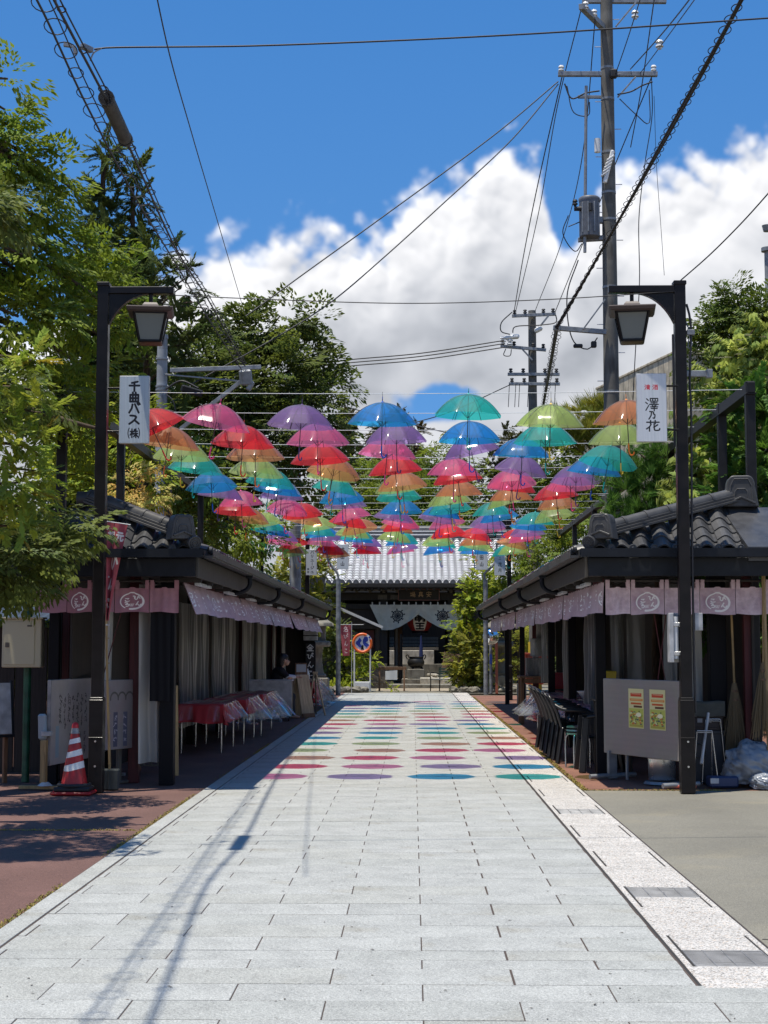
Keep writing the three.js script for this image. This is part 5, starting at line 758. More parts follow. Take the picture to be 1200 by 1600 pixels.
const LB = [[-1.7, 5.45, 4], [-1.85, 5.48, -1], [-2.08, 5.55, -6], [-2.46, 6.08, -10.2], [-2.46, 6.02, -12.4], [-2.68, 6.15, -17], [-2.93, 6.61, -21.5], [-3.28, 7.13, -29.8]];
const lb = lashed(LB, 0.0105, 'dark right hand cable pair over the left side carrying a long grey splice case', 0.036, 0.7);
{ const a = V(...[-2.46, 6.05, -12]), b = V(...[-2.48, 6.02, -12.95]), m = pipe(a.toArray(), b.toArray(), 0.06, 14); part('splice_case', m, std(0.075, 0.07, 0.062, 0.7, { map: tTile }), lb); part('case_cap', pipe(a.toArray(), a.clone().lerp(b, 0.04).toArray(), 0.066, 14), M.rubber, lb); part('case_cap', pipe(b.clone().lerp(a, 0.04).toArray(), b.toArray(), 0.066, 14), M.rubber, lb); }
lashed([[-2.1, 5.6, 4], [-2.2, 5.65, -1], [-2.4, 5.75, -6], [-2.63, 6.17, -10.4], [-2.70, 6.14, -12.2], [-2.80, 6.18, -15], [-3.00, 6.49, -18.5], [-3.19, 6.76, -24], [-3.35, 7.06, -29.8]], 0.009, 'dark left hand cable with slack loops over the left side', 0.075, 0.42);
lashed([[3.6, 6.4, 4], [3.45, 6.6, -4], [3.79, 9.04, -15], [3.75, 8.97, -17], [3.76, 9.09, -21], [3.71, 9.30, -28], [3.12, 8.48, -32.7]], 0.024, 'thick dark cable bundle with coiled wire over the right side', 0.075, 0.34, true);
lashed([[3.12, 8.48, -32.7], [3.48, 8.81, -38], [4.16, 9.71, -47], [4.42, 9.65, -51.8]], 0.03, 'dark cable bundle dropping from the near power pole to the far one', 0.09, 0.5, true);
cable([[-2.67, 6.65, -12.5], [-2.60, 6.66, -12.5], [-1.32, 6.71, -12.6], [0.86, 6.87, -12.8], [3.18, 7.09, -13]], 0.0075, 'dark wire crossing the sky near the top of the picture');
solo('cable_clamp', merge([bar([-2.75, 6.64, -12.4], [-2.69, 6.64, -12.5], 0.045), bar([-2.88, 6.61, -12.3], [-2.81, 6.60, -12.3], 0.03), bar([-2.82, 6.64, -12.4], [-2.80, 6.57, -12.4], 0.03), tube([[-2.70, 6.55, -12.5], [-2.67, 6.62, -12.5], [-2.60, 6.66, -12.5]], 0.007, 12, 5)]), M.galv, 'small grey clamp where the top wire leaves the left cable pair', 'clamp');
cable([[-1.83, 6.35, -10.5], [-1.89, 6.28, -11.5], [-2.13, 6.59, -14.5], [-2.46, 7.01, -19], [-3.28, 8.12, -29.8]], 0.0055, 'single thin wire running from upper left down to the trees');
cable([[3.22, 14.04, -33], [1.89, 12.76, -32.5], [-0.59, 10.61, -31.5], [-2.26, 9.12, -30.6], [-3.30, 8.17, -30]], 0.014, 'upper of two wires sloping from the near power pole to the left trees');
cable([[3.22, 13.98, -33], [2.16, 12.57, -32.5], [0.63, 10.99, -32], [-0.59, 9.73, -31.5], [-1.63, 8.70, -31], [-2.62, 7.89, -30.4], [-4.34, 6.80, -29.9]], 0.014, 'lower of two wires sloping from the near power pole to the left trees');
cable([[-2.83, 5.73, -17.6], [-1.82, 5.68, -17.6], [-0.03, 5.62, -17.6], [1.60, 5.66, -17.6], [3.08, 5.75, -17.6]], 0.006, 'thin wire sagging between the two near lamp posts');
[[526, 560, 790, 528], [526, 565, 790, 533], [528, 570, 790, 539]].forEach((w, k) => { const z = 51 + k * 0.2, a = [w[0], w[1]], Q = (px, py) => [((px - 645) * z) / 2404, 1.65 + ((1010 - py) * z) / 2404, -z]; cable([Q(w[0] - 90, w[1] + 14), Q(w[0], w[1]), Q((w[0] + w[2]) / 2, (w[1] + w[3]) / 2 + 4), Q(w[2], w[3])], 0.02, `${ORD[k]} from the top of three wires between the far pole and the left trees`); });
cable([[3.33, 14.25, -33], [3.20, 13.39, -38], [3.31, 13.22, -45], [3.47, 13.01, -51.8]], 0.014, 'wire from the left arm end of the near power pole to the far pole');
cable([[3.61, 15.18, -31.8], [3.51, 14.66, -36], [3.61, 14.00, -43], [3.53, 13.05, -51.7]], 0.012, 'wire from the top arm of the near power pole to the far pole');
cable([[3.95, 15.12, -32.2], [4.22, 13.88, -37], [4.40, 13.53, -44], [4.19, 13.05, -51.8]], 0.012, 'wire passing behind the transformer to the far pole');
cable([[5.32, 14.24, -33], [5.10, 13.71, -37], [4.93, 13.25, -43], [4.87, 13.01, -51.8]], 0.014, 'wire from the right arm end of the near power pole to the far pole');
cable([[4.81, 14.31, -33], [4.63, 13.01, -28], [4.39, 11.91, -24], [4.09, 10.80, -20]], 0.013, 'wire rising from the near power pole towards the upper right');
cable([[5.02, 14.21, -33], [4.96, 13.60, -30], [4.73, 12.43, -25], [4.18, 10.85, -20]], 0.01, 'second wire rising from the near power pole with a white insulator on it');
solo('insulator', insulator(...[4.96, 13.57, -30], 1.5), M.porcelain, 'white insulator on the wire right of the near power pole', 'insulator');
solo('insulator', insulator(...[4.78, 15.03, -32], 1.5), M.porcelain, 'white insulator on the wire close to the top of the near power pole', 'insulator');
cable([[4.46, 14.14, -33], [4.43, 14.07, -31], [4.28, 13.73, -28], [4.15, 13.44, -26]], 0.011, 'wire rising steeply just right of the near power pole');
cable([[4.79, 12.55, -33], [4.71, 12.97, -31], [4.22, 12.87, -26], [3.98, 12.53, -24]], 0.011, 'wire crossing in front of the near power pole arm towards the top');
cable([[5.27, 14.11, -33], [5.27, 13.27, -33], [5.11, 12.26, -33], [4.95, 10.98, -33], [4.94, 9.55, -33], [4.82, 7.86, -33], [4.70, 5.91, -33]], 0.011, 'drop wire hanging from the right arm end of the near power pole');
cable([[5.32, 13.70, -33], [5.35, 12.12, -33], [5.42, 10.83, -33], [5.48, 9.69, -33]], 0.006, 'thin frayed cord hanging right of the near power pole');
cable([[3.11, 5.88, -17.65], [3.38, 6.08, -17.2], [3.64, 6.31, -16.7], [3.87, 6.54, -16]], 0.008, 'wire leaving the top of the near right lamp post to the right');
cable([[-3.14, 11.20, -60], [-1.08, 10.34, -58], [1.30, 9.46, -56], [3.52, 8.86, -54]], 0.02, 'thin dark wire behind the blue and teal umbrellas');
cable([[0.01, 8.94, -50], [1.18, 9.36, -50.5], [3.39, 10.54, -51.8]], 0.016, 'thin wire rising to the far power pole behind the teal umbrella');
// ---------------------------------------------------------------- trees, shrubs, far woods
function leafTris(L, p, dir, side, l, w, fold, droop) {   // one leaf: two facets folded along the midrib, tip drooping
  const n = V().crossVectors(side, dir).normalize(), tip = p.clone().addScaledVector(dir, l).addScaledVector(V(0, -1, 0), droop * l), mid = p.clone().addScaledVector(dir, l * 0.42);
  const a = mid.clone().addScaledVector(side, w).addScaledVector(n, fold * w), b = mid.clone().addScaledVector(side, -w).addScaledVector(n, fold * w);
  L.push([p.toArray(), a.toArray(), tip.toArray()], [p.toArray(), tip.toArray(), b.toArray()]);
}
function spray(kind, seed) {
  const r = mulberry(seed), L = [], rv = (s) => V((r() - 0.5) * s, (r() - 0.5) * s, (r() - 0.5) * s);
  if (kind === 'broad') for (let i = 0; i < 16; i++) { const t = i / 16, s = i % 2 ? 1 : -1, p = V(Math.sin(t * 4) * 0.06, -0.18 * t * t, t), d = V(s * (0.75 - 0.5 * t), -0.1 + (r() - 0.5) * 0.5, 0.55 + 0.4 * t).add(rv(0.5)).normalize(), sd = V().crossVectors(V(0, 1, 0).add(rv(0.9)), d).normalize(); leafTris(L, p, d, sd, 0.3 + r() * 0.14, 0.075 + r() * 0.03, 0.35, 0.25); }
  if (kind === 'droop') for (let i = 0; i < 14; i++) { const t = i / 14, s = i % 2 ? 1 : -1, p = V(s * 0.05, -0.12 * t, t * 0.9), d = V(s * (0.5 - 0.2 * t), -0.75 - r() * 0.4, 0.35).add(rv(0.4)).normalize(), sd = V().crossVectors(V(0.2, 0.3, 1).add(rv(0.5)), d).normalize(); leafTris(L, p, d, sd, 0.34 + r() * 0.14, 0.1 + r() * 0.03, 0.3, 0.2); }
  if (kind === 'fine') for (let i = 0; i < 30; i++) { const t = Math.sqrt(r()), a = (r() - 0.5) * 1.7, p = V(Math.sin(a) * t * 0.8, -0.14 * t * t + (r() - 0.5) * 0.12, Math.cos(a) * t), d = V(Math.sin(a + (r() - 0.5) * 1.5), -0.25 - r() * 0.3, Math.cos(a)).normalize(), sd = V().crossVectors(V(0, 1, 0).add(rv(1.0)), d).normalize(); leafTris(L, p, d, sd, 0.16 + r() * 0.1, 0.05 + r() * 0.025, 0.3, 0.2); }
  if (kind === 'needle') for (let i = 0; i < 44; i++) { const t = i / 44, s = i % 2 ? 1 : -1, p = V(0, -0.2 * t * t, t * 0.95), d = V(s * (0.62 - 0.35 * t), 0.05 + (r() - 0.5) * 0.4 - 0.15 * t, 0.7).add(rv(0.3)).normalize(), sd = V().crossVectors(V(0, 1, 0).add(rv(0.6)), d).normalize(); leafTris(L, p, d, sd, (0.36 - 0.18 * t) * (0.8 + r() * 0.4), 0.042, 0.12, 0.1); }
  if (kind === 'cypress') for (let i = 0; i < 48; i++) { const a = r() * 6.28, t = Math.sqrt(r()), p = V(Math.cos(a) * 0.16 * t, (r() - 0.5) * 0.2, Math.sin(a) * 0.16 * t + 0.1), d = V(Math.cos(a) * 0.35, 0.9, Math.sin(a) * 0.35 + 0.25).add(rv(0.5)).normalize(), sd = V().crossVectors(rv(2), d).normalize(); leafTris(L, p, d, sd, 0.4 + r() * 0.4, 0.017, 0.1, 0); }
  const g = tris(L); g.userData.uvDone = true; return g;
}
const SPR = {}; for (const k of ['broad', 'droop', 'fine', 'needle', 'cypress']) SPR[k] = spray(k, 5);
const leafMat = (r, g, b, rough = 0.93, tr_ = 0.48) => thin(r, g, b, tr_, rough, { ior: 1.35, specularIntensity: 0.32 });
function crown(parent, blobs, kind, mat, { den = 260, size = 0.3, tints = [[1, 1, 1]], seed = 1, out = 0.75, lift = 0.1, name = 'crown', gap = -0.4 } = {}) {
  const r = mulberry(seed * 977 + 3), n3 = createNoise3D(mulberry(seed + 50)), list = [];
  for (const [x, y, z, rad, fl = 0.8, k = 1] of blobs) {
    const n = Math.max(10, Math.round(den * k * rad * rad / (size * size) * 0.09));
    for (let i = 0; i < n; i++) {
      const u = r() * 2 - 1, a = r() * 6.283, c = Math.sqrt(1 - u * u), d = V(c * Math.cos(a), u, c * Math.sin(a));
      const lump = 1 + 0.3 * n3(d.x * 1.6 + x, d.y * 1.6 + y, d.z * 1.6 + z) + 0.2 * n3(d.x * 4 + x, d.y * 4, d.z * 4 + z);
      const q = rad * Math.pow(0.1 + 0.9 * r(), 0.42) * lump; const gx = x + d.x * q, gy = y + d.y * q * fl, gz = z + d.z * q, gf = 0.42 / size; if (n3(gx * gf + 31, gy * gf * 1.5, gz * gf) + 0.25 * n3(gx * gf * 2.6, gy * gf * 3, gz * gf * 2.6 + 9) < gap) continue; list.push([V(x + d.x * q, y + d.y * q * fl, z + d.z * q), d]);
    }
  }
  const m = new THREE.InstancedMesh(SPR[kind], mat, list.length), o = new THREE.Object3D(), col = new THREE.Color(), Mx = new THREE.Matrix4();
  list.forEach(([p, d], i) => {
    const dir = V((r() - 0.5) * 1.4, (r() - 0.5) * 0.9 + lift, (r() - 0.5) * 1.4).addScaledVector(d, out).normalize(), up = V((r() - 0.5) * 0.7, 1, (r() - 0.5) * 0.7).addScaledVector(d, 0.3), sx = V().crossVectors(up, dir).normalize(); up.crossVectors(dir, sx);
    const s = size * (0.7 + r() * 0.6); Mx.makeBasis(sx, up, dir); o.position.copy(p); o.quaternion.setFromRotationMatrix(Mx); o.scale.set(s, s, s); o.updateMatrix(); m.setMatrixAt(i, o.matrix);
    const t = tints[Math.floor(r() * tints.length)], b = 0.75 + r() * 0.5; m.setColorAt(i, col.setRGB(t[0] * b, t[1] * b, t[2] * b));
  });
  m.name = name; m.userData.kind = 'stuff'; m.castShadow = m.receiveShadow = true; parent.add(m); return m;
}
function trunk(parent, base, top, r0, blobs, seed, mat = M.bark) {   // tapered stem and limbs reaching into the crown
  const r = mulberry(seed), L = [], B = V(...base), T = V(...top), j = (s) => (r() - 0.5) * s;
  const mid = [0, 0.3, 0.65, 1].map((t) => B.clone().lerp(T, t).add(V(t ? j(0.25) : 0, 0, t ? j(0.25) : 0)));
  const c = new THREE.CatmullRomCurve3(mid), taper = (g, ra, rb, n, seg) => { const p = g.attributes.position, q = g.parameters.path; for (let i = 0; i <= n; i++) { const k = lerp(ra, rb, i / n) / ra, ctr = q.getPointAt(i / n); for (let s = 0; s <= seg; s++) { const id = i * (seg + 1) + s; p.setXYZ(id, ctr.x + (p.getX(id) - ctr.x) * k, ctr.y + (p.getY(id) - ctr.y) * k, ctr.z + (p.getZ(id) - ctr.z) * k); } } return g; };
  L.push(taper(new THREE.TubeGeometry(c, 14, r0, 10), r0, r0 * 0.35, 14, 10));
  for (const [x, y, z, rad] of blobs) { const t = clamp((y - rad * 0.6 - base[1]) / Math.max(0.5, top[1] - base[1]), 0.25, 0.95), s = c.getPointAt(t), e = V(x + j(rad * 0.6), y + j(rad * 0.4), z + j(rad * 0.6)), m = s.clone().lerp(e, 0.5).add(V(j(0.2), 0.12 * s.distanceTo(e), j(0.2))); const rr = r0 * lerp(0.5, 0.22, t); L.push(taper(new THREE.TubeGeometry(new THREE.CatmullRomCurve3([s, m, e]), 10, rr, 6), rr, rr * 0.3, 10, 6)); }
  return part('trunk', merge(L), mat, parent);
}
function tree(name, label, cat, base, top, r0, groups, seed, group) {
  const t = thing(name, label, cat, [0, 0, 0], 0, group), all = groups.flatMap((g) => g.blobs);
  trunk(t, base, top, r0, all.slice(0, 26), seed);
  groups.forEach((g, i) => crown(t, g.blobs, g.kind, g.mat, { seed: seed + i * 7, ...g.o }));
  return t;
}
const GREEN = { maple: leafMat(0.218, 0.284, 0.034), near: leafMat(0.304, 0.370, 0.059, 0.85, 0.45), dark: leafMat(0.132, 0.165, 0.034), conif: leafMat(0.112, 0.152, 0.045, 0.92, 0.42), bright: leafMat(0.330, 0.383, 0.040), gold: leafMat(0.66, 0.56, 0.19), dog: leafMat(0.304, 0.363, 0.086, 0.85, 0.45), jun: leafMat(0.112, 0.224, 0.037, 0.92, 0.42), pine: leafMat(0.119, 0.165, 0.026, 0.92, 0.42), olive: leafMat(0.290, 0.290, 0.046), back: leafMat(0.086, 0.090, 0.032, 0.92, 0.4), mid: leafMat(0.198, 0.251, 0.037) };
const warm = [[1, 1, 1], [1.1, 1.05, 0.8], [0.8, 0.92, 0.9], [1.15, 1.1, 0.75]], cool = [[1, 1, 1], [0.8, 0.9, 1], [1.15, 1.1, 0.9]];
// left: a broadleaf close by, a layered maple above it
tree('broadleaf_tree', 'olive green leafy tree closest to the camera at the left edge', 'tree', [-4.6, 0, -14.6], [-4.2, 4.6, -14.3], 0.1, [
  { kind: 'broad', mat: GREEN.near, o: { den: 300, size: 0.19, tints: [[1, 1, 1], [1.15, 1.1, 0.8], [1.2, 1.05, 0.7], [0.7, 0.85, 0.9], [0.85, 0.95, 0.9], [1.1, 1.05, 0.9], [1.05, 1.1, 0.8], [1.3, 0.85, 0.6]], out: 0.9, lift: -0.1 }, blobs: [[-3.76, 4.16, -14.2, 0.24], [-3.45, 3.8, -14, 0.15], [-3.7, 3.58, -13.9, 0.29], [-3.52, 3.5, -14.2, 0.18], [-3.69, 3.12, -14, 0.29], [-3.5, 4.06, -14.5, 0.1], [-3.65, 4.37, -14.4, 0.16], [-3.52, 3.28, -14.4, 0.16], [-3.93, 3.77, -13.6, 0.31], [-4.03, 3.1, -13.8, 0.32], [-3.75, 2.75, -14.2, 0.22], [-3.63, 2.99, -14.6, 0.18]] }], 11);
tree('maple_tree', 'tall green layered maple filling the upper left edge', 'tree', [-6.2, 0, -16.5], [-5.4, 8.2, -16.8], 0.2, [
  { kind: 'fine', mat: GREEN.maple, o: { den: 560, size: 0.34, tints: warm, out: 0.8, lift: 0.0 }, blobs: [[-4.91, 8.48, -18, 0.16, 0.6], [-4.97, 8.12, -18, 0.24, 0.6], [-4.78, 7.84, -18, 0.16, 0.5], [-4.88, 7.52, -18, 0.34, 0.5], [-4.63, 7.57, -18.4, 0.24, 0.45], [-4.5, 7.37, -18.6, 0.22, 0.4], [-4.36, 7.35, -19, 0.16, 0.4], [-4.28, 7.45, -19.2, 0.08, 0.4], [-4.69, 6.99, -18.2, 0.39, 0.5], [-4.74, 6.38, -18, 0.45, 0.5], [-4.52, 6.77, -19, 0.32, 0.45], [-4.33, 6.76, -19.6, 0.28, 0.45], [-4.58, 6.14, -18.6, 0.46, 0.45], [-4.25, 6.42, -19.8, 0.28, 0.45], [-4.65, 5.53, -18, 0.42, 0.45], [-4.45, 5.87, -19.2, 0.32, 0.45], [-4.14, 5.74, -19.8, 0.26, 0.5], [-4.64, 5.3, -18.6, 0.36, 0.45], [-4.22, 5.28, -19.8, 0.3, 0.5], [-4.37, 4.93, -19, 0.28, 0.5], [-4.21, 4.85, -19.8, 0.26, 0.5], [-3.5, 4.06, -16.8, 0.05, 0.5], [-4.37, 4.33, -19.4, 0.29, 0.5], [-4.36, 4.57, -18.8, 0.22, 0.5], [-3.76, 5.95, -20, 0.18, 0.5], [-4.54, 4.67, -18.4, 0.31, 0.5], [-4.75, 4.76, -18, 0.3, 0.5], [-5.57, 7.25, -18.5, 0.62, 0.5], [-5.62, 6.28, -18.5, 0.62, 0.5], [-3.98, 6.21, -20, 0.2, 0.5], [-3.87, 6.54, -20, 0.17, 0.5], [-4.08, 6.77, -19.8, 0.18, 0.45]] },
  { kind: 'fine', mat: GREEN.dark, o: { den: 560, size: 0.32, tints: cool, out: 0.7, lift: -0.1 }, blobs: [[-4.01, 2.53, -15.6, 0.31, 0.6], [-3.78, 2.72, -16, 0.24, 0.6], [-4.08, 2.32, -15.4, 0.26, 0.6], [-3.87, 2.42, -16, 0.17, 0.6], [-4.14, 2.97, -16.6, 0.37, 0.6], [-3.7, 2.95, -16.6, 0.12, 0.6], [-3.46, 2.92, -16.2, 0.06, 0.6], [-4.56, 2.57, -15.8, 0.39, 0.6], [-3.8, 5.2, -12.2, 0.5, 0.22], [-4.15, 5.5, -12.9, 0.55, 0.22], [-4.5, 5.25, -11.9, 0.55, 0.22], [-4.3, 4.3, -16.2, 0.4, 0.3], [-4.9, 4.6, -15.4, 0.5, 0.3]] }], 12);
// left: twin spires and the dark mass behind the umbrellas
{
  const spire = (x, z, h, w, n, seed) => { const r = mulberry(seed), B = []; for (let k = 0; k < n; k++) { const t = k / (n - 1), y = lerp(h, h * 0.3, t), q = w * (0.14 + 0.86 * Math.pow(t, 0.7)); for (let m = 0; m < 2 + Math.round(t * 4); m++) { const a = r() * 6.28; B.push([x + Math.cos(a) * q * 0.6 * (k ? 1 : 0.1), y + (r() - 0.5) * 0.5, z + Math.sin(a) * q * 0.6 * (k ? 1 : 0.1), Math.max(0.22, q * 0.5), 0.55]); } } return B; };
  const A = [-7.33, 13.86, -36], B = [-6.73, 13.27, -36.5];
  tree('cypress_tree', 'tall pointed dark cypress, left one of the two spires on the left', 'tree', [A[0], 0, -36], [A[0], A[1] - 0.4, -36], 0.16, [{ kind: 'needle', mat: GREEN.conif, o: { den: 520, size: 0.46, tints: warm, lift: 0.2, out: 1, gap: -2 }, blobs: spire(A[0], -36, A[1] - 0.2, 1.35, 17, 4) }], 13);
  tree('cypress_tree', 'shorter pointed dark cypress, right one of the two spires on the left', 'tree', [B[0], 0, -36.5], [B[0], B[1] - 0.4, -36.5], 0.14, [{ kind: 'needle', mat: GREEN.conif, o: { den: 520, size: 0.46, tints: warm, lift: 0.2, out: 1, gap: -2 }, blobs: spire(B[0], -36.5, B[1] - 0.2, 1.3, 16, 5) }], 14);
}
tree('conifer_tree', 'loose conifer with reaching side branches behind the left lantern', 'tree', [-5.9, 0, -33], [-5.7, 9.2, -33], 0.16, [{ kind: 'needle', mat: GREEN.conif, o: { den: 340, size: 0.55, tints: warm, out: 1, lift: 0.05 }, blobs: [[-5.67, 10.17, -33, 0.47, 0.5], [-5.31, 9.81, -33, 0.41, 0.4], [-4.95, 9.39, -33, 0.36, 0.35], [-4.73, 9.86, -33.2, 0.22, 0.35], [-4.5, 9.03, -33, 0.19, 0.4], [-5.51, 9.18, -33, 0.55, 0.45], [-4.95, 8.61, -33, 0.47, 0.45], [-5.64, 8.47, -33, 0.69, 0.5], [-6, 9.32, -33, 0.55, 0.5], [-5.35, 7.76, -33, 0.69, 0.5], [-4.6, 9.17, -33, 0.14, 0.4], [-4.8, 8.11, -33, 0.41, 0.5]] }], 15);
tree('yew_tree', 'broad dark evergreen behind the left rows of umbrellas', 'tree', [-6.4, 0, -45], [-5.6, 8.5, -45], 0.3, [{ kind: 'fine', mat: GREEN.dark, o: { den: 620, size: 0.62, tints: [[1, 1, 1], [1.3, 1.25, 0.9], [0.8, 0.9, 0.9]], out: 0.9, lift: 0.25 }, blobs: [[-5.97, 10.17, -45, 0.97], [-4.93, 10.64, -45, 0.94], [-3.98, 10.93, -45, 0.79], [-3.88, 11.41, -45, 0.37], [-4.64, 11.13, -45, 0.56], [-3.04, 10.54, -45, 0.41], [-2.85, 11.08, -45, 0.3], [-2.78, 11.35, -45, 0.17], [-3.12, 9.96, -45, 0.64], [-2.64, 9.77, -45, 0.45], [-2.51, 10.15, -45, 0.26], [-2.45, 9.16, -45, 0.49], [-2.2, 9.35, -45, 0.26], [-3.97, 9.41, -44, 1.1], [-5.08, 8.85, -44, 1.28], [-3.04, 8.47, -44, 1.02], [-6.01, 8.48, -44, 1.1], [-4.15, 7.54, -44, 1.46], [-5.62, 6.99, -44, 1.28], [-2.7, 7.6, -44.5, 0.85], [-6.46, 9.5, -44.5, 0.85], [-3.22, 6.61, -44, 1.1], [-4.88, 6.06, -44, 1.1]] }], 16);
tree('young_maple', 'bright green young maple behind the left stall roof', 'tree', [-5.3, 0, -26], [-4.8, 4.6, -26], 0.09, [{ kind: 'fine', mat: GREEN.bright, o: { den: 420, size: 0.36, tints: warm, out: 0.8 }, blobs: [[-4.69, 5.03, -26, 0.43, 0.6], [-4.58, 4.59, -26, 0.39, 0.6], [-5.52, 5.03, -26, 0.43, 0.6], [-5.4, 4.37, -26, 0.43, 0.6], [-4.83, 5.64, -26.4, 0.31, 0.6], [-5.84, 4.59, -26, 0.43, 0.6], [-5.67, 5.64, -26.4, 0.31, 0.6]] }], 17);
tree('golden_shrub', 'golden yellow leaved shrub behind the left stall roof', 'shrub', [-4.75, 0, -25.6], [-4.7, 3.6, -25.4], 0.06, [{ kind: 'fine', mat: GREEN.gold, o: { den: 460, size: 0.28, tints: [[1, 1, 1], [1, 0.8, 0.7], [0.8, 0.95, 0.6]], out: 0.8 }, blobs: [[-4.56, 4.21, -25, 0.31, 0.7], [-4.34, 4.1, -25, 0.25, 0.7], [-4.66, 3.95, -25, 0.29, 0.7], [-4.48, 4.47, -25, 0.17, 0.7]] }], 18);
tree('green_shrub', 'dense green tree between the concrete pole and the umbrellas', 'tree', [-5.6, 0, -34], [-5.3, 5.2, -34], 0.1, [{ kind: 'fine', mat: GREEN.mid, o: { den: 420, size: 0.45, tints: warm, out: 0.8 }, blobs: [[-4.91, 5.51, -33, 0.6, 0.7], [-4.97, 4.89, -33, 0.63, 0.7], [-4.49, 5.09, -33, 0.55, 0.7], [-5.19, 6.07, -33, 0.47, 0.7], [-4.48, 4.63, -34, 0.57, 0.7], [-4.9, 4.26, -33, 0.6, 0.7], [-4.28, 4.35, -36, 0.6, 0.7], [-3.88, 4.34, -38, 0.57, 0.7]] }], 19);
tree('bamboo_grove', 'yellowish green shrub between the far left lamp post and the gate', 'shrub', [-4.2, 0, -60], [-4.2, 4.4, -60], 0.06, [{ kind: 'broad', mat: GREEN.olive, o: { den: 420, size: 0.5, tints: warm, out: 0.7 }, blobs: [[-3.82, 4.39, -60, 0.6, 1], [-3.37, 3.64, -60, 0.5, 0.9], [-4.12, 3.64, -60, 0.65, 0.9], [-3.49, 4.76, -60, 0.35, 1], [-4.37, 4.89, -60, 0.6, 1], [-4.87, 4.39, -60, 0.65, 1], [-3.66, 3.02, -60, 0.55, 1]] }], 20);
// middle distance behind the gate
[[545, 665, 98, 22, 'leftmost'], [590, 668, 96, 20, 'second from the left'], [622, 655, 100, 18, 'middle'], [648, 680, 97, 18, 'fourth from the left']].forEach(([px, py, z, w, n], k) => {
  const s = z / 2404, x = (px - 645) * s, top = 1.65 + (1010 - py + 18) * s, B = [], r = mulberry(k + 40); for (let i = 0; i < 12; i++) { const t = i / 11; for (let q = 0; q < 3; q++) B.push([x + (r() - 0.5) * w * s * 1.7 * (0.3 + 0.7 * t), lerp(top - 0.4, top * 0.5, t), -z + (r() - 0.5) * 1.6, Math.max(0.35, w * s * (0.35 + 0.5 * t)), 0.7]); }
  tree('cedar_tree', `dark cedar behind the temple gate, ${n} of the row`, 'tree', [x, 0, -z], [x, top - 0.5, -z], 0.22, [{ kind: 'needle', mat: GREEN.back, o: { den: 330, size: 0.8, tints: [[1, 1, 1], [1.3, 1.1, 0.9], [1.5, 1, 0.7]], out: 1, lift: 0.1 }, blobs: B }], 41 + k, 'cedars behind the temple gate');
});
tree('far_trees', 'mid green broadleaf tree directly behind the temple gate roof', 'tree', [0.5, 0, -90], [0.5, 7.5, -90], 0.25, [{ kind: 'fine', mat: GREEN.mid, o: { den: 520, size: 0.8, tints: warm, out: 0.8 }, blobs: [[-3.19, 11.03, -90, 1.87], [-0.93, 10.64, -90, 1.87], [1.71, 11.02, -90, 1.72], [3.58, 10.64, -90, 1.72], [-2.01, 8.97, -88, 1.83], [0.56, 9.34, -88, 1.83], [2.76, 8.6, -88, 1.68], [-3.85, 8.6, -88, 1.83], [1.71, 12.34, -90, 1.12]] }], 45);
tree('pine_tree', 'dark pine left of the far power pole', 'tree', [5.7, 0, -90], [5.7, 13.6, -90], 0.2, [{ kind: 'needle', mat: GREEN.back, o: { den: 340, size: 0.8, tints: cool, out: 1 }, blobs: [[5.49, 14.5, -90, 0.52], [5.33, 13.66, -90, 0.82], [5.85, 12.71, -90, 1.12], [4.91, 12.15, -90, 0.97], [6.22, 11.58, -90, 1.27], [5.09, 10.63, -90, 1.5], [5.86, 13.66, -90, 0.52]] }], 46);
tree('green_tree', 'yellow green pine with upright shoots right of the far power pole', 'tree', [6.0, 0, -50], [6.0, 7.6, -50], 0.2, [{ kind: 'cypress', mat: GREEN.olive, o: { den: 420, size: 0.62, tints: warm, out: 0.4, lift: 0.5 }, blobs: [[5.45, 8.85, -50, 0.71], [5.98, 9.37, -50, 0.54], [4.93, 8.32, -50, 0.71], [5.76, 8.32, -50, 0.75], [6.29, 8.95, -50, 0.42]] }, { kind: 'fine', mat: GREEN.mid, o: { den: 460, size: 0.5, tints: warm }, blobs: [[4.29, 7.48, -50, 0.83], [4.91, 6.85, -50, 0.96], [5.75, 7.26, -50, 0.92], [4.49, 6.01, -50, 0.92], [5.63, 6.01, -50, 0.92], [3.87, 6.43, -50, 0.83]] }], 47);
tree('green_tree', 'leafy green tree behind the right stall beside the far power pole', 'tree', [4.9, 0, -46], [4.9, 4.6, -46], 0.14, [{ kind: 'fine', mat: GREEN.mid, o: { den: 480, size: 0.42, tints: warm }, blobs: [[4.3, 4.57, -44, 0.62, 0.8], [4.76, 4.2, -44, 0.55, 0.8], [3.94, 4.02, -44, 0.62, 0.8], [3.75, 4.63, -45, 0.49, 0.8], [4.6, 5.2, -45, 0.49, 0.8], [3.75, 3.38, -44, 0.48, 0.8], [4.1, 4.77, -58, 0.63], [4.35, 5.5, -58, 0.58], [4.03, 3.93, -58, 0.63], [3.73, 3.33, -58, 0.48]] }], 48);
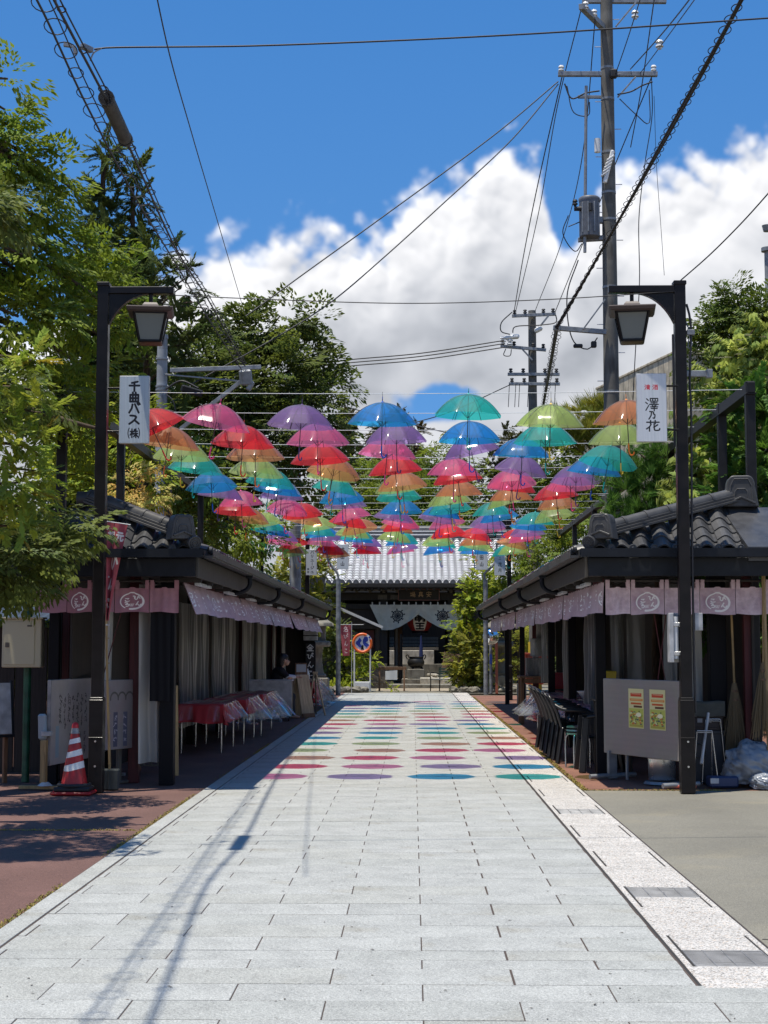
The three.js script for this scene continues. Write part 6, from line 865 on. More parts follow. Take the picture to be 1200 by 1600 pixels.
// right: juniper, dogwood, dome pine and a layered conifer
tree('juniper', 'dense dark green juniper with upright strands behind the right stall roof', 'shrub', [4.0, 0, -25], [3.95, 5, -25], 0.14, [{ kind: 'cypress', mat: GREEN.jun, o: { den: 400, size: 0.3, tints: cool, out: 0.35, lift: 0.6, gap: -0.45 }, blobs: [[3.71, 4.77, -25, 0.35, 1.2], [3.44, 4.25, -25, 0.31, 1.2], [3.81, 4.14, -25, 0.42, 1.2], [3.54, 3.72, -25, 0.4, 1.2], [4.02, 4.46, -25, 0.33, 1.2], [4.01, 3.83, -25, 0.35, 1.2], [3.3, 3.83, -25, 0.23, 1.1], [4.23, 4.88, -25, 0.25, 1.2], [3.88, 5.14, -25.4, 0.23, 1.1]] }], 49);
{
  const t = tree('dogwood_tree', 'light green dogwood with drooping leaves and white bracts behind the right lamp post', 'tree', [5.6, 0, -24], [5.2, 6.2, -24], 0.14, [{ kind: 'droop', mat: GREEN.dog, o: { den: 420, size: 0.27, tints: [[1, 1, 1], [1.2, 1.15, 0.9], [0.75, 0.85, 0.9], [1.3, 1.2, 0.9]], out: 0.7, lift: -0.1 }, blobs: [[5.45, 6.67, -24, 0.3], [5.09, 6.21, -24, 0.36], [5.54, 6.16, -24, 0.46], [4.73, 5.86, -24, 0.34], [5.09, 5.59, -23.6, 0.45], [4.54, 5.32, -23.8, 0.36], [4.89, 5.09, -23.6, 0.41], [5.53, 5.45, -24, 0.44], [4.39, 4.79, -23.6, 0.33], [4.64, 4.47, -23.4, 0.37], [4.25, 4.27, -23.4, 0.27], [4.4, 3.86, -23.2, 0.33], [4.01, 3.96, -23.2, 0.21], [3.83, 3.75, -23, 0.15], [5.06, 4.74, -24, 0.4], [5.94, 6.16, -24, 0.5]] }], 50);
  const r = mulberry(88), L = []; for (let k = 0; k < 46; k++) { const px = 1085 + r() * 115, py = 500 + r() * 260, d = 23.1 + r() * 0.3, x = ((px - 645) * d) / 2404, y = 1.65 + ((1010 - py) * d) / 2404; for (let q = 0; q < 4; q++) { const a = q * 1.57 + r(); const l = []; leafTris(l, V(x, y, -d), V(Math.cos(a), 0.15, Math.sin(a)), V(-Math.sin(a), 0, Math.cos(a)), 0.075, 0.03, 0.1, 0.1); L.push(...l); } } part('bracts', tris(L), std(0.75, 0.75, 0.62, 0.7, { side: THREE.DoubleSide }), t).userData.kind = 'stuff';
}
tree('dome_pine', 'dark dome shaped evergreen rising above the dogwood on the right', 'tree', [6.9, 0, -31], [6.6, 8.2, -31], 0.2, [{ kind: 'fine', mat: GREEN.pine, o: { den: 480, size: 0.36, tints: warm, out: 0.9, lift: 0.2 }, blobs: [[6.6, 8.83, -31, 0.18, 0.6], [6.47, 8.54, -31, 0.36, 0.5], [6.79, 8.47, -31, 0.44, 0.5], [6.2, 8.27, -31, 0.36, 0.5], [7.11, 8.4, -31, 0.44, 0.5], [6, 8.01, -31, 0.28, 0.5], [6.59, 8.07, -31, 0.57, 0.5], [6.19, 7.68, -31, 0.36, 0.5], [7.11, 8.01, -31, 0.57, 0.5], [5.8, 7.48, -31, 0.28, 0.5], [6.05, 7.28, -31, 0.46, 0.5], [5.66, 7.22, -31, 0.21, 0.5], [7.63, 8.53, -31, 0.52, 0.5]] }], 51);
{ const B = [], r = mulberry(17); for (let k = 0; k < 13; k++) { const y = 1.9 + k * 0.27, w = lerp(0.95, 0.5, k / 12); for (let q = 0; q < 4; q++) { const a = q * 1.57 + k * 0.7; B.push([4.9 + Math.cos(a) * w * 0.7, y + (r() - 0.5) * 0.1, -21.3 + Math.sin(a) * w * 0.7, w * 0.42, 0.28]); } } tree('layered_conifer', 'dark green conifer with flat layered branches at the right edge', 'tree', [4.95, 0, -21.3], [4.95, 5.4, -21.3], 0.1, [{ kind: 'needle', mat: GREEN.jun, o: { den: 560, size: 0.34, tints: warm, out: 1.2, lift: 0.05 }, blobs: B }], 52); }
// before the gate
tree('bush', 'tall bright green bush right of the temple gate', 'bush', [2.1, 0, -57], [2.1, 3.6, -57], 0.06, [{ kind: 'broad', mat: GREEN.bright, o: { den: 520, size: 0.36, tints: warm, out: 0.9 }, blobs: [[2.27, 3.65, -57, 0.5, 1], [2.68, 4.01, -57, 0.52, 1], [2.04, 3.18, -57, 0.36, 0.9], [2.48, 2.94, -57, 0.59, 1], [1.87, 2.64, -57, 0.31, 0.8], [2.27, 2.24, -57, 0.59, 0.9], [1.62, 2.16, -56.6, 0.21, 0.7], [2.97, 4.53, -58, 0.43, 1], [3.13, 3.57, -58, 0.53, 1], [2.3, 5.02, -58, 0.24, 1.4]] }, { kind: 'broad', mat: GREEN.olive, o: { den: 460, size: 0.32, tints: warm, out: 0.9 }, blobs: [[2.1, 1.65, -56.4, 0.61, 0.9], [1.86, 1.07, -56.4, 0.61, 0.9], [2.45, 1.07, -56.4, 0.66, 1], [1.7, 0.6, -56.4, 0.47, 0.8], [2.33, 0.49, -56.4, 0.52, 0.8]] }], 53);
tree('bush', 'dark green bush with reddish shoots left of the no entry sign', 'bush', [-2.5, 0, -57.6], [-2.5, 1.8, -57.6], 0.05, [{ kind: 'broad', mat: GREEN.dark, o: { den: 520, size: 0.28, tints: cool, out: 0.9 }, blobs: [[-2.87, 2.13, -57.6, 0.43, 1], [-3.03, 1.17, -57.6, 0.48, 1], [-2.74, 0.58, -57.6, 0.38, 0.9], [-3.18, 1.77, -57.6, 0.34, 1]] }, { kind: 'broad', mat: GREEN.bright, o: { den: 480, size: 0.28, tints: warm, out: 0.9 }, blobs: [[-2.25, 1.41, -57.2, 0.38, 0.9], [-2.3, 0.82, -57.2, 0.43, 0.9], [-1.55, 1.18, -57.4, 0.29, 0.8], [-2.01, 0.47, -57, 0.33, 0.7], [-2.5, 1.89, -57.4, 0.19, 1], [-3.24, 2.59, -57, 0.24, 0.8]] }], 54);
[[500, 1066, 12, 'beside the left stone lantern'], [532, 1068, 12, 'below the dark left bush'], [610, 1070, 5, 'right of the no entry sign'], [735, 1068, 14, 'at the foot of the right bush'], [768, 1064, 8, 'beside the mirror post']].forEach(([px, py, r_, n], k) => { const s = 56.6 / 2404, x = (px - 645) * s; tree('low_shrub', `low bright green plants ${n}`, 'shrub', [x, 0, -56.6], [x, 0.3, -56.6], 0.02, [{ kind: 'broad', mat: GREEN.bright, o: { den: 460, size: 0.2, tints: warm, out: 0.9, lift: 0.4 }, blobs: [[x, 0.14, -56.6, r_ * s, 0.7], [x + r_ * s * 0.8, 0.1, -56.5, r_ * s * 0.7, 0.7]] }], 60 + k, 'low plants before the gate'); });
tree('bush', 'clipped round shrubs behind the right stone lantern', 'bush', [4.3, 0, -62], [4.3, 2, -62], 0.06, [{ kind: 'fine', mat: GREEN.olive, o: { den: 480, size: 0.32, tints: warm }, blobs: [[3.34, 1.65, -62, 0.36, 1.2], [3.2, 1.01, -62, 0.36, 1.2], [4.36, 1.52, -62, 0.41, 1.2], [4.54, 1.91, -62, 0.36, 1], [5.51, 1.78, -62, 0.36], [5.09, 2.3, -63, 0.42], [4.28, 0.76, -62, 0.46]] }], 66);
{ const r = mulberry(5), t = thing('rocks', 'row of rough brownish rocks along the planting beds before the gate', 'rocks', [0, 0, 0]); for (let k = 0; k < 16; k++) { const g = new THREE.IcosahedronGeometry(1, 1), P = g.attributes.position, n3 = createNoise3D(mulberry(k + 3)); for (let i = 0; i < P.count; i++) { const v = V(P.getX(i), P.getY(i), P.getZ(i)), q = 1 + 0.3 * n3(v.x, v.y, v.z); P.setXYZ(i, v.x * q * 0.26, v.y * q * 0.14, v.z * q * 0.18); } g.computeVertexNormals(); const m = part('rock', g, M.stone, t); m.position.set(k < 8 ? 1.5 + k * 0.34 : -3.6 + (k - 8) * 0.26, 0.08, -55.6 - r() * 0.5); m.rotation.y = r() * 6; } }
// woods that close the view on both sides and behind
{
  const r = mulberry(7), B = [], C = []; for (let k = 0; k < 70; k++) { const x = -70 + k * 2.05 + (r() - 0.5), z = -112 - r() * 12, h = 4 + r() * 4; B.push([x, h * 0.55, z, 2.2 + r() * 1.6, 1.1]); C.push([x + 1, h * 0.2 + 1, z + 1.5, 2.2, 0.9]); }
  for (let k = 0; k < 26; k++) { B.push([-12 - r() * 5, 2 + r() * 3.5, -22 - k * 3.4, 1.8 + r(), 1]); B.push([11 + r() * 6, 2 + r() * 4, -24 - k * 3.4, 1.9 + r(), 1]); B.push([-8.4 - r() * 2, 1.4 + r() * 2, -30 - k * 3, 1.4, 1]); B.push([7.6 + r() * 2, 1.3 + r() * 2.2, -27 - k * 3, 1.4, 1]); }
  const m = crown(scene, B.concat(C), 'fine', GREEN.dark, { den: 400, size: 0.9, tints: warm, seed: 71, name: 'far_woods' }); m.userData = { kind: 'stuff', label: 'dense green woods closing the view behind stalls and temple', category: 'woods' };
}
// ---------------------------------------------------------------- things under and around the stalls
{ // traffic cone
  const t = thing('traffic_cone', 'red traffic cone with white slanting bands beside the left lamp post', 'traffic cone', [-3.8, 0, -17.4]);
  part('base', merge([bx(0.46, 0.035, 0.4, 0, 0.022, 0, 0.012)]), M.coneRed, t); part('weight', merge([bx(0.4, 0.05, 0.36, 0, 0.065, 0, 0.015), lathe([[0.17, 0.085], [0.19, 0.09], [0.19, 0.12], [0.165, 0.125]], 20)]), M.rubber, t);
  const r = (y) => 0.147 - (y - 0.08) * 0.168; part('cone', lathe([[0.16, 0.08], [0.147, 0.1], [r(0.72), 0.72], [0.038, 0.76], [0.03, 0.785], [0.012, 0.8], [0, 0.8]], 28), M.coneRed, t);
  const band = (y, h, slant) => sheet(28, 2, (u, v) => { const a = u * 2 * Math.PI, yy = y + v * h + Math.cos(a) * slant, q = r(yy) + 0.0025; return [Math.cos(a) * q, yy, Math.sin(a) * q]; });
  for (const [y, h, s] of [[0.27, 0.075, 0.028], [0.42, 0.065, 0.022], [0.565, 0.055, 0.014]]) part('band', band(y, h, s), M.porcelain, t); part('collar', band(0.675, 0.06, 0), M.galv, t);
}
{ // banner on a bamboo pole
  const t = thing('banner', 'dusty red banner with white brushed characters on a bamboo pole in a concrete block', 'banner', [-3.505, 0, -17.95]);
  part('pole', merge([pipe([0, 0.1, 0], [-0.06, 1.62, 0.02], 0.016, 8, 0.014), pipe([-0.06, 1.62, 0.02], [-0.085, 3.2, 0.03], 0.014, 8, 0.011)]), M.bamboo, t);
  const kn = []; for (let k = 1; k < 11; k++) kn.push(cyl(0.0175, 0.0175, 0.012, 10, -k * 0.0085, k * 0.29, 0.004)); part('node', merge(kn), M.bamboo, t);
  part('base', merge([bx(0.11, 0.235, 0.17, -0.07, 0.12, 0, 0.012, 0, 0.2), bx(0.12, 0.235, 0.17, 0.045, 0.12, 0.01, 0.012, 0, 0.1)]), std(0.1, 0.115, 0.11, 0.9, { map: tConc }), t);
  part('crossbar', pipe([-0.5, 3.17, 0.04], [0.2, 3.07, 0.03], 0.006, 6), M.wireWhite, t);
  const bt = canvasTex(128, 512, (c, w, h) => { c.fillStyle = '#b0525c'; c.fillRect(0, 0, w, h); grime(c, w, h, 3, 300, '#602830', 4, 30); write(c, '祖', 4, 44, 50, 9, '#e4dcd8'); write(c, '元', 66, 40, 52, 10, '#e4dcd8'); write(c, 'び', 30, 140, 84, 15, '#e4dcd8', 120); write(c, 'ん', 20, 290, 70, 13, '#e4dcd8'); write(c, 'こ', 20, 390, 60, 12, '#e4dcd8'); });
  part('cloth', sheet(10, 26, (u, v) => { const w = lerp(0.035, 0.235, Math.pow(v, 1.25)), y = 1.95 + v * 1.16; return [-0.068 + u * w, y - u * 0.045 * v, 0.035 + Math.sin(u * 9 + v * 3) * (0.02 + 0.03 * (1 - v))]; }), printed(bt, 0.9), t);
  part('tie', merge([0, 1, 2, 3, 4].map((k) => bx(0.045, 0.022, 0.03, -0.072 + k * 0.006, 3.02 - k * 0.28, 0.03))), M.white, t);
}
function noteBoard(name, p, ry, w, h, y0, label, draw, cw = 256) {
  const t = thing(name, label, 'signboard', p, ry);
  part('board', bx(w, h, 0.045, 0, y0 + h / 2, 0, 0.006), std(0.42, 0.4, 0.38, 0.6, { map: tTile }), t); part('face', face(w - 0.012, h - 0.012, 0, y0 + h / 2, 0.0255), printed(canvasTex(cw, Math.round((cw * h) / w), draw), 0.55), t);
  return t;
}
const scribble = (c, x, y, n, step, s, col, seed) => { const r = mulberry(seed); c.strokeStyle = col; c.lineCap = 'round'; for (let i = 0; i < n; i++) { c.lineWidth = s * 0.14; for (let k = 0; k < 4; k++) { c.beginPath(); const X = x + r() * s * 0.7, Y = y + i * step + r() * s * 0.7; c.moveTo(X, Y); c.quadraticCurveTo(X + (r() - 0.3) * s, Y + (r() - 0.3) * s * 0.7, X + (r() - 0.4) * s * 0.9, Y + r() * s * 0.6); c.stroke(); } } };
{
  const b1 = noteBoard('signboard', [-4.1, 0, -18.85], 1.42, 1.8, 0.99, 0.27, 'long grey rolling whiteboard with handwritten columns behind the traffic cone', (c, w, h) => { c.fillStyle = '#b3aaa6'; c.fillRect(0, 0, w, h); grime(c, w, h, 7, 300, '#8d827f', 10, 60); for (let k = 0; k < 7; k++) scribble(c, 110 + k * 60, 70 + (k % 2) * 14, 5, 32, 34, '#332a2e', 70 + k); for (let k = 0; k < 4; k++) scribble(c, 250 + k * 70, 270, 4, 30, 32, '#443a40', 80 + k); c.fillStyle = '#8fa2ac'; c.fillRect(66, 230, 46, 160); c.fillStyle = '#8d8583'; c.fillRect(560, 40, 80, 350); for (let k = 0; k < 3; k++) scribble(c, 566 + k * 26, 60, 10, 32, 26, '#5a3030', 90 + k); }, 768);
  part('stand', merge([bx(0.06, 0.5, 0.07, -0.97, 0.32, -0.02), bx(0.07, 0.04, 0.62, -0.97, 0.03, 0)]), M.bamboo, b1); part('foot', merge([cyl(0.09, 0.04, 0.04, 16, -0.97, 0.05, 0), cyl(0.07, 0.07, 0.05, 16, -0.94, 0.62, 0)]), M.white, b1); part('far_stand', merge([bx(0.05, 0.5, 0.06, 0.93, 0.26, -0.02), bx(0.07, 0.04, 0.6, 0.93, 0.03, 0)]), M.galv, b1);
  part('blue_flap', bx(0.06, 0.3, 0.1, -0.93, 0.72, -0.06, 0.02, 0, 0, 0.1), std(0.3, 0.36, 0.4, 0.5), b1);
  const b2 = noteBoard('signboard', [-3.5, 0, -18.72], 1.12, 0.82, 0.83, 0.42, 'smaller tilted grey signboard between the banner pole and the plastic curtain', (c, w, h) => { c.fillStyle = '#8d8382'; c.fillRect(0, 0, w, h); grime(c, w, h, 8, 300, '#776c6c', 6, 40); for (let k = 0; k < 4; k++) { c.strokeStyle = '#55504a'; c.lineWidth = 7; c.beginPath(); c.arc(56 + k * 48, 70, 24, 2.9, 6.4); c.stroke(); } for (let k = 0; k < 3; k++) { c.fillStyle = ['#4a4a5c', '#54566a', '#3a2c34'][k]; c.fillRect(52 + k * 62, 120, 26, 130); scribble(c, 54 + k * 62, 130, 4, 28, 20, '#aaa4ae', 95 + k); } });
  part('stand', merge([bx(0.07, 0.5, 0.04, -0.02, 0.25, -0.05), bx(0.4, 0.03, 0.05, -0.02, 0.02, -0.03)]), M.greyWood, b2);
}
{ // electric box on a green post, with a corrugated roof and dark fence behind it
  const t = thing('electric_box', 'beige electric box with a door on a green post at the left edge', 'electric box', [-4.74, 0, -18.95]);
  part('post', cyl(0.047, 0.047, 2.2, 14), M.greenPaint, t); part('case', bx(0.48, 0.59, 0.2, -0.02, 1.69, 0.14, 0.01), M.boxCream, t); part('hood', bx(0.52, 0.02, 0.25, -0.02, 1.995, 0.15, 0.004), M.boxCream, t);
  part('door', bx(0.37, 0.52, 0.012, -0.045, 1.69, 0.247, 0.004), M.boxCream, t); part('latch', merge([bx(0.05, 0.06, 0.012, -0.19, 1.67, 0.258), bx(0.06, 0.02, 0.004, 0.08, 1.9, 0.256)]), M.greyWood, t);
  const f = thing('board_fence', 'dark board fence with bluish corrugated roof at the left edge', 'fence', [-5.6, 0, -20.4]);
  for (let k = 0; k < 9; k++) part('board', bx(0.21, 1.9, 0.03, -0.85 + k * 0.215, 0.95, (k % 2) * 0.012), M.darkWood, f);
  part('roof', sheet(80, 4, (u, v) => [-1.2 + u * 2.2, 2.0 + v * 0.2 + Math.sin(u * 120) * 0.016, 0.5 - v * 1.2], 0.006), std(0.045, 0.06, 0.09, 0.5), f);
  const fr = thing('framed_notice', 'white framed notice leaning at the left edge of the picture', 'notice', [-4.98, 0, -18.7], 0.7); part('panel', bx(0.24, 0.62, 0.02, 0, 0.9, 0, 0.004, -0.12), M.white, fr); part('frame', merge([bx(0.03, 0.68, 0.04, 0.13, 0.9, 0, 0.004, -0.12), bx(0.03, 0.68, 0.04, -0.13, 0.9, 0, 0.004, -0.12), bx(0.3, 0.03, 0.04, 0, 0.57, 0.04)]), M.navy, fr); part('leg', bx(0.05, 0.85, 0.05, 0.1, 0.42, -0.1), M.brownWood, fr);
}
{ // little bench with an arched apron
  const t = thing('low_bench', 'low brown bench with arched side beside the left corner post', 'bench', [-3.42, 0, -20.4]);
  part('top', bx(0.5, 0.04, 0.5, 0, 0.37, 0), M.greyWood, t); for (const [x, z] of [[-0.22, 0.22], [0.22, 0.22], [-0.22, -0.22], [0.22, -0.22]]) part('leg', bx(0.045, 0.35, 0.045, x, 0.175, z), M.brownWood, t);
  part('arch', merge([0, 1, 2, 3].map((k) => tube([[-0.18 + k * 0.1, 0.12, 0.23], [-0.18 + k * 0.1, 0.28, 0.23], [-0.14 + k * 0.1, 0.33, 0.23], [-0.1 + k * 0.1, 0.28, 0.23], [-0.1 + k * 0.1, 0.12, 0.23]], 0.01, 18, 5)).concat([bx(0.42, 0.02, 0.02, 0, 0.11, 0.23)])), M.greyWood, t);
  solo('wooden_plank', bx(0.2, 1.1, 0.03, -2.98, 0.62, -19.0, 0.004, 0, 0.3, 0.02), M.bamboo, 'tall yellowish plank leaning inside the left corner post', 'plank');
}
// tables with red cloth and crumpled clear plastic over them
{
  const r = mulberry(71), mk = (x, z, w, d, label, i, cloth = M.redCloth) => {
    const t = thing('folding_table', label, 'table', [x, 0, z], 0, undefined);
    part('top', bx(w, 0.03, d, 0, 0.735, 0), M.greyWood, t); for (const [a, b] of [[1, 1], [1, -1], [-1, 1], [-1, -1]]) part('leg', pipe([a * (w / 2 - 0.03), 0, b * (d / 2 - 0.06)], [a * (w / 2 - 0.03), 0.72, b * (d / 2 - 0.06)], 0.014, 8), M.steel, t);
    return t;
  };
  const cover = (x, z, w, d, drop, label, mat, amp, seed, name, cat, sideOnly) => {
    const q = mulberry(seed), ph = [q() * 6, q() * 6, q() * 6], g = sheet(48, 46, (u, v) => {
      const U = (u - 0.5) * (w + 2 * drop), W = (v - 0.5) * (d + 2 * drop), ox = Math.max(0, Math.abs(U) - w / 2), oz = Math.max(0, Math.abs(W) - d / 2), k = Math.min(drop * 1.15, Math.hypot(ox, oz)), fl = 0.16 + amp;
      const ang = ox + oz, wob = Math.sin(W * 13 + ph[0]) * amp * ox * 1.6 + Math.sin(W * 31 + ph[1]) * amp * ox * 0.7, wob2 = Math.sin(U * 14 + ph[1]) * amp * oz * 1.6 + Math.sin(U * 33 + ph[2]) * amp * oz * 0.7;
      return [x + Math.sign(U) * (Math.min(Math.abs(U), w / 2) + ox * fl * 0.5) + wob, 0.757 + (seed > 80 ? 0.008 : 0) - k * (0.95 + 0.05 * Math.sin(U * 9)) + (ang ? 0 : Math.sin(U * 21 + ph[0]) * amp * 0.03 + Math.sin(W * 17 + ph[1]) * amp * 0.03), z - (Math.sign(W) * (Math.min(Math.abs(W), d / 2) + oz * fl * 0.5) + wob2)];
    });
    return solo(name, g, mat, label, cat);
  };
  mk(-3.28, -24.8, 0.68, 1.7, 'nearest folding table under red cloth on the left'); cover(-3.28, -24.8, 0.7, 1.72, 0.3, 'deep red cloth on the nearest left table', M.redCloth, 0.1, 5, 'tablecloth', 'tablecloth'); cover(-3.26, -24.8, 0.7, 1.7, 0.27, 'crumpled clear plastic over the nearest left table', M.clearFilm, 0.3, 85, 'plastic_cover', 'plastic cover');
  mk(-3.2, -27.2, 0.7, 1.8, 'second folding table under red cloth on the left'); cover(-3.2, -27.2, 0.72, 1.82, 0.28, 'deep red cloth on the second left table', M.redCloth, 0.1, 6, 'tablecloth', 'tablecloth'); cover(-3.15, -27.2, 0.72, 1.8, 0.38, 'crumpled clear plastic over the second left table', M.clearFilm, 0.35, 86, 'plastic_cover', 'plastic cover');
  mk(-3.15, -29.8, 0.72, 2.2, 'third folding table under red cloth on the left'); cover(-3.15, -29.8, 0.74, 2.22, 0.3, 'deep red cloth on the third left table', M.redCloth, 0.1, 7, 'tablecloth', 'tablecloth'); cover(-3.1, -29.8, 0.76, 2.2, 0.45, 'crumpled clear plastic over the third left table', M.clearFilm, 0.35, 87, 'plastic_cover', 'plastic cover');
  mk(-2.88, -41.5, 0.6, 3.2, 'far left table under red cloth near the black sign'); cover(-2.88, -41.5, 0.62, 3.2, 0.5, 'red cloth on the far left table', M.redCloth, 0.1, 8, 'tablecloth', 'tablecloth'); cover(-2.84, -41.5, 0.64, 3.2, 0.55, 'crumpled clear plastic over the far left table', M.clearFilm, 0.35, 88, 'plastic_cover', 'plastic cover');
  mk(2.95, -25.2, 0.7, 3.4, 'long table behind the stack of black chairs'); cover(2.95, -25.2, 0.72, 3.42, 0.25, 'faded pink cloth on the table behind the black chairs', M.norenL, 0.1, 9, 'tablecloth', 'tablecloth'); cover(2.92, -25.2, 0.72, 3.42, 0.4, 'crumpled clear plastic over the table behind the black chairs', M.clearFilm, 0.35, 89, 'plastic_cover', 'plastic cover');
  mk(2.8, -29.6, 0.7, 2.6, 'farther right table under pink cloth'); cover(2.8, -29.6, 0.72, 2.62, 0.25, 'faded pink cloth on the farther right table', M.norenL, 0.1, 10, 'tablecloth', 'tablecloth'); cover(2.76, -29.6, 0.74, 2.62, 0.42, 'crumpled clear plastic over the farther right table', M.clearFilm, 0.4, 90, 'plastic_cover', 'plastic cover');
}
{ // counter with the seated person
  const t = thing('serving_counter', 'plain pale counter on castors in front of the seated person', 'counter', [-3.21, 0, -34.7]);
  part('front', bx(1.02, 0.76, 0.03, 0, 0.5, 0.3, 0.004), M.white, t); part('body', bx(1.0, 0.74, 0.55, 0, 0.5, 0.0, 0.004), M.greyWood, t); part('top', bx(1.04, 0.025, 0.62, 0, 0.893, 0.01, 0.004), M.white, t);
  for (const x of [-0.45, 0.45]) part('castor', merge([tr(new THREE.CylinderGeometry(0.05, 0.05, 0.03, 14), x, 0.05, 0.25, 0, 0, Math.PI / 2), bx(0.05, 0.06, 0.05, x, 0.095, 0.25)]), M.rubber, t);
}
function field(bones, min, max, res, k = 0.03) {        // smooth union of tapered capsules, meshed
  const mc = new MarchingCubes(res, new THREE.MeshBasicMaterial(), false, false, 60000); mc.isolation = 0;
  const c = [(min[0] + max[0]) / 2, (min[1] + max[1]) / 2, (min[2] + max[2]) / 2], hs = Math.max(max[0] - min[0], max[1] - min[1], max[2] - min[2]) / 2;
  for (let z = 0; z < res; z++) for (let y = 0; y < res; y++) for (let x = 0; x < res; x++) {
    const p = [x, y, z].map((v, i) => c[i] + ((v - res / 2) / (res / 2)) * hs); let d = 1e3;
    for (const [a, b, ra, rb] of bones) { const ab = [b[0] - a[0], b[1] - a[1], b[2] - a[2]], ap = [p[0] - a[0], p[1] - a[1], p[2] - a[2]], l2 = ab[0] ** 2 + ab[1] ** 2 + ab[2] ** 2 || 1e-9, t = clamp((ap[0] * ab[0] + ap[1] * ab[1] + ap[2] * ab[2]) / l2, 0, 1), e = Math.hypot(ap[0] - ab[0] * t, ap[1] - ab[1] * t, ap[2] - ab[2] * t) - lerp(ra, rb, t), h = clamp(0.5 + (0.5 * (d - e)) / k, 0, 1); d = lerp(d, e, h) - k * h * (1 - h); }
    mc.field[x + y * res + z * res * res] = -d;
  }
  mc.update(); const n = mc.count, P = new Float32Array(n * 3), N = new Float32Array(n * 3);
  for (let i = 0; i < n; i++) for (let q = 0; q < 3; q++) { P[i * 3 + q] = c[q] + mc.positionArray[i * 3 + q] * hs; N[i * 3 + q] = mc.normalArray[i * 3 + q]; }
  const g = new THREE.BufferGeometry(); g.setAttribute('position', new THREE.BufferAttribute(P, 3)); g.computeVertexNormals(); return muv(g);
}
{ // faces +x (towards the lane), leaning over the counter
  const t = thing('person', 'person in dark top and pale apron seated behind the counter, head bowed', 'person', [-3.12, 0, -35.55], 0.35);
  const B = [];
  const sh = [0.06, 1.12, 0], hip = [-0.12, 0.52, 0], neck = [0.1, 1.2, 0], head = [0.17, 1.33, 0];
  B.push([hip, [-0.06, 0.75, 0], 0.15, 0.135], [[-0.06, 0.75, 0], [0.03, 1.02, 0], 0.135, 0.14], [sh, neck, 0.07, 0.052], [neck, [0.13, 1.25, 0], 0.05, 0.05], [[0.14, 1.36, 0], [0.2, 1.29, 0], 0.098, 0.075], [[0.24, 1.24, 0], [0.25, 1.25, 0], 0.03, 0.03], [[0.275, 1.31, 0], [0.295, 1.295, 0], 0.012, 0.015], [[0.15, 1.33, 0.095], [0.14, 1.3, 0.095], 0.02, 0.016], [[0.15, 1.33, -0.095], [0.14, 1.3, -0.095], 0.02, 0.016]);
  for (const s of [1, -1]) { const S = [0.05, 1.09, s * 0.17], E = [0.2, 0.93, s * 0.23], W = [0.42, 0.95, s * 0.1]; B.push([[0.04, 1.06, s * 0.06], S, 0.085, 0.068], [S, E, 0.058, 0.044], [E, W, 0.042, 0.028], [W, [0.5, 0.945, s * 0.08], 0.026, 0.03]); B.push([[-0.12, 0.5, s * 0.09], [0.32, 0.5, s * 0.12], 0.095, 0.07], [[0.32, 0.5, s * 0.12], [0.34, 0.1, s * 0.12], 0.062, 0.042], [[0.34, 0.05, s * 0.12], [0.48, 0.035, s * 0.13], 0.04, 0.03]); for (let k = 0; k < 5; k++) { const y = 0.945 + (k - 2) * 0.003, z = s * 0.08 + (k - 2) * 0.017; B.push(k === 0 ? [[0.47, 0.95, z], [0.52, 0.935, z + s * -0.03], 0.011, 0.008] : [[0.52, y, z], [0.575 - Math.abs(k - 2.5) * 0.008, y - 0.015, z], 0.01, 0.008]); } }
  part('body', field(B, [-0.75, 0.0, -0.7], [0.75, 1.45, 0.7], 96, 0.025), M.skin, t);
  const top = [[[-0.12, 0.6, 0], [-0.06, 0.75, 0], 0.16, 0.155], [[-0.06, 0.75, 0], [0.03, 1.03, 0], 0.155, 0.158], [[0.05, 1.12, 0], [0.07, 1.15, 0], 0.09, 0.07]]; for (const s of [1, -1]) { top.push([[0.04, 1.06, s * 0.06], [0.05, 1.09, s * 0.17], 0.1, 0.085], [[0.05, 1.09, s * 0.17], [0.16, 0.98, s * 0.21], 0.078, 0.07]); }
  part('shirt', field(top, [-0.5, 0.45, -0.45], [0.5, 1.25, 0.45], 52, 0.03), std(0.012, 0.012, 0.016, 0.9), t);
  const ap = [[[0.02, 0.62, 0], [0.13, 0.92, 0], 0.13, 0.11]]; for (const s of [1, -1]) ap.push([[0.17, 0.96, s * 0.215], [0.36, 0.95, s * 0.13], 0.062, 0.05]); part('apron', field(ap, [-0.4, 0.4, -0.4], [0.6, 1.2, 0.4], 48, 0.03), std(0.5, 0.52, 0.56, 0.9), t);
  const tz = []; for (const s of [1, -1]) tz.push([[-0.12, 0.5, s * 0.09], [0.32, 0.5, s * 0.12], 0.11, 0.085], [[0.32, 0.5, s * 0.12], [0.34, 0.12, s * 0.12], 0.08, 0.065]); part('trousers', field(tz, [-0.5, 0, -0.4], [0.6, 0.8, 0.4], 44, 0.03), std(0.03, 0.032, 0.04, 0.9), t);
  part('hair', field([[[0.12, 1.39, 0], [0.16, 1.39, 0], 0.112, 0.1], [[0.09, 1.36, 0.03], [0.08, 1.24, 0.04], 0.09, 0.06], [[0.09, 1.36, -0.03], [0.08, 1.24, -0.04], 0.09, 0.06]], [-0.15, 1.1, -0.25], [0.4, 1.55, 0.25], 48, 0.02), M.hair, t);
  part('eye', merge([-1, 1].map((s) => tr(new THREE.SphereGeometry(0.012, 8, 6), 0.272, 1.335, s * 0.035))), M.hair, t); part('mouth', bx(0.012, 0.008, 0.045, 0.272, 1.255, 0, 0.003), std(0.3, 0.1, 0.09, 0.6), t);
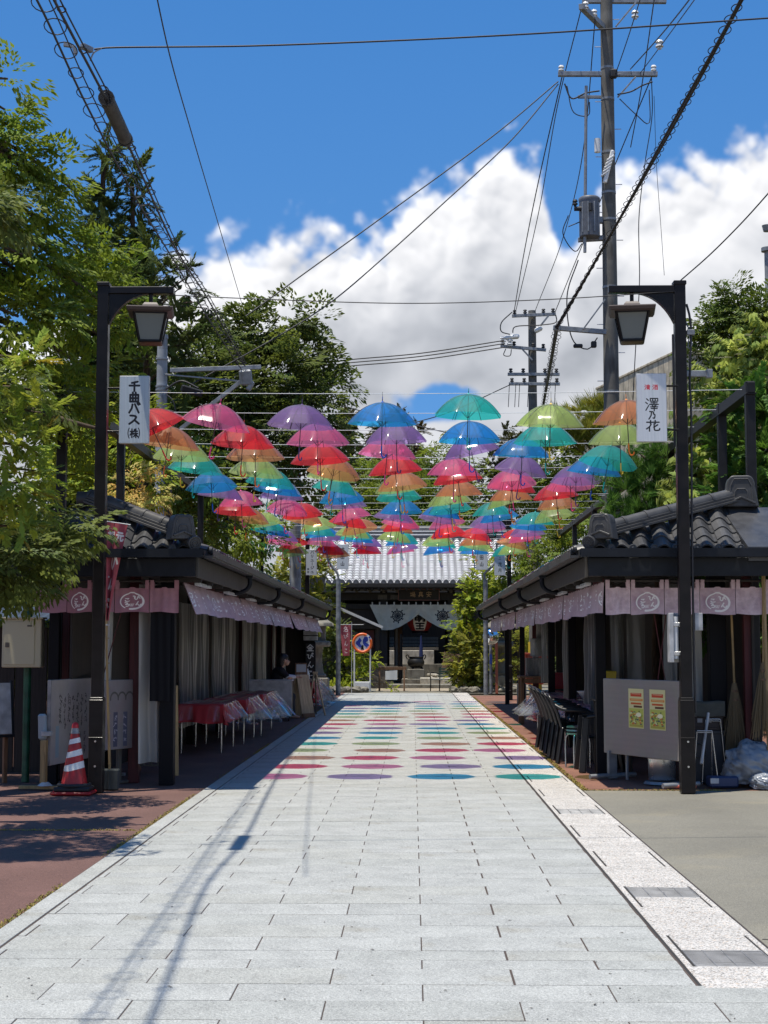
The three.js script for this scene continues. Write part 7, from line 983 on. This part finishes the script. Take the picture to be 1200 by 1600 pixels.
  const st = thing('stool', 'low stool under the seated person', 'stool', [-3.25, 0, -35.6]); part('seat', cyl(0.17, 0.17, 0.05, 20, 0, 0.36, 0), M.darkWood, st); for (let k = 0; k < 4; k++) part('leg', pipe([Math.cos(k * 1.57) * 0.12, 0.36, Math.sin(k * 1.57) * 0.12], [Math.cos(k * 1.57) * 0.16, 0, Math.sin(k * 1.57) * 0.16], 0.014), M.steel, st);
}
{ // folded A boards, easel legs, small items at the far end of the left stall
  const t = thing('sandwich_board', 'pale wooden sandwich board leaning beside the counter', 'sandwich board', [-2.62, 0, -36.2], 0.9);
  part('panel', bx(0.42, 1.0, 0.03, 0, 0.5, 0.14, 0.004, -0.2), M.paleWood, t); part('rear_panel', bx(0.42, 1.0, 0.03, 0, 0.5, -0.1, 0.004, 0.2), M.paleWood, t); part('foot', bx(0.42, 0.1, 0.035, 0, 0.05, 0.25, 0.004, -0.2), M.brownWood, t);
  const n = thing('menu_stand', 'small framed menu on the left table beside the person', 'menu', [-2.72, 0, -37.6], 0.3); part('frame', bx(0.3, 0.34, 0.03, 0, 1.08, 0, 0.004, -0.1), M.brownWood, n); part('sheet', face(0.24, 0.27, 0, 1.08, 0.02), std(0.4, 0.43, 0.46, 0.4), n); part('leg', bx(0.05, 0.92, 0.05, 0, 0.46, -0.03), M.darkWood, n);
  const e = thing('easel', 'bare pale wooden easel standing at the left edge of the lane', 'easel', [-2.1, 0, -37.2]);
  part('leg', bar([0, 0, 0.1], [-0.23, 1.02, 0], 0.04, 0.03), M.paleWood, e); part('leg', bar([-0.42, 0, 0.1], [-0.28, 1.02, 0], 0.04, 0.03), M.paleWood, e); part('leg', bar([-0.25, 0, -0.45], [-0.25, 1.0, -0.02], 0.035, 0.03), M.greyWood, e); part('head', bx(0.12, 0.05, 0.05, -0.25, 1.02, 0), M.paleWood, e);
  const s = thing('pillar_sign', 'tall black pillar sign with white characters beside the stone lantern', 'sign', [-2.95, 0, -44.5]);
  part('body', bx(0.3, 1.75, 0.2, 0, 0.9, 0, 0.01), M.black, s); part('cap', bx(0.4, 0.3, 0.28, 0, 1.96, 0, 0.01), M.white, s); part('grid', merge([bx(0.42, 0.025, 0.3, 0, 2.11, 0), bx(0.42, 0.025, 0.3, 0, 1.96, 0), bx(0.42, 0.025, 0.3, 0, 1.81, 0)]), M.black, s);
  part('lettering', face(0.26, 1.5, 0, 0.98, 0.104), printed(canvasTex(100, 580, (c, w, h) => { c.fillStyle = '#0e0e10'; c.fillRect(0, 0, w, h); ['金', 'び', 'ん', 'こ', '食', '堂'].forEach((q, i) => write(c, q, 12, 8 + i * 94, 76, 10, '#e8e6e0')); }), 0.5), s);
  solo('white_bottle', lathe([[0, 0.77], [0.05, 0.77], [0.055, 0.95], [0.02, 1.02], [0.02, 1.07], [0, 1.07]].map(([a, b]) => [a, b]), 14).translate(-2.75, 0, -40.4), M.whiteGloss, 'small white bottle on the far left table', 'bottle');
  for (let k = 0; k < 5; k++) solo('brown_jar', lathe([[0, 0], [0.055, 0], [0.06, 0.12], [0.045, 0.15], [0.045, 0.18], [0, 0.18]], 12).translate(-3.02 + (k % 2) * 0.14, 0.78, -40.6 - k * 0.42), [M.brownWood, M.redPost, M.darkWood, M.brownWood, M.navy][k], `${ORD[k]} small jar from the near end of the far left table`, 'jar', 'jars on the far left table');
}
function stoneLantern(x, z, s, label) {
  const t = thing('stone_lantern', label, 'stone lantern', [x, 0, z]);
  part('base', merge([bx(1.15 * s, 0.2, 1.15 * s, 0, 0.1, 0, 0.03), bx(0.85 * s, 0.4, 0.85 * s, 0, 0.4, 0, 0.04), bx(0.62 * s, 0.12, 0.62 * s, 0, 0.66, 0, 0.03)]), M.stone, t);
  part('shaft', tr(new THREE.LatheGeometry([[0.36, 0], [0.3, 0.12], [0.24, 0.4], [0.24, 0.7], [0.3, 0.95]].map(([a, b]) => new THREE.Vector2(a * s, b)), 4), 0, 0.7, 0, 0, Math.PI / 4), M.stone, t);
  part('platform', bx(0.92 * s, 0.2, 0.92 * s, 0, 1.74, 0, 0.05), M.stone, t);
  const lb = merge([bx(0.15 * s, 0.5, 0.56 * s, -0.22 * s, 2.08, 0, 0.02), bx(0.15 * s, 0.5, 0.56 * s, 0.22 * s, 2.08, 0, 0.02), bx(0.3 * s, 0.14, 0.5 * s, 0, 1.9, 0), bx(0.3 * s, 0.14, 0.5 * s, 0, 2.26, 0)]); part('fire_box', lb, M.stone, t);
  part('roof', tr(new THREE.LatheGeometry([[0.8, 0], [0.78, 0.1], [0.4, 0.28], [0.16, 0.48], [0, 0.5]].map(([a, b]) => new THREE.Vector2(a * s, b)), 4), 0, 2.33, 0, 0, Math.PI / 4), M.stone, t); part('finial', tr(lathe([[0, 0], [0.12, 0.04], [0.14, 0.14], [0.05, 0.28], [0, 0.32]], 14), 0, 2.82, 0), M.stone, t);
}
stoneLantern(3.2, -56.5, 1, 'weathered stone lantern standing behind the far right lamp post'); stoneLantern(-3.25, -52.5, 0.95, 'weathered stone lantern at the far end of the left stall');
{ // round no entry sign on two white posts
  const t = thing('barrier_sign', 'round orange ringed no entry sign on two white posts', 'sign', [-1.84, 0, -56.3]);
  for (const x of [-0.29, 0.29]) part('post', cyl(0.028, 0.028, 1.6, 10, x, 0, 0), M.whiteGloss, t); part('base', bx(0.55, 0.36, 0.12, 0, 0.19, 0, 0.01), M.whiteGloss, t);
  part('disc', tr(new THREE.CylinderGeometry(0.37, 0.37, 0.025, 36), 0, 1.77, 0, Math.PI / 2), M.whiteGloss, t);
  part('ring', tr(new THREE.TorusGeometry(0.325, 0.05, 8, 36, 5.6), 0, 1.77, 0.012, 0, 0, 1.1), M.orange, t);
  const fc = (pts) => tr(extrude(pts, 0.008), 0, 1.77, 0.014); part('blue_figure', merge([fc([[-0.18, 0.08], [-0.1, 0.2], [-0.02, 0.1], [-0.08, 0.0], [-0.02, -0.12], [-0.08, -0.18], [-0.24, -0.02], [-0.22, 0.06]]), fc([[0.02, 0.12], [0.08, 0.24], [0.2, 0.22], [0.22, 0.1], [0.12, 0.02], [0.26, -0.06], [0.16, -0.16], [0.06, -0.08], [0.02, 0.0]]), fc([[0.22, 0.22], [0.28, 0.26], [0.3, 0.2], [0.25, 0.17]])]), std(0.02, 0.05, 0.35, 0.5), t); part('black_figure', fc([[-0.05, -0.24], [-0.03, -0.1], [0, -0.06], [0.04, -0.1], [0.06, -0.24]]), M.black, t);
}
{
  const t = thing('sawhorse', 'brown wooden barrier with a white paper notice before the gate', 'barrier', [-0.78, 0, -57.4]);
  part('beam', bx(1.08, 0.11, 0.1, 0, 0.84, 0), M.brownWood, t); for (const [x, z] of [[-0.46, 0.14], [-0.46, -0.14], [0.46, 0.14], [0.46, -0.14]]) part('leg', bar([x, 0, z * 1.6], [x, 0.82, z * 0.4], 0.06), M.brownWood, t); part('paper', sheet(6, 6, (u, v) => [-0.24 + u * 0.44, 0.42 + v * 0.32 + u * 0.03 * v, 0.08 + Math.sin(u * 5) * 0.02]), M.whiteGloss, t);
  const b = thing('garden_bench', 'dark metal bench with slatted seat beside the right bush', 'bench', [1.2, 0, -57.0], -0.75);
  for (let k = 0; k < 5; k++) part('slat', bx(1.2, 0.025, 0.07, 0, 0.44, -0.18 + k * 0.09), std(0.13, 0.14, 0.135, 0.5), b); for (let k = 0; k < 4; k++) part('back_slat', bx(1.2, 0.06, 0.02, 0, 0.55 + k * 0.09, -0.25 - k * 0.02), std(0.02, 0.05, 0.04, 0.5), b);
  for (const s of [-0.55, 0.55]) part('side_frame', merge([tube([[s, 0, 0.22], [s, 0.4, 0.2], [s, 0.66, 0.22], [s, 0.66, -0.1], [s, 0.62, -0.26]], 0.02, 24, 6), pipe([s, 0, -0.28], [s, 0.9, -0.32], 0.02)]), M.black, b);
}
{ // small red banner by the side building
  const t = thing('banner', 'faded red banner hanging beside the steel street light', 'banner', [-2.42, 0, -54.6]); part('pole', cyl(0.014, 0.014, 2.5, 6, 0.26, 0, 0), M.white, t); part('crossbar', pipe([-0.18, 2.42, 0], [0.68, 2.42, 0], 0.01), M.white, t);
  part('cloth', sheet(8, 14, (u, v) => [-0.16 + u * 0.4 * lerp(0.6, 1, v) + (1 - v) * 0.1, 1.32 + v * 1.08, Math.sin(u * 7 + v * 5) * 0.04]), printed(canvasTex(128, 340, (c, w, h) => { c.fillStyle = '#9a4a52'; c.fillRect(0, 0, w, h); ['名', 'ぴ', 'ん', 'こ'].forEach((q, i) => write(c, q, 34, 14 + i * 80, 62, 8, '#d8c8c4')); }), 0.9), t);
}
{ // convex mirror post
  const t = thing('mirror_post', 'grey post with a convex road mirror beside an orange marker post', 'mirror', [2.75, 0, -54.6]);
  part('post', cyl(0.055, 0.055, 2.15, 12), M.galv, t); part('marker', bx(0.09, 1.8, 0.09, 0.2, 0.9, 0.05), std(0.4, 0.12, 0.07, 0.6), t); part('mirror', tr(new THREE.SphereGeometry(0.34, 24, 12, 0, Math.PI * 2, 0, 1.0), 0, 1.98, -0.05, Math.PI / 2), std(0.8, 0.82, 0.84, 0.05, { metalness: 1 }), t); part('sticker', bx(0.09, 0.35, 0.01, 0, 1.2, 0.06), std(0.05, 0.1, 0.4, 0.5), t);
  const c = thing('fire_box', 'tapering orange red box beyond the open end of the right stall', 'box', [3.75, 0, -47.5], 0.1); part('box', tris((() => { const a = [[-0.28, 0.5, 0.25], [0.2, 0.5, 0.25], [0.36, 1.42, 0.3], [-0.36, 1.42, 0.3]], b = a.map(([x, y, z]) => [x, y, -z]); return [...quad(...a), ...quad(...b.slice().reverse()), ...quad(a[0], a[3], b[3], b[0]), ...quad(a[1], b[1], b[2], a[2]), ...quad(a[3], a[2], b[2], b[3]), ...quad(a[0], b[0], b[1], a[1])]; })(), [0, 1, 0]), M.trashRed, c); part('rim', bx(0.78, 0.05, 0.66, 0, 1.43, 0), M.trashRed, c); part('post', bx(0.1, 0.52, 0.1, 0, 0.26, 0), M.galv, c);
  part('lettering', face(0.44, 0.1, 0.02, 1.24, 0.294), printed(canvasTex(128, 30, (k, w, h) => { k.fillStyle = '#c8543c'; k.fillRect(0, 0, w, h); ['二', '｜', 'ス', '食', '堂', '用'].slice(0, 5).forEach((q, i) => write(k, q, 6 + i * 24, 5, 18, 3, '#f0e6e0')); }), 0.5), c);
  const a = thing('ash_bin', 'grey cylindrical ash bin with black bowl at the open end of the right stall', 'ash bin', [3.0, 0, -42.8]); part('body', cyl(0.13, 0.13, 0.62, 24), std(0.16, 0.155, 0.14, 0.5), a); part('bowl', tr(lathe([[0, 0], [0.13, 0.02], [0.14, 0.08], [0.1, 0.11], [0, 0.11]], 20), 0, 0.62, 0), M.black, a);
}
// ---- right stall: chairs, stool, notice board, crates, brooms, bags
{
  const seatG = (() => { const g = sheet(10, 10, (u, v) => [(v - 0.5) * 0.42, 0.42 + Math.cos((u - 0.5) * 2.4) * -0.012 + (v > 0.85 ? -0.02 : 0), (u - 0.5) * 0.43], 0.02); g.userData.keep = false; return ni(g); })();
  const slatG = (k) => tube([[-0.2, 0.43, k], [-0.26, 0.62, k * 1.02], [-0.34, 0.8, k * 1.0]], 0.019, 10, 5);
  const make = (x, z, turn, label) => {
    const t = thing('plastic_chair', label, 'chair', [x, 0, z], turn, 'black stacking armchairs by the right stall');
    part('seat', seatG, M.blackPlastic, t);
    for (const [a, b] of [[1, 1], [1, -1]]) part('leg', merge([tris(quad([0.19, 0.64, b * 0.25], [0.25, 0, b * 0.29], [0.17, 0, b * 0.29], [0.11, 0.64, b * 0.25])), bar([0.16, 0.64, b * 0.25], [0.22, 0, b * 0.28], 0.075, 0.05, 0.008)]), M.blackPlastic, t);
    for (const b of [1, -1]) part('leg', bar([-0.2, 0.45, b * 0.22], [-0.27, 0, b * 0.26], 0.06, 0.045, 0.008), M.blackPlastic, t);
    for (const b of [1, -1]) part('arm', tube([[0.15, 0.645, b * 0.26], [0.0, 0.665, b * 0.275], [-0.2, 0.68, b * 0.26], [-0.31, 0.74, b * 0.2]], 0.026, 16, 6), M.blackPlastic, t);
    part('back_frame', tube([[-0.2, 0.43, -0.2], [-0.27, 0.65, -0.225], [-0.36, 0.83, -0.18], [-0.385, 0.86, 0], [-0.36, 0.83, 0.18], [-0.27, 0.65, 0.225], [-0.2, 0.43, 0.2]], 0.022, 40, 6), M.blackPlastic, t);
    for (let k = 0; k < 6; k++) part('back_slat', slatG(-0.14 + k * 0.056), M.blackPlastic, t);
    return t;
  };
  const first = make(2.46, -20.75, Math.PI, 'single black plastic armchair nearest the grey notice board');
  const N = ['nearest', 'second', 'third', 'fourth', 'farthest']; first.scale.setScalar(1.12); for (let k = 0; k < 5; k++) { const c = copy(first, `${N[k]} of the nested black armchairs beyond the steel stool`, [2.36 - k * 0.03, 0.0 + k * 0.02, -22.3 - k * 0.42], Math.PI + 0.05 - k * 0.02); }
  const st = thing('stool', 'stack of round steel stools between the black chairs', 'stool', [2.26, 0, -21.35]); for (let k = 0; k < 3; k++) part('seat', cyl(0.155, 0.15, 0.022, 24, 0, 0.45 + k * 0.045, 0), [M.cream, M.galv, M.greyWood][k], st); for (let k = 0; k < 4; k++) part('leg', tube([[Math.cos(k * 1.57 + 0.4) * 0.1, 0.46, Math.sin(k * 1.57 + 0.4) * 0.1], [Math.cos(k * 1.57 + 0.4) * 0.155, 0.43, Math.sin(k * 1.57 + 0.4) * 0.155], [Math.cos(k * 1.57 + 0.4) * 0.175, 0, Math.sin(k * 1.57 + 0.4) * 0.175]], 0.0125, 14, 6), M.steel, st);
}
{
  const t = noteBoard('notice_board', [2.78, 0, -18.82], -1.15, 1.74, 0.93, 0.32, 'grey steel notice board with two yellow posters beside the right lamp post', (c, w, h) => { c.fillStyle = '#a09890'; c.fillRect(0, 0, w, h); grime(c, w, h, 9, 300, '#857e78', 10, 60); for (let i = 0; i < 60; i++) { c.globalAlpha = 0.05; c.fillStyle = i % 2 ? '#a09a98' : '#5c5856'; c.fillRect(0, (i * 37) % h, w, 2); } c.globalAlpha = 1; });
  t.rotation.z = 0.0; const post = canvasTex(128, 380, (c, w, h) => { c.fillStyle = '#d8cf9a'; c.fillRect(0, 0, w, h); c.fillStyle = '#c9482a'; c.fillRect(18, 42, 92, 34); c.fillStyle = '#d88a3a'; c.fillRect(12, 96, 108, 22); c.fillStyle = '#c9582a'; c.fillRect(20, 134, 88, 18); c.fillStyle = '#e0d8b0'; c.fillRect(26, 48, 74, 4); c.fillRect(20, 104, 90, 3); c.fillStyle = '#5a3420'; c.fillRect(44, 162, 70, 20); c.fillStyle = '#b9bd5a'; c.fillRect(4, 190, 120, 182); const r = mulberry(6); for (let i = 0; i < 60; i++) { c.fillStyle = ['#4c5a5c', '#8fa038', '#d8d49a', '#c4702c', '#6a7a3a'][Math.floor(r() * 5)]; c.beginPath(); c.ellipse(14 + r() * 98, 214 + r() * 130, 3 + r() * 10, 3 + r() * 9, r() * 3, 0, 7); c.fill(); } c.fillStyle = '#efe9c4'; c.beginPath(); c.ellipse(84, 250, 22, 22, 0, 0, 7); c.fill(); c.fillStyle = '#a8a048'; c.fillRect(8, 346, 112, 20); });
  for (const x of [-0.1, 0.37]) part('poster', face(0.34, 0.475, x, 0.9, 0.03), printed(post, 0.5), t, x < 0 ? 'left yellow poster' : 'right yellow poster');
  part('stand', merge([bx(0.05, 0.34, 0.12, -0.72, 0.18, -0.0), bx(0.03, 0.34, 0.03, -0.45, 0.18, -0.05)]), M.galv, t); part('foot', pipe([-0.72, 0.04, 0.32], [-0.72, 0.05, -0.34], 0.03, 10), M.galv, t); part('far_foot', pipe([0.72, 0.04, 0.2], [0.72, 0.05, -0.3], 0.03, 10), M.galv, t);
  const p = thing('steel_pot', 'steel pot standing under the notice board', 'pot', [2.99, 0, -18.75]); part('body', lathe([[0, 0.06], [0.16, 0.06], [0.165, 0.3], [0.175, 0.31], [0.17, 0.32], [0.15, 0.3], [0, 0.28]], 28), M.steel, p); part('tray', cyl(0.22, 0.2, 0.03, 28, 0, 0.01, 0), M.galv, p);
  solo('hose', tube([[2.95, 0.02, -18.2], [3.05, 0.03, -18.15], [3.2, 0.025, -18.18], [3.3, 0.02, -18.25]], 0.022, 20, 8), std(0.5, 0.12, 0.08, 0.5), 'short red hose on the ground left of the right lamp post', 'hose');
}
{ // crates under a grey cloth
  const t = thing('crate', 'dark plastic crate with white printed marks right of the right lamp post', 'crate', [3.52, 0, -18.95]); part('box', bx(0.44, 0.32, 0.34, 0, 0.8, 0, 0.01), std(0.03, 0.02, 0.02, 0.6), t); part('rib', merge([0, 1, 2].map((k) => bx(0.45, 0.012, 0.35, 0, 0.68 + k * 0.12, 0))), std(0.035, 0.025, 0.025, 0.6), t); const mk = []; for (let k = 0; k < 4; k++) mk.push(bx(0.045, 0.04, 0.004, -0.12 + k * 0.075, 0.83, 0.172)); for (let k = 0; k < 2; k++) mk.push(bx(0.06, 0.05, 0.004, -0.06 + k * 0.11, 0.76, 0.172)); part('printed_mark', merge(mk), std(0.3, 0.29, 0.3, 0.6), t);
  const u = thing('crate', 'lower dark grey crate under the printed crate', 'crate', [3.52, 0, -18.95]); part('box', bx(0.48, 0.62, 0.36, 0, 0.32, -0.01, 0.01), std(0.028, 0.03, 0.036, 0.6), u); part('rim', bx(0.5, 0.04, 0.38, 0, 0.62, -0.01, 0.005), std(0.035, 0.037, 0.042, 0.6), u); part('circle', tr(new THREE.TorusGeometry(0.08, 0.01, 6, 20), -0.08, 0.4, 0.172), M.blackPlastic, u);
  solo('folded_cloth', sheet(16, 10, (q, v) => [3.3 + q * 0.46, 0.97 + (v > 0.5 ? 0.02 : 0.02 - (0.5 - v) * 0.36) + Math.sin(q * 9) * 0.006, -19.1 + (v > 0.5 ? (0.5 - v) * 0.3 + 0.33 : 0.345) + Math.sin(q * 14) * 0.004], 0.004), std(0.1, 0.1, 0.085, 0.9, { map: tCloth }), 'grey green cloth folded over the printed crate', 'cloth');
  const w = (x, z, s, label) => solo('wire_stand', merge([tube([[x - 0.13, 0, z], [x - 0.075, 0.66 * s, z], [x + 0.1, 0.66 * s, z], [x + 0.17, 0, z]].flatMap((p, i, a) => (i ? [[lerp(a[i - 1][0], p[0], 0.05), lerp(a[i - 1][1], p[1], 0.05), z], [lerp(a[i - 1][0], p[0], 0.95), lerp(a[i - 1][1], p[1], 0.95), z], p] : [p])), 0.007, 70, 5), tube([[x - 0.1, 0, z - 0.25], [x - 0.075, 0.64 * s, z - 0.02], [x + 0.1, 0.64 * s, z - 0.02], [x + 0.14, 0, z - 0.25]].flatMap((p, i, a) => (i ? [[lerp(a[i - 1][0], p[0], 0.05), lerp(a[i - 1][1], p[1], 0.05), lerp(a[i - 1][2], p[2], 0.05)], [lerp(a[i - 1][0], p[0], 0.95), lerp(a[i - 1][1], p[1], 0.95), lerp(a[i - 1][2], p[2], 0.95)], p] : [p])), 0.007, 70, 5)]), M.steel, label, 'wire stand');
  w(3.42, -18.35, 1, 'thin steel wire stand in front of the dark crates'); w(3.6, -18.75, 1.18, 'taller thin steel wire stand behind the first one');
  solo('white_stick', pipe([3.38, 0.28, -18.3], [3.52, 0.86, -18.55], 0.018, 8), M.white, 'white stick leaning across the wire stand', 'stick');
  const dp = thing('dustpan', 'dark blue plastic dustpan with a label on the ground', 'dustpan', [3.62, 0, -18.3], 0.1); part('pan', bx(0.34, 0.13, 0.2, 0, 0.075, 0, 0.02), std(0.02, 0.04, 0.11, 0.5), dp); part('tag', bx(0.1, 0.06, 0.004, -0.12, 0.09, 0.103), M.white, dp);
  // bulging plastic bags
  const bag = (name, p, s, seed, label) => { const q = mulberry(seed), n3 = createNoise3D(mulberry(seed)), g = new THREE.SphereGeometry(1, 56, 40), P = g.attributes.position; for (let i = 0; i < P.count; i++) { const v = V(P.getX(i), P.getY(i), P.getZ(i)), r = 1 + 0.16 * n3(v.x * 1.3, v.y * 1.3, v.z * 1.3) + 0.09 * (1 - 2 * Math.abs(n3(v.x * 3, v.y * 3, v.z * 3))) + 0.04 * (1 - 2 * Math.abs(n3(v.x * 8, v.y * 8, v.z * 8))); v.multiplyScalar(r); if (v.y < -0.6) v.y = -0.6 + (v.y + 0.6) * 0.15; P.setXYZ(i, v.x * s[0], (v.y + 0.66) * s[1], v.z * s[2]); } g.computeVertexNormals(); g.translate(...p); return solo(name, g, M.bagFilm, label, 'plastic bag'); };
  bag('plastic_bag', [4.02, 0.03, -18.45], [0.33, 0.29, 0.28], 5, 'large bluish translucent rubbish bag at the right edge'); bag('plastic_bag', [4.12, 0.0, -18.15], [0.2, 0.11, 0.14], 8, 'small bluish bag in front of the large rubbish bag');
  // straw brooms
  const broom = (x, z, tilt, h, label, up) => { const t = thing('straw_broom', label, 'broom', [x, 0, z]); t.rotation.z = tilt; const q = mulberry(Math.round(x * 100)); part('handle', cyl(0.016, 0.014, h, 10, 0, up, 0), M.bamboo, t); const L = []; for (let k = 0; k < 130; k++) { const a = q() * 6.28, r = 0.05 + q() * 0.11, l = 0.55 + q() * 0.3; L.push(bar([Math.cos(a) * 0.025, up + 0.06, Math.sin(a) * 0.025], [Math.cos(a) * r, up - l, Math.sin(a) * r * 0.7], 0.006, 0.006, 0.001)); } const b = part('bristles', merge(L), std(0.17, 0.125, 0.07, 0.9), t); b.userData.kind = 'stuff'; part('binding', merge([cyl(0.045, 0.04, 0.03, 12, 0, up - 0.05, 0), cyl(0.055, 0.05, 0.025, 12, 0, up - 0.15, 0)]), M.brownWood, t); return t; };
  broom(3.9, -18.75, 0.02, 1.2, 'straw broom standing behind the rubbish bag', 1.15); broom(4.1, -18.3, -0.02, 1.1, 'straw broom hanging at the right corner post', 1.4); broom(3.82, -18.95, 0.05, 1.3, 'dark straw broom leaning behind the others', 0.95);
  solo('bamboo_pole', pipe([4.16, 0.3, -18.25], [4.15, 2.55, -18.3], 0.022, 10), M.bamboo, 'upright bamboo pole at the right corner of the right stall', 'pole');
  const yb = thing('storage_box', 'yellow storage box with black stripes inside the right stall', 'box', [2.62, 0, -20.4]); part('box', bx(0.2, 0.36, 0.3, -0.02, 1.15, 0, 0.01), M.yellow, yb); part('stripe', bx(0.205, 0.06, 0.305, -0.02, 1.02, 0), M.black, yb); part('shelf', bx(0.5, 0.03, 0.5, 0, 0.955, 0), M.darkWood, yb); part('leg', merge([bx(0.04, 0.94, 0.04, -0.2, 0.47, 0.2), bx(0.04, 0.94, 0.04, 0.2, 0.47, 0.2), bx(0.04, 0.94, 0.04, -0.2, 0.47, -0.2), bx(0.04, 0.94, 0.04, 0.2, 0.47, -0.2)]), M.darkWood, yb);
  const lg = [[2.9, 0.05, -18.3], [3.05, 0.05, -18.3]];
  // open end of the right stall: wrapped stack, brown table, red crates
  const tb = thing('wooden_table', 'dark brown wooden table in the open end of the right stall', 'table', [2.75, 0, -33.4]); part('top', bx(0.95, 0.04, 0.8, 0, 1.0, 0), M.brownWood, tb); for (const [a, b] of [[1, 1], [1, -1], [-1, 1], [-1, -1]]) part('leg', bx(0.07, 0.98, 0.07, a * 0.42, 0.49, b * 0.34), M.brownWood, tb); part('apron', bx(0.85, 0.1, 0.03, 0, 0.92, 0.36), M.brownWood, tb);
  [[2.72, 1.02, 0.55, 'lowest'], [2.82, 1.44, 0.48, 'middle'], [2.92, 1.82, 0.38, 'topmost']].forEach(([x, y, w, n], k) => { const b = thing('cardboard_box', `${n} grey box of the wrapped stack on the brown table`, 'box', [x, 0, -33.5], 0.1 * k); part('box', bx(w, 0.38, 0.5, 0, y + 0.19, 0, 0.01), [M.greyWood, std(0.2, 0.2, 0.18, 0.8), M.conc][k], b); part('tape', bx(0.05, 0.384, 0.504, 0.02, y + 0.19, 0), M.cream, b); });
  solo('plastic_wrap', sheet(24, 20, (u, v) => [2.4 + u * 0.75 + v * 0.18 + Math.sin(v * 9 + u * 5) * 0.012, 1.0 + v * 1.25 * (1 - 0.4 * (1 - u) * v), -33.14 - u * v * 0.1 + Math.sin(u * 17 + v * 7) * 0.02]), M.clearFilm, 'clear plastic wrap hung over the stack of boxes', 'plastic cover');
  const rc = thing('crate', 'red plastic crate behind the pink covered table', 'crate', [3.0, 0, -31.6]); part('box', bx(0.42, 0.32, 0.34, 0, 0.96, 0, 0.01), std(0.25, 0.02, 0.03, 0.5), rc); part('rib', merge([0, 1, 2].map((k) => bx(0.44, 0.02, 0.36, 0, 0.84 + k * 0.12, 0))), std(0.22, 0.018, 0.025, 0.5), rc); part('support', bx(0.4, 0.8, 0.32, 0, 0.4, 0), M.darkWood, rc);
  const bw = thing('basin', 'white basin on the pink covered table', 'basin', [2.95, 0, -26]); part('bowl', tr(lathe([[0, 0], [0.12, 0], [0.19, 0.12], [0.2, 0.12], [0.12, 0.015], [0, 0.015]], 24), 0, 0.78, 0), M.whiteGloss, bw); part('rim', tr(new THREE.TorusGeometry(0.195, 0.008, 6, 28), 0, 0.9, 0, Math.PI / 2), M.whiteGloss, bw);
}
// corner building far right and pole top at the right edge
{
  const b = thing('concrete_building', 'beige concrete building with sloping top edge behind the right trees', 'building', [0, 0, 0]);
  const A = [12.03, -70], B = [9.65, -80], H = 15.05, L = Math.hypot(A[0] - B[0], A[1] - B[1]), ry = Math.atan2(B[0] - A[0], B[1] - A[1]);
  b.position.set(A[0], 0, A[1]); b.rotation.y = ry;       // local +z runs along the facade to its far end
  part('wall', bx(8, H, L, -4.0, H / 2, L / 2, 0.02), M.beige, b); part('coping', bx(8.1, 0.12, L + 0.1, -4.0, H + 0.06, L / 2, 0.02), M.beige, b);
  for (let k = 1; k < 16; k++) part('board_joint', bx(0.012, H, 0.03, 0.004, H / 2, (k * L) / 16), M.conc, b);
  part('end_wall', bx(5, H - 1.0, 2.0, -2.6, (H - 1.0) / 2, L + 1.0), M.beige, b);
  const c = thing('roof_vent', 'grey pipe with a cap at the right edge of the picture', 'vent', [9.34, 10.70, -40]); part('pipe', cyl(0.09, 0.09, 12.0, 14, 0.03, -10.6, 0), M.concPale, c); part('cap', merge([cyl(0.17, 0.17, 0.1, 16, 0.03, 1.32, 0), cyl(0.1, 0.14, 0.16, 16, 0.03, 1.86, 0)]), M.galv, c);
}
camera.updateMatrixWorld();
renderer.render(scene, camera);
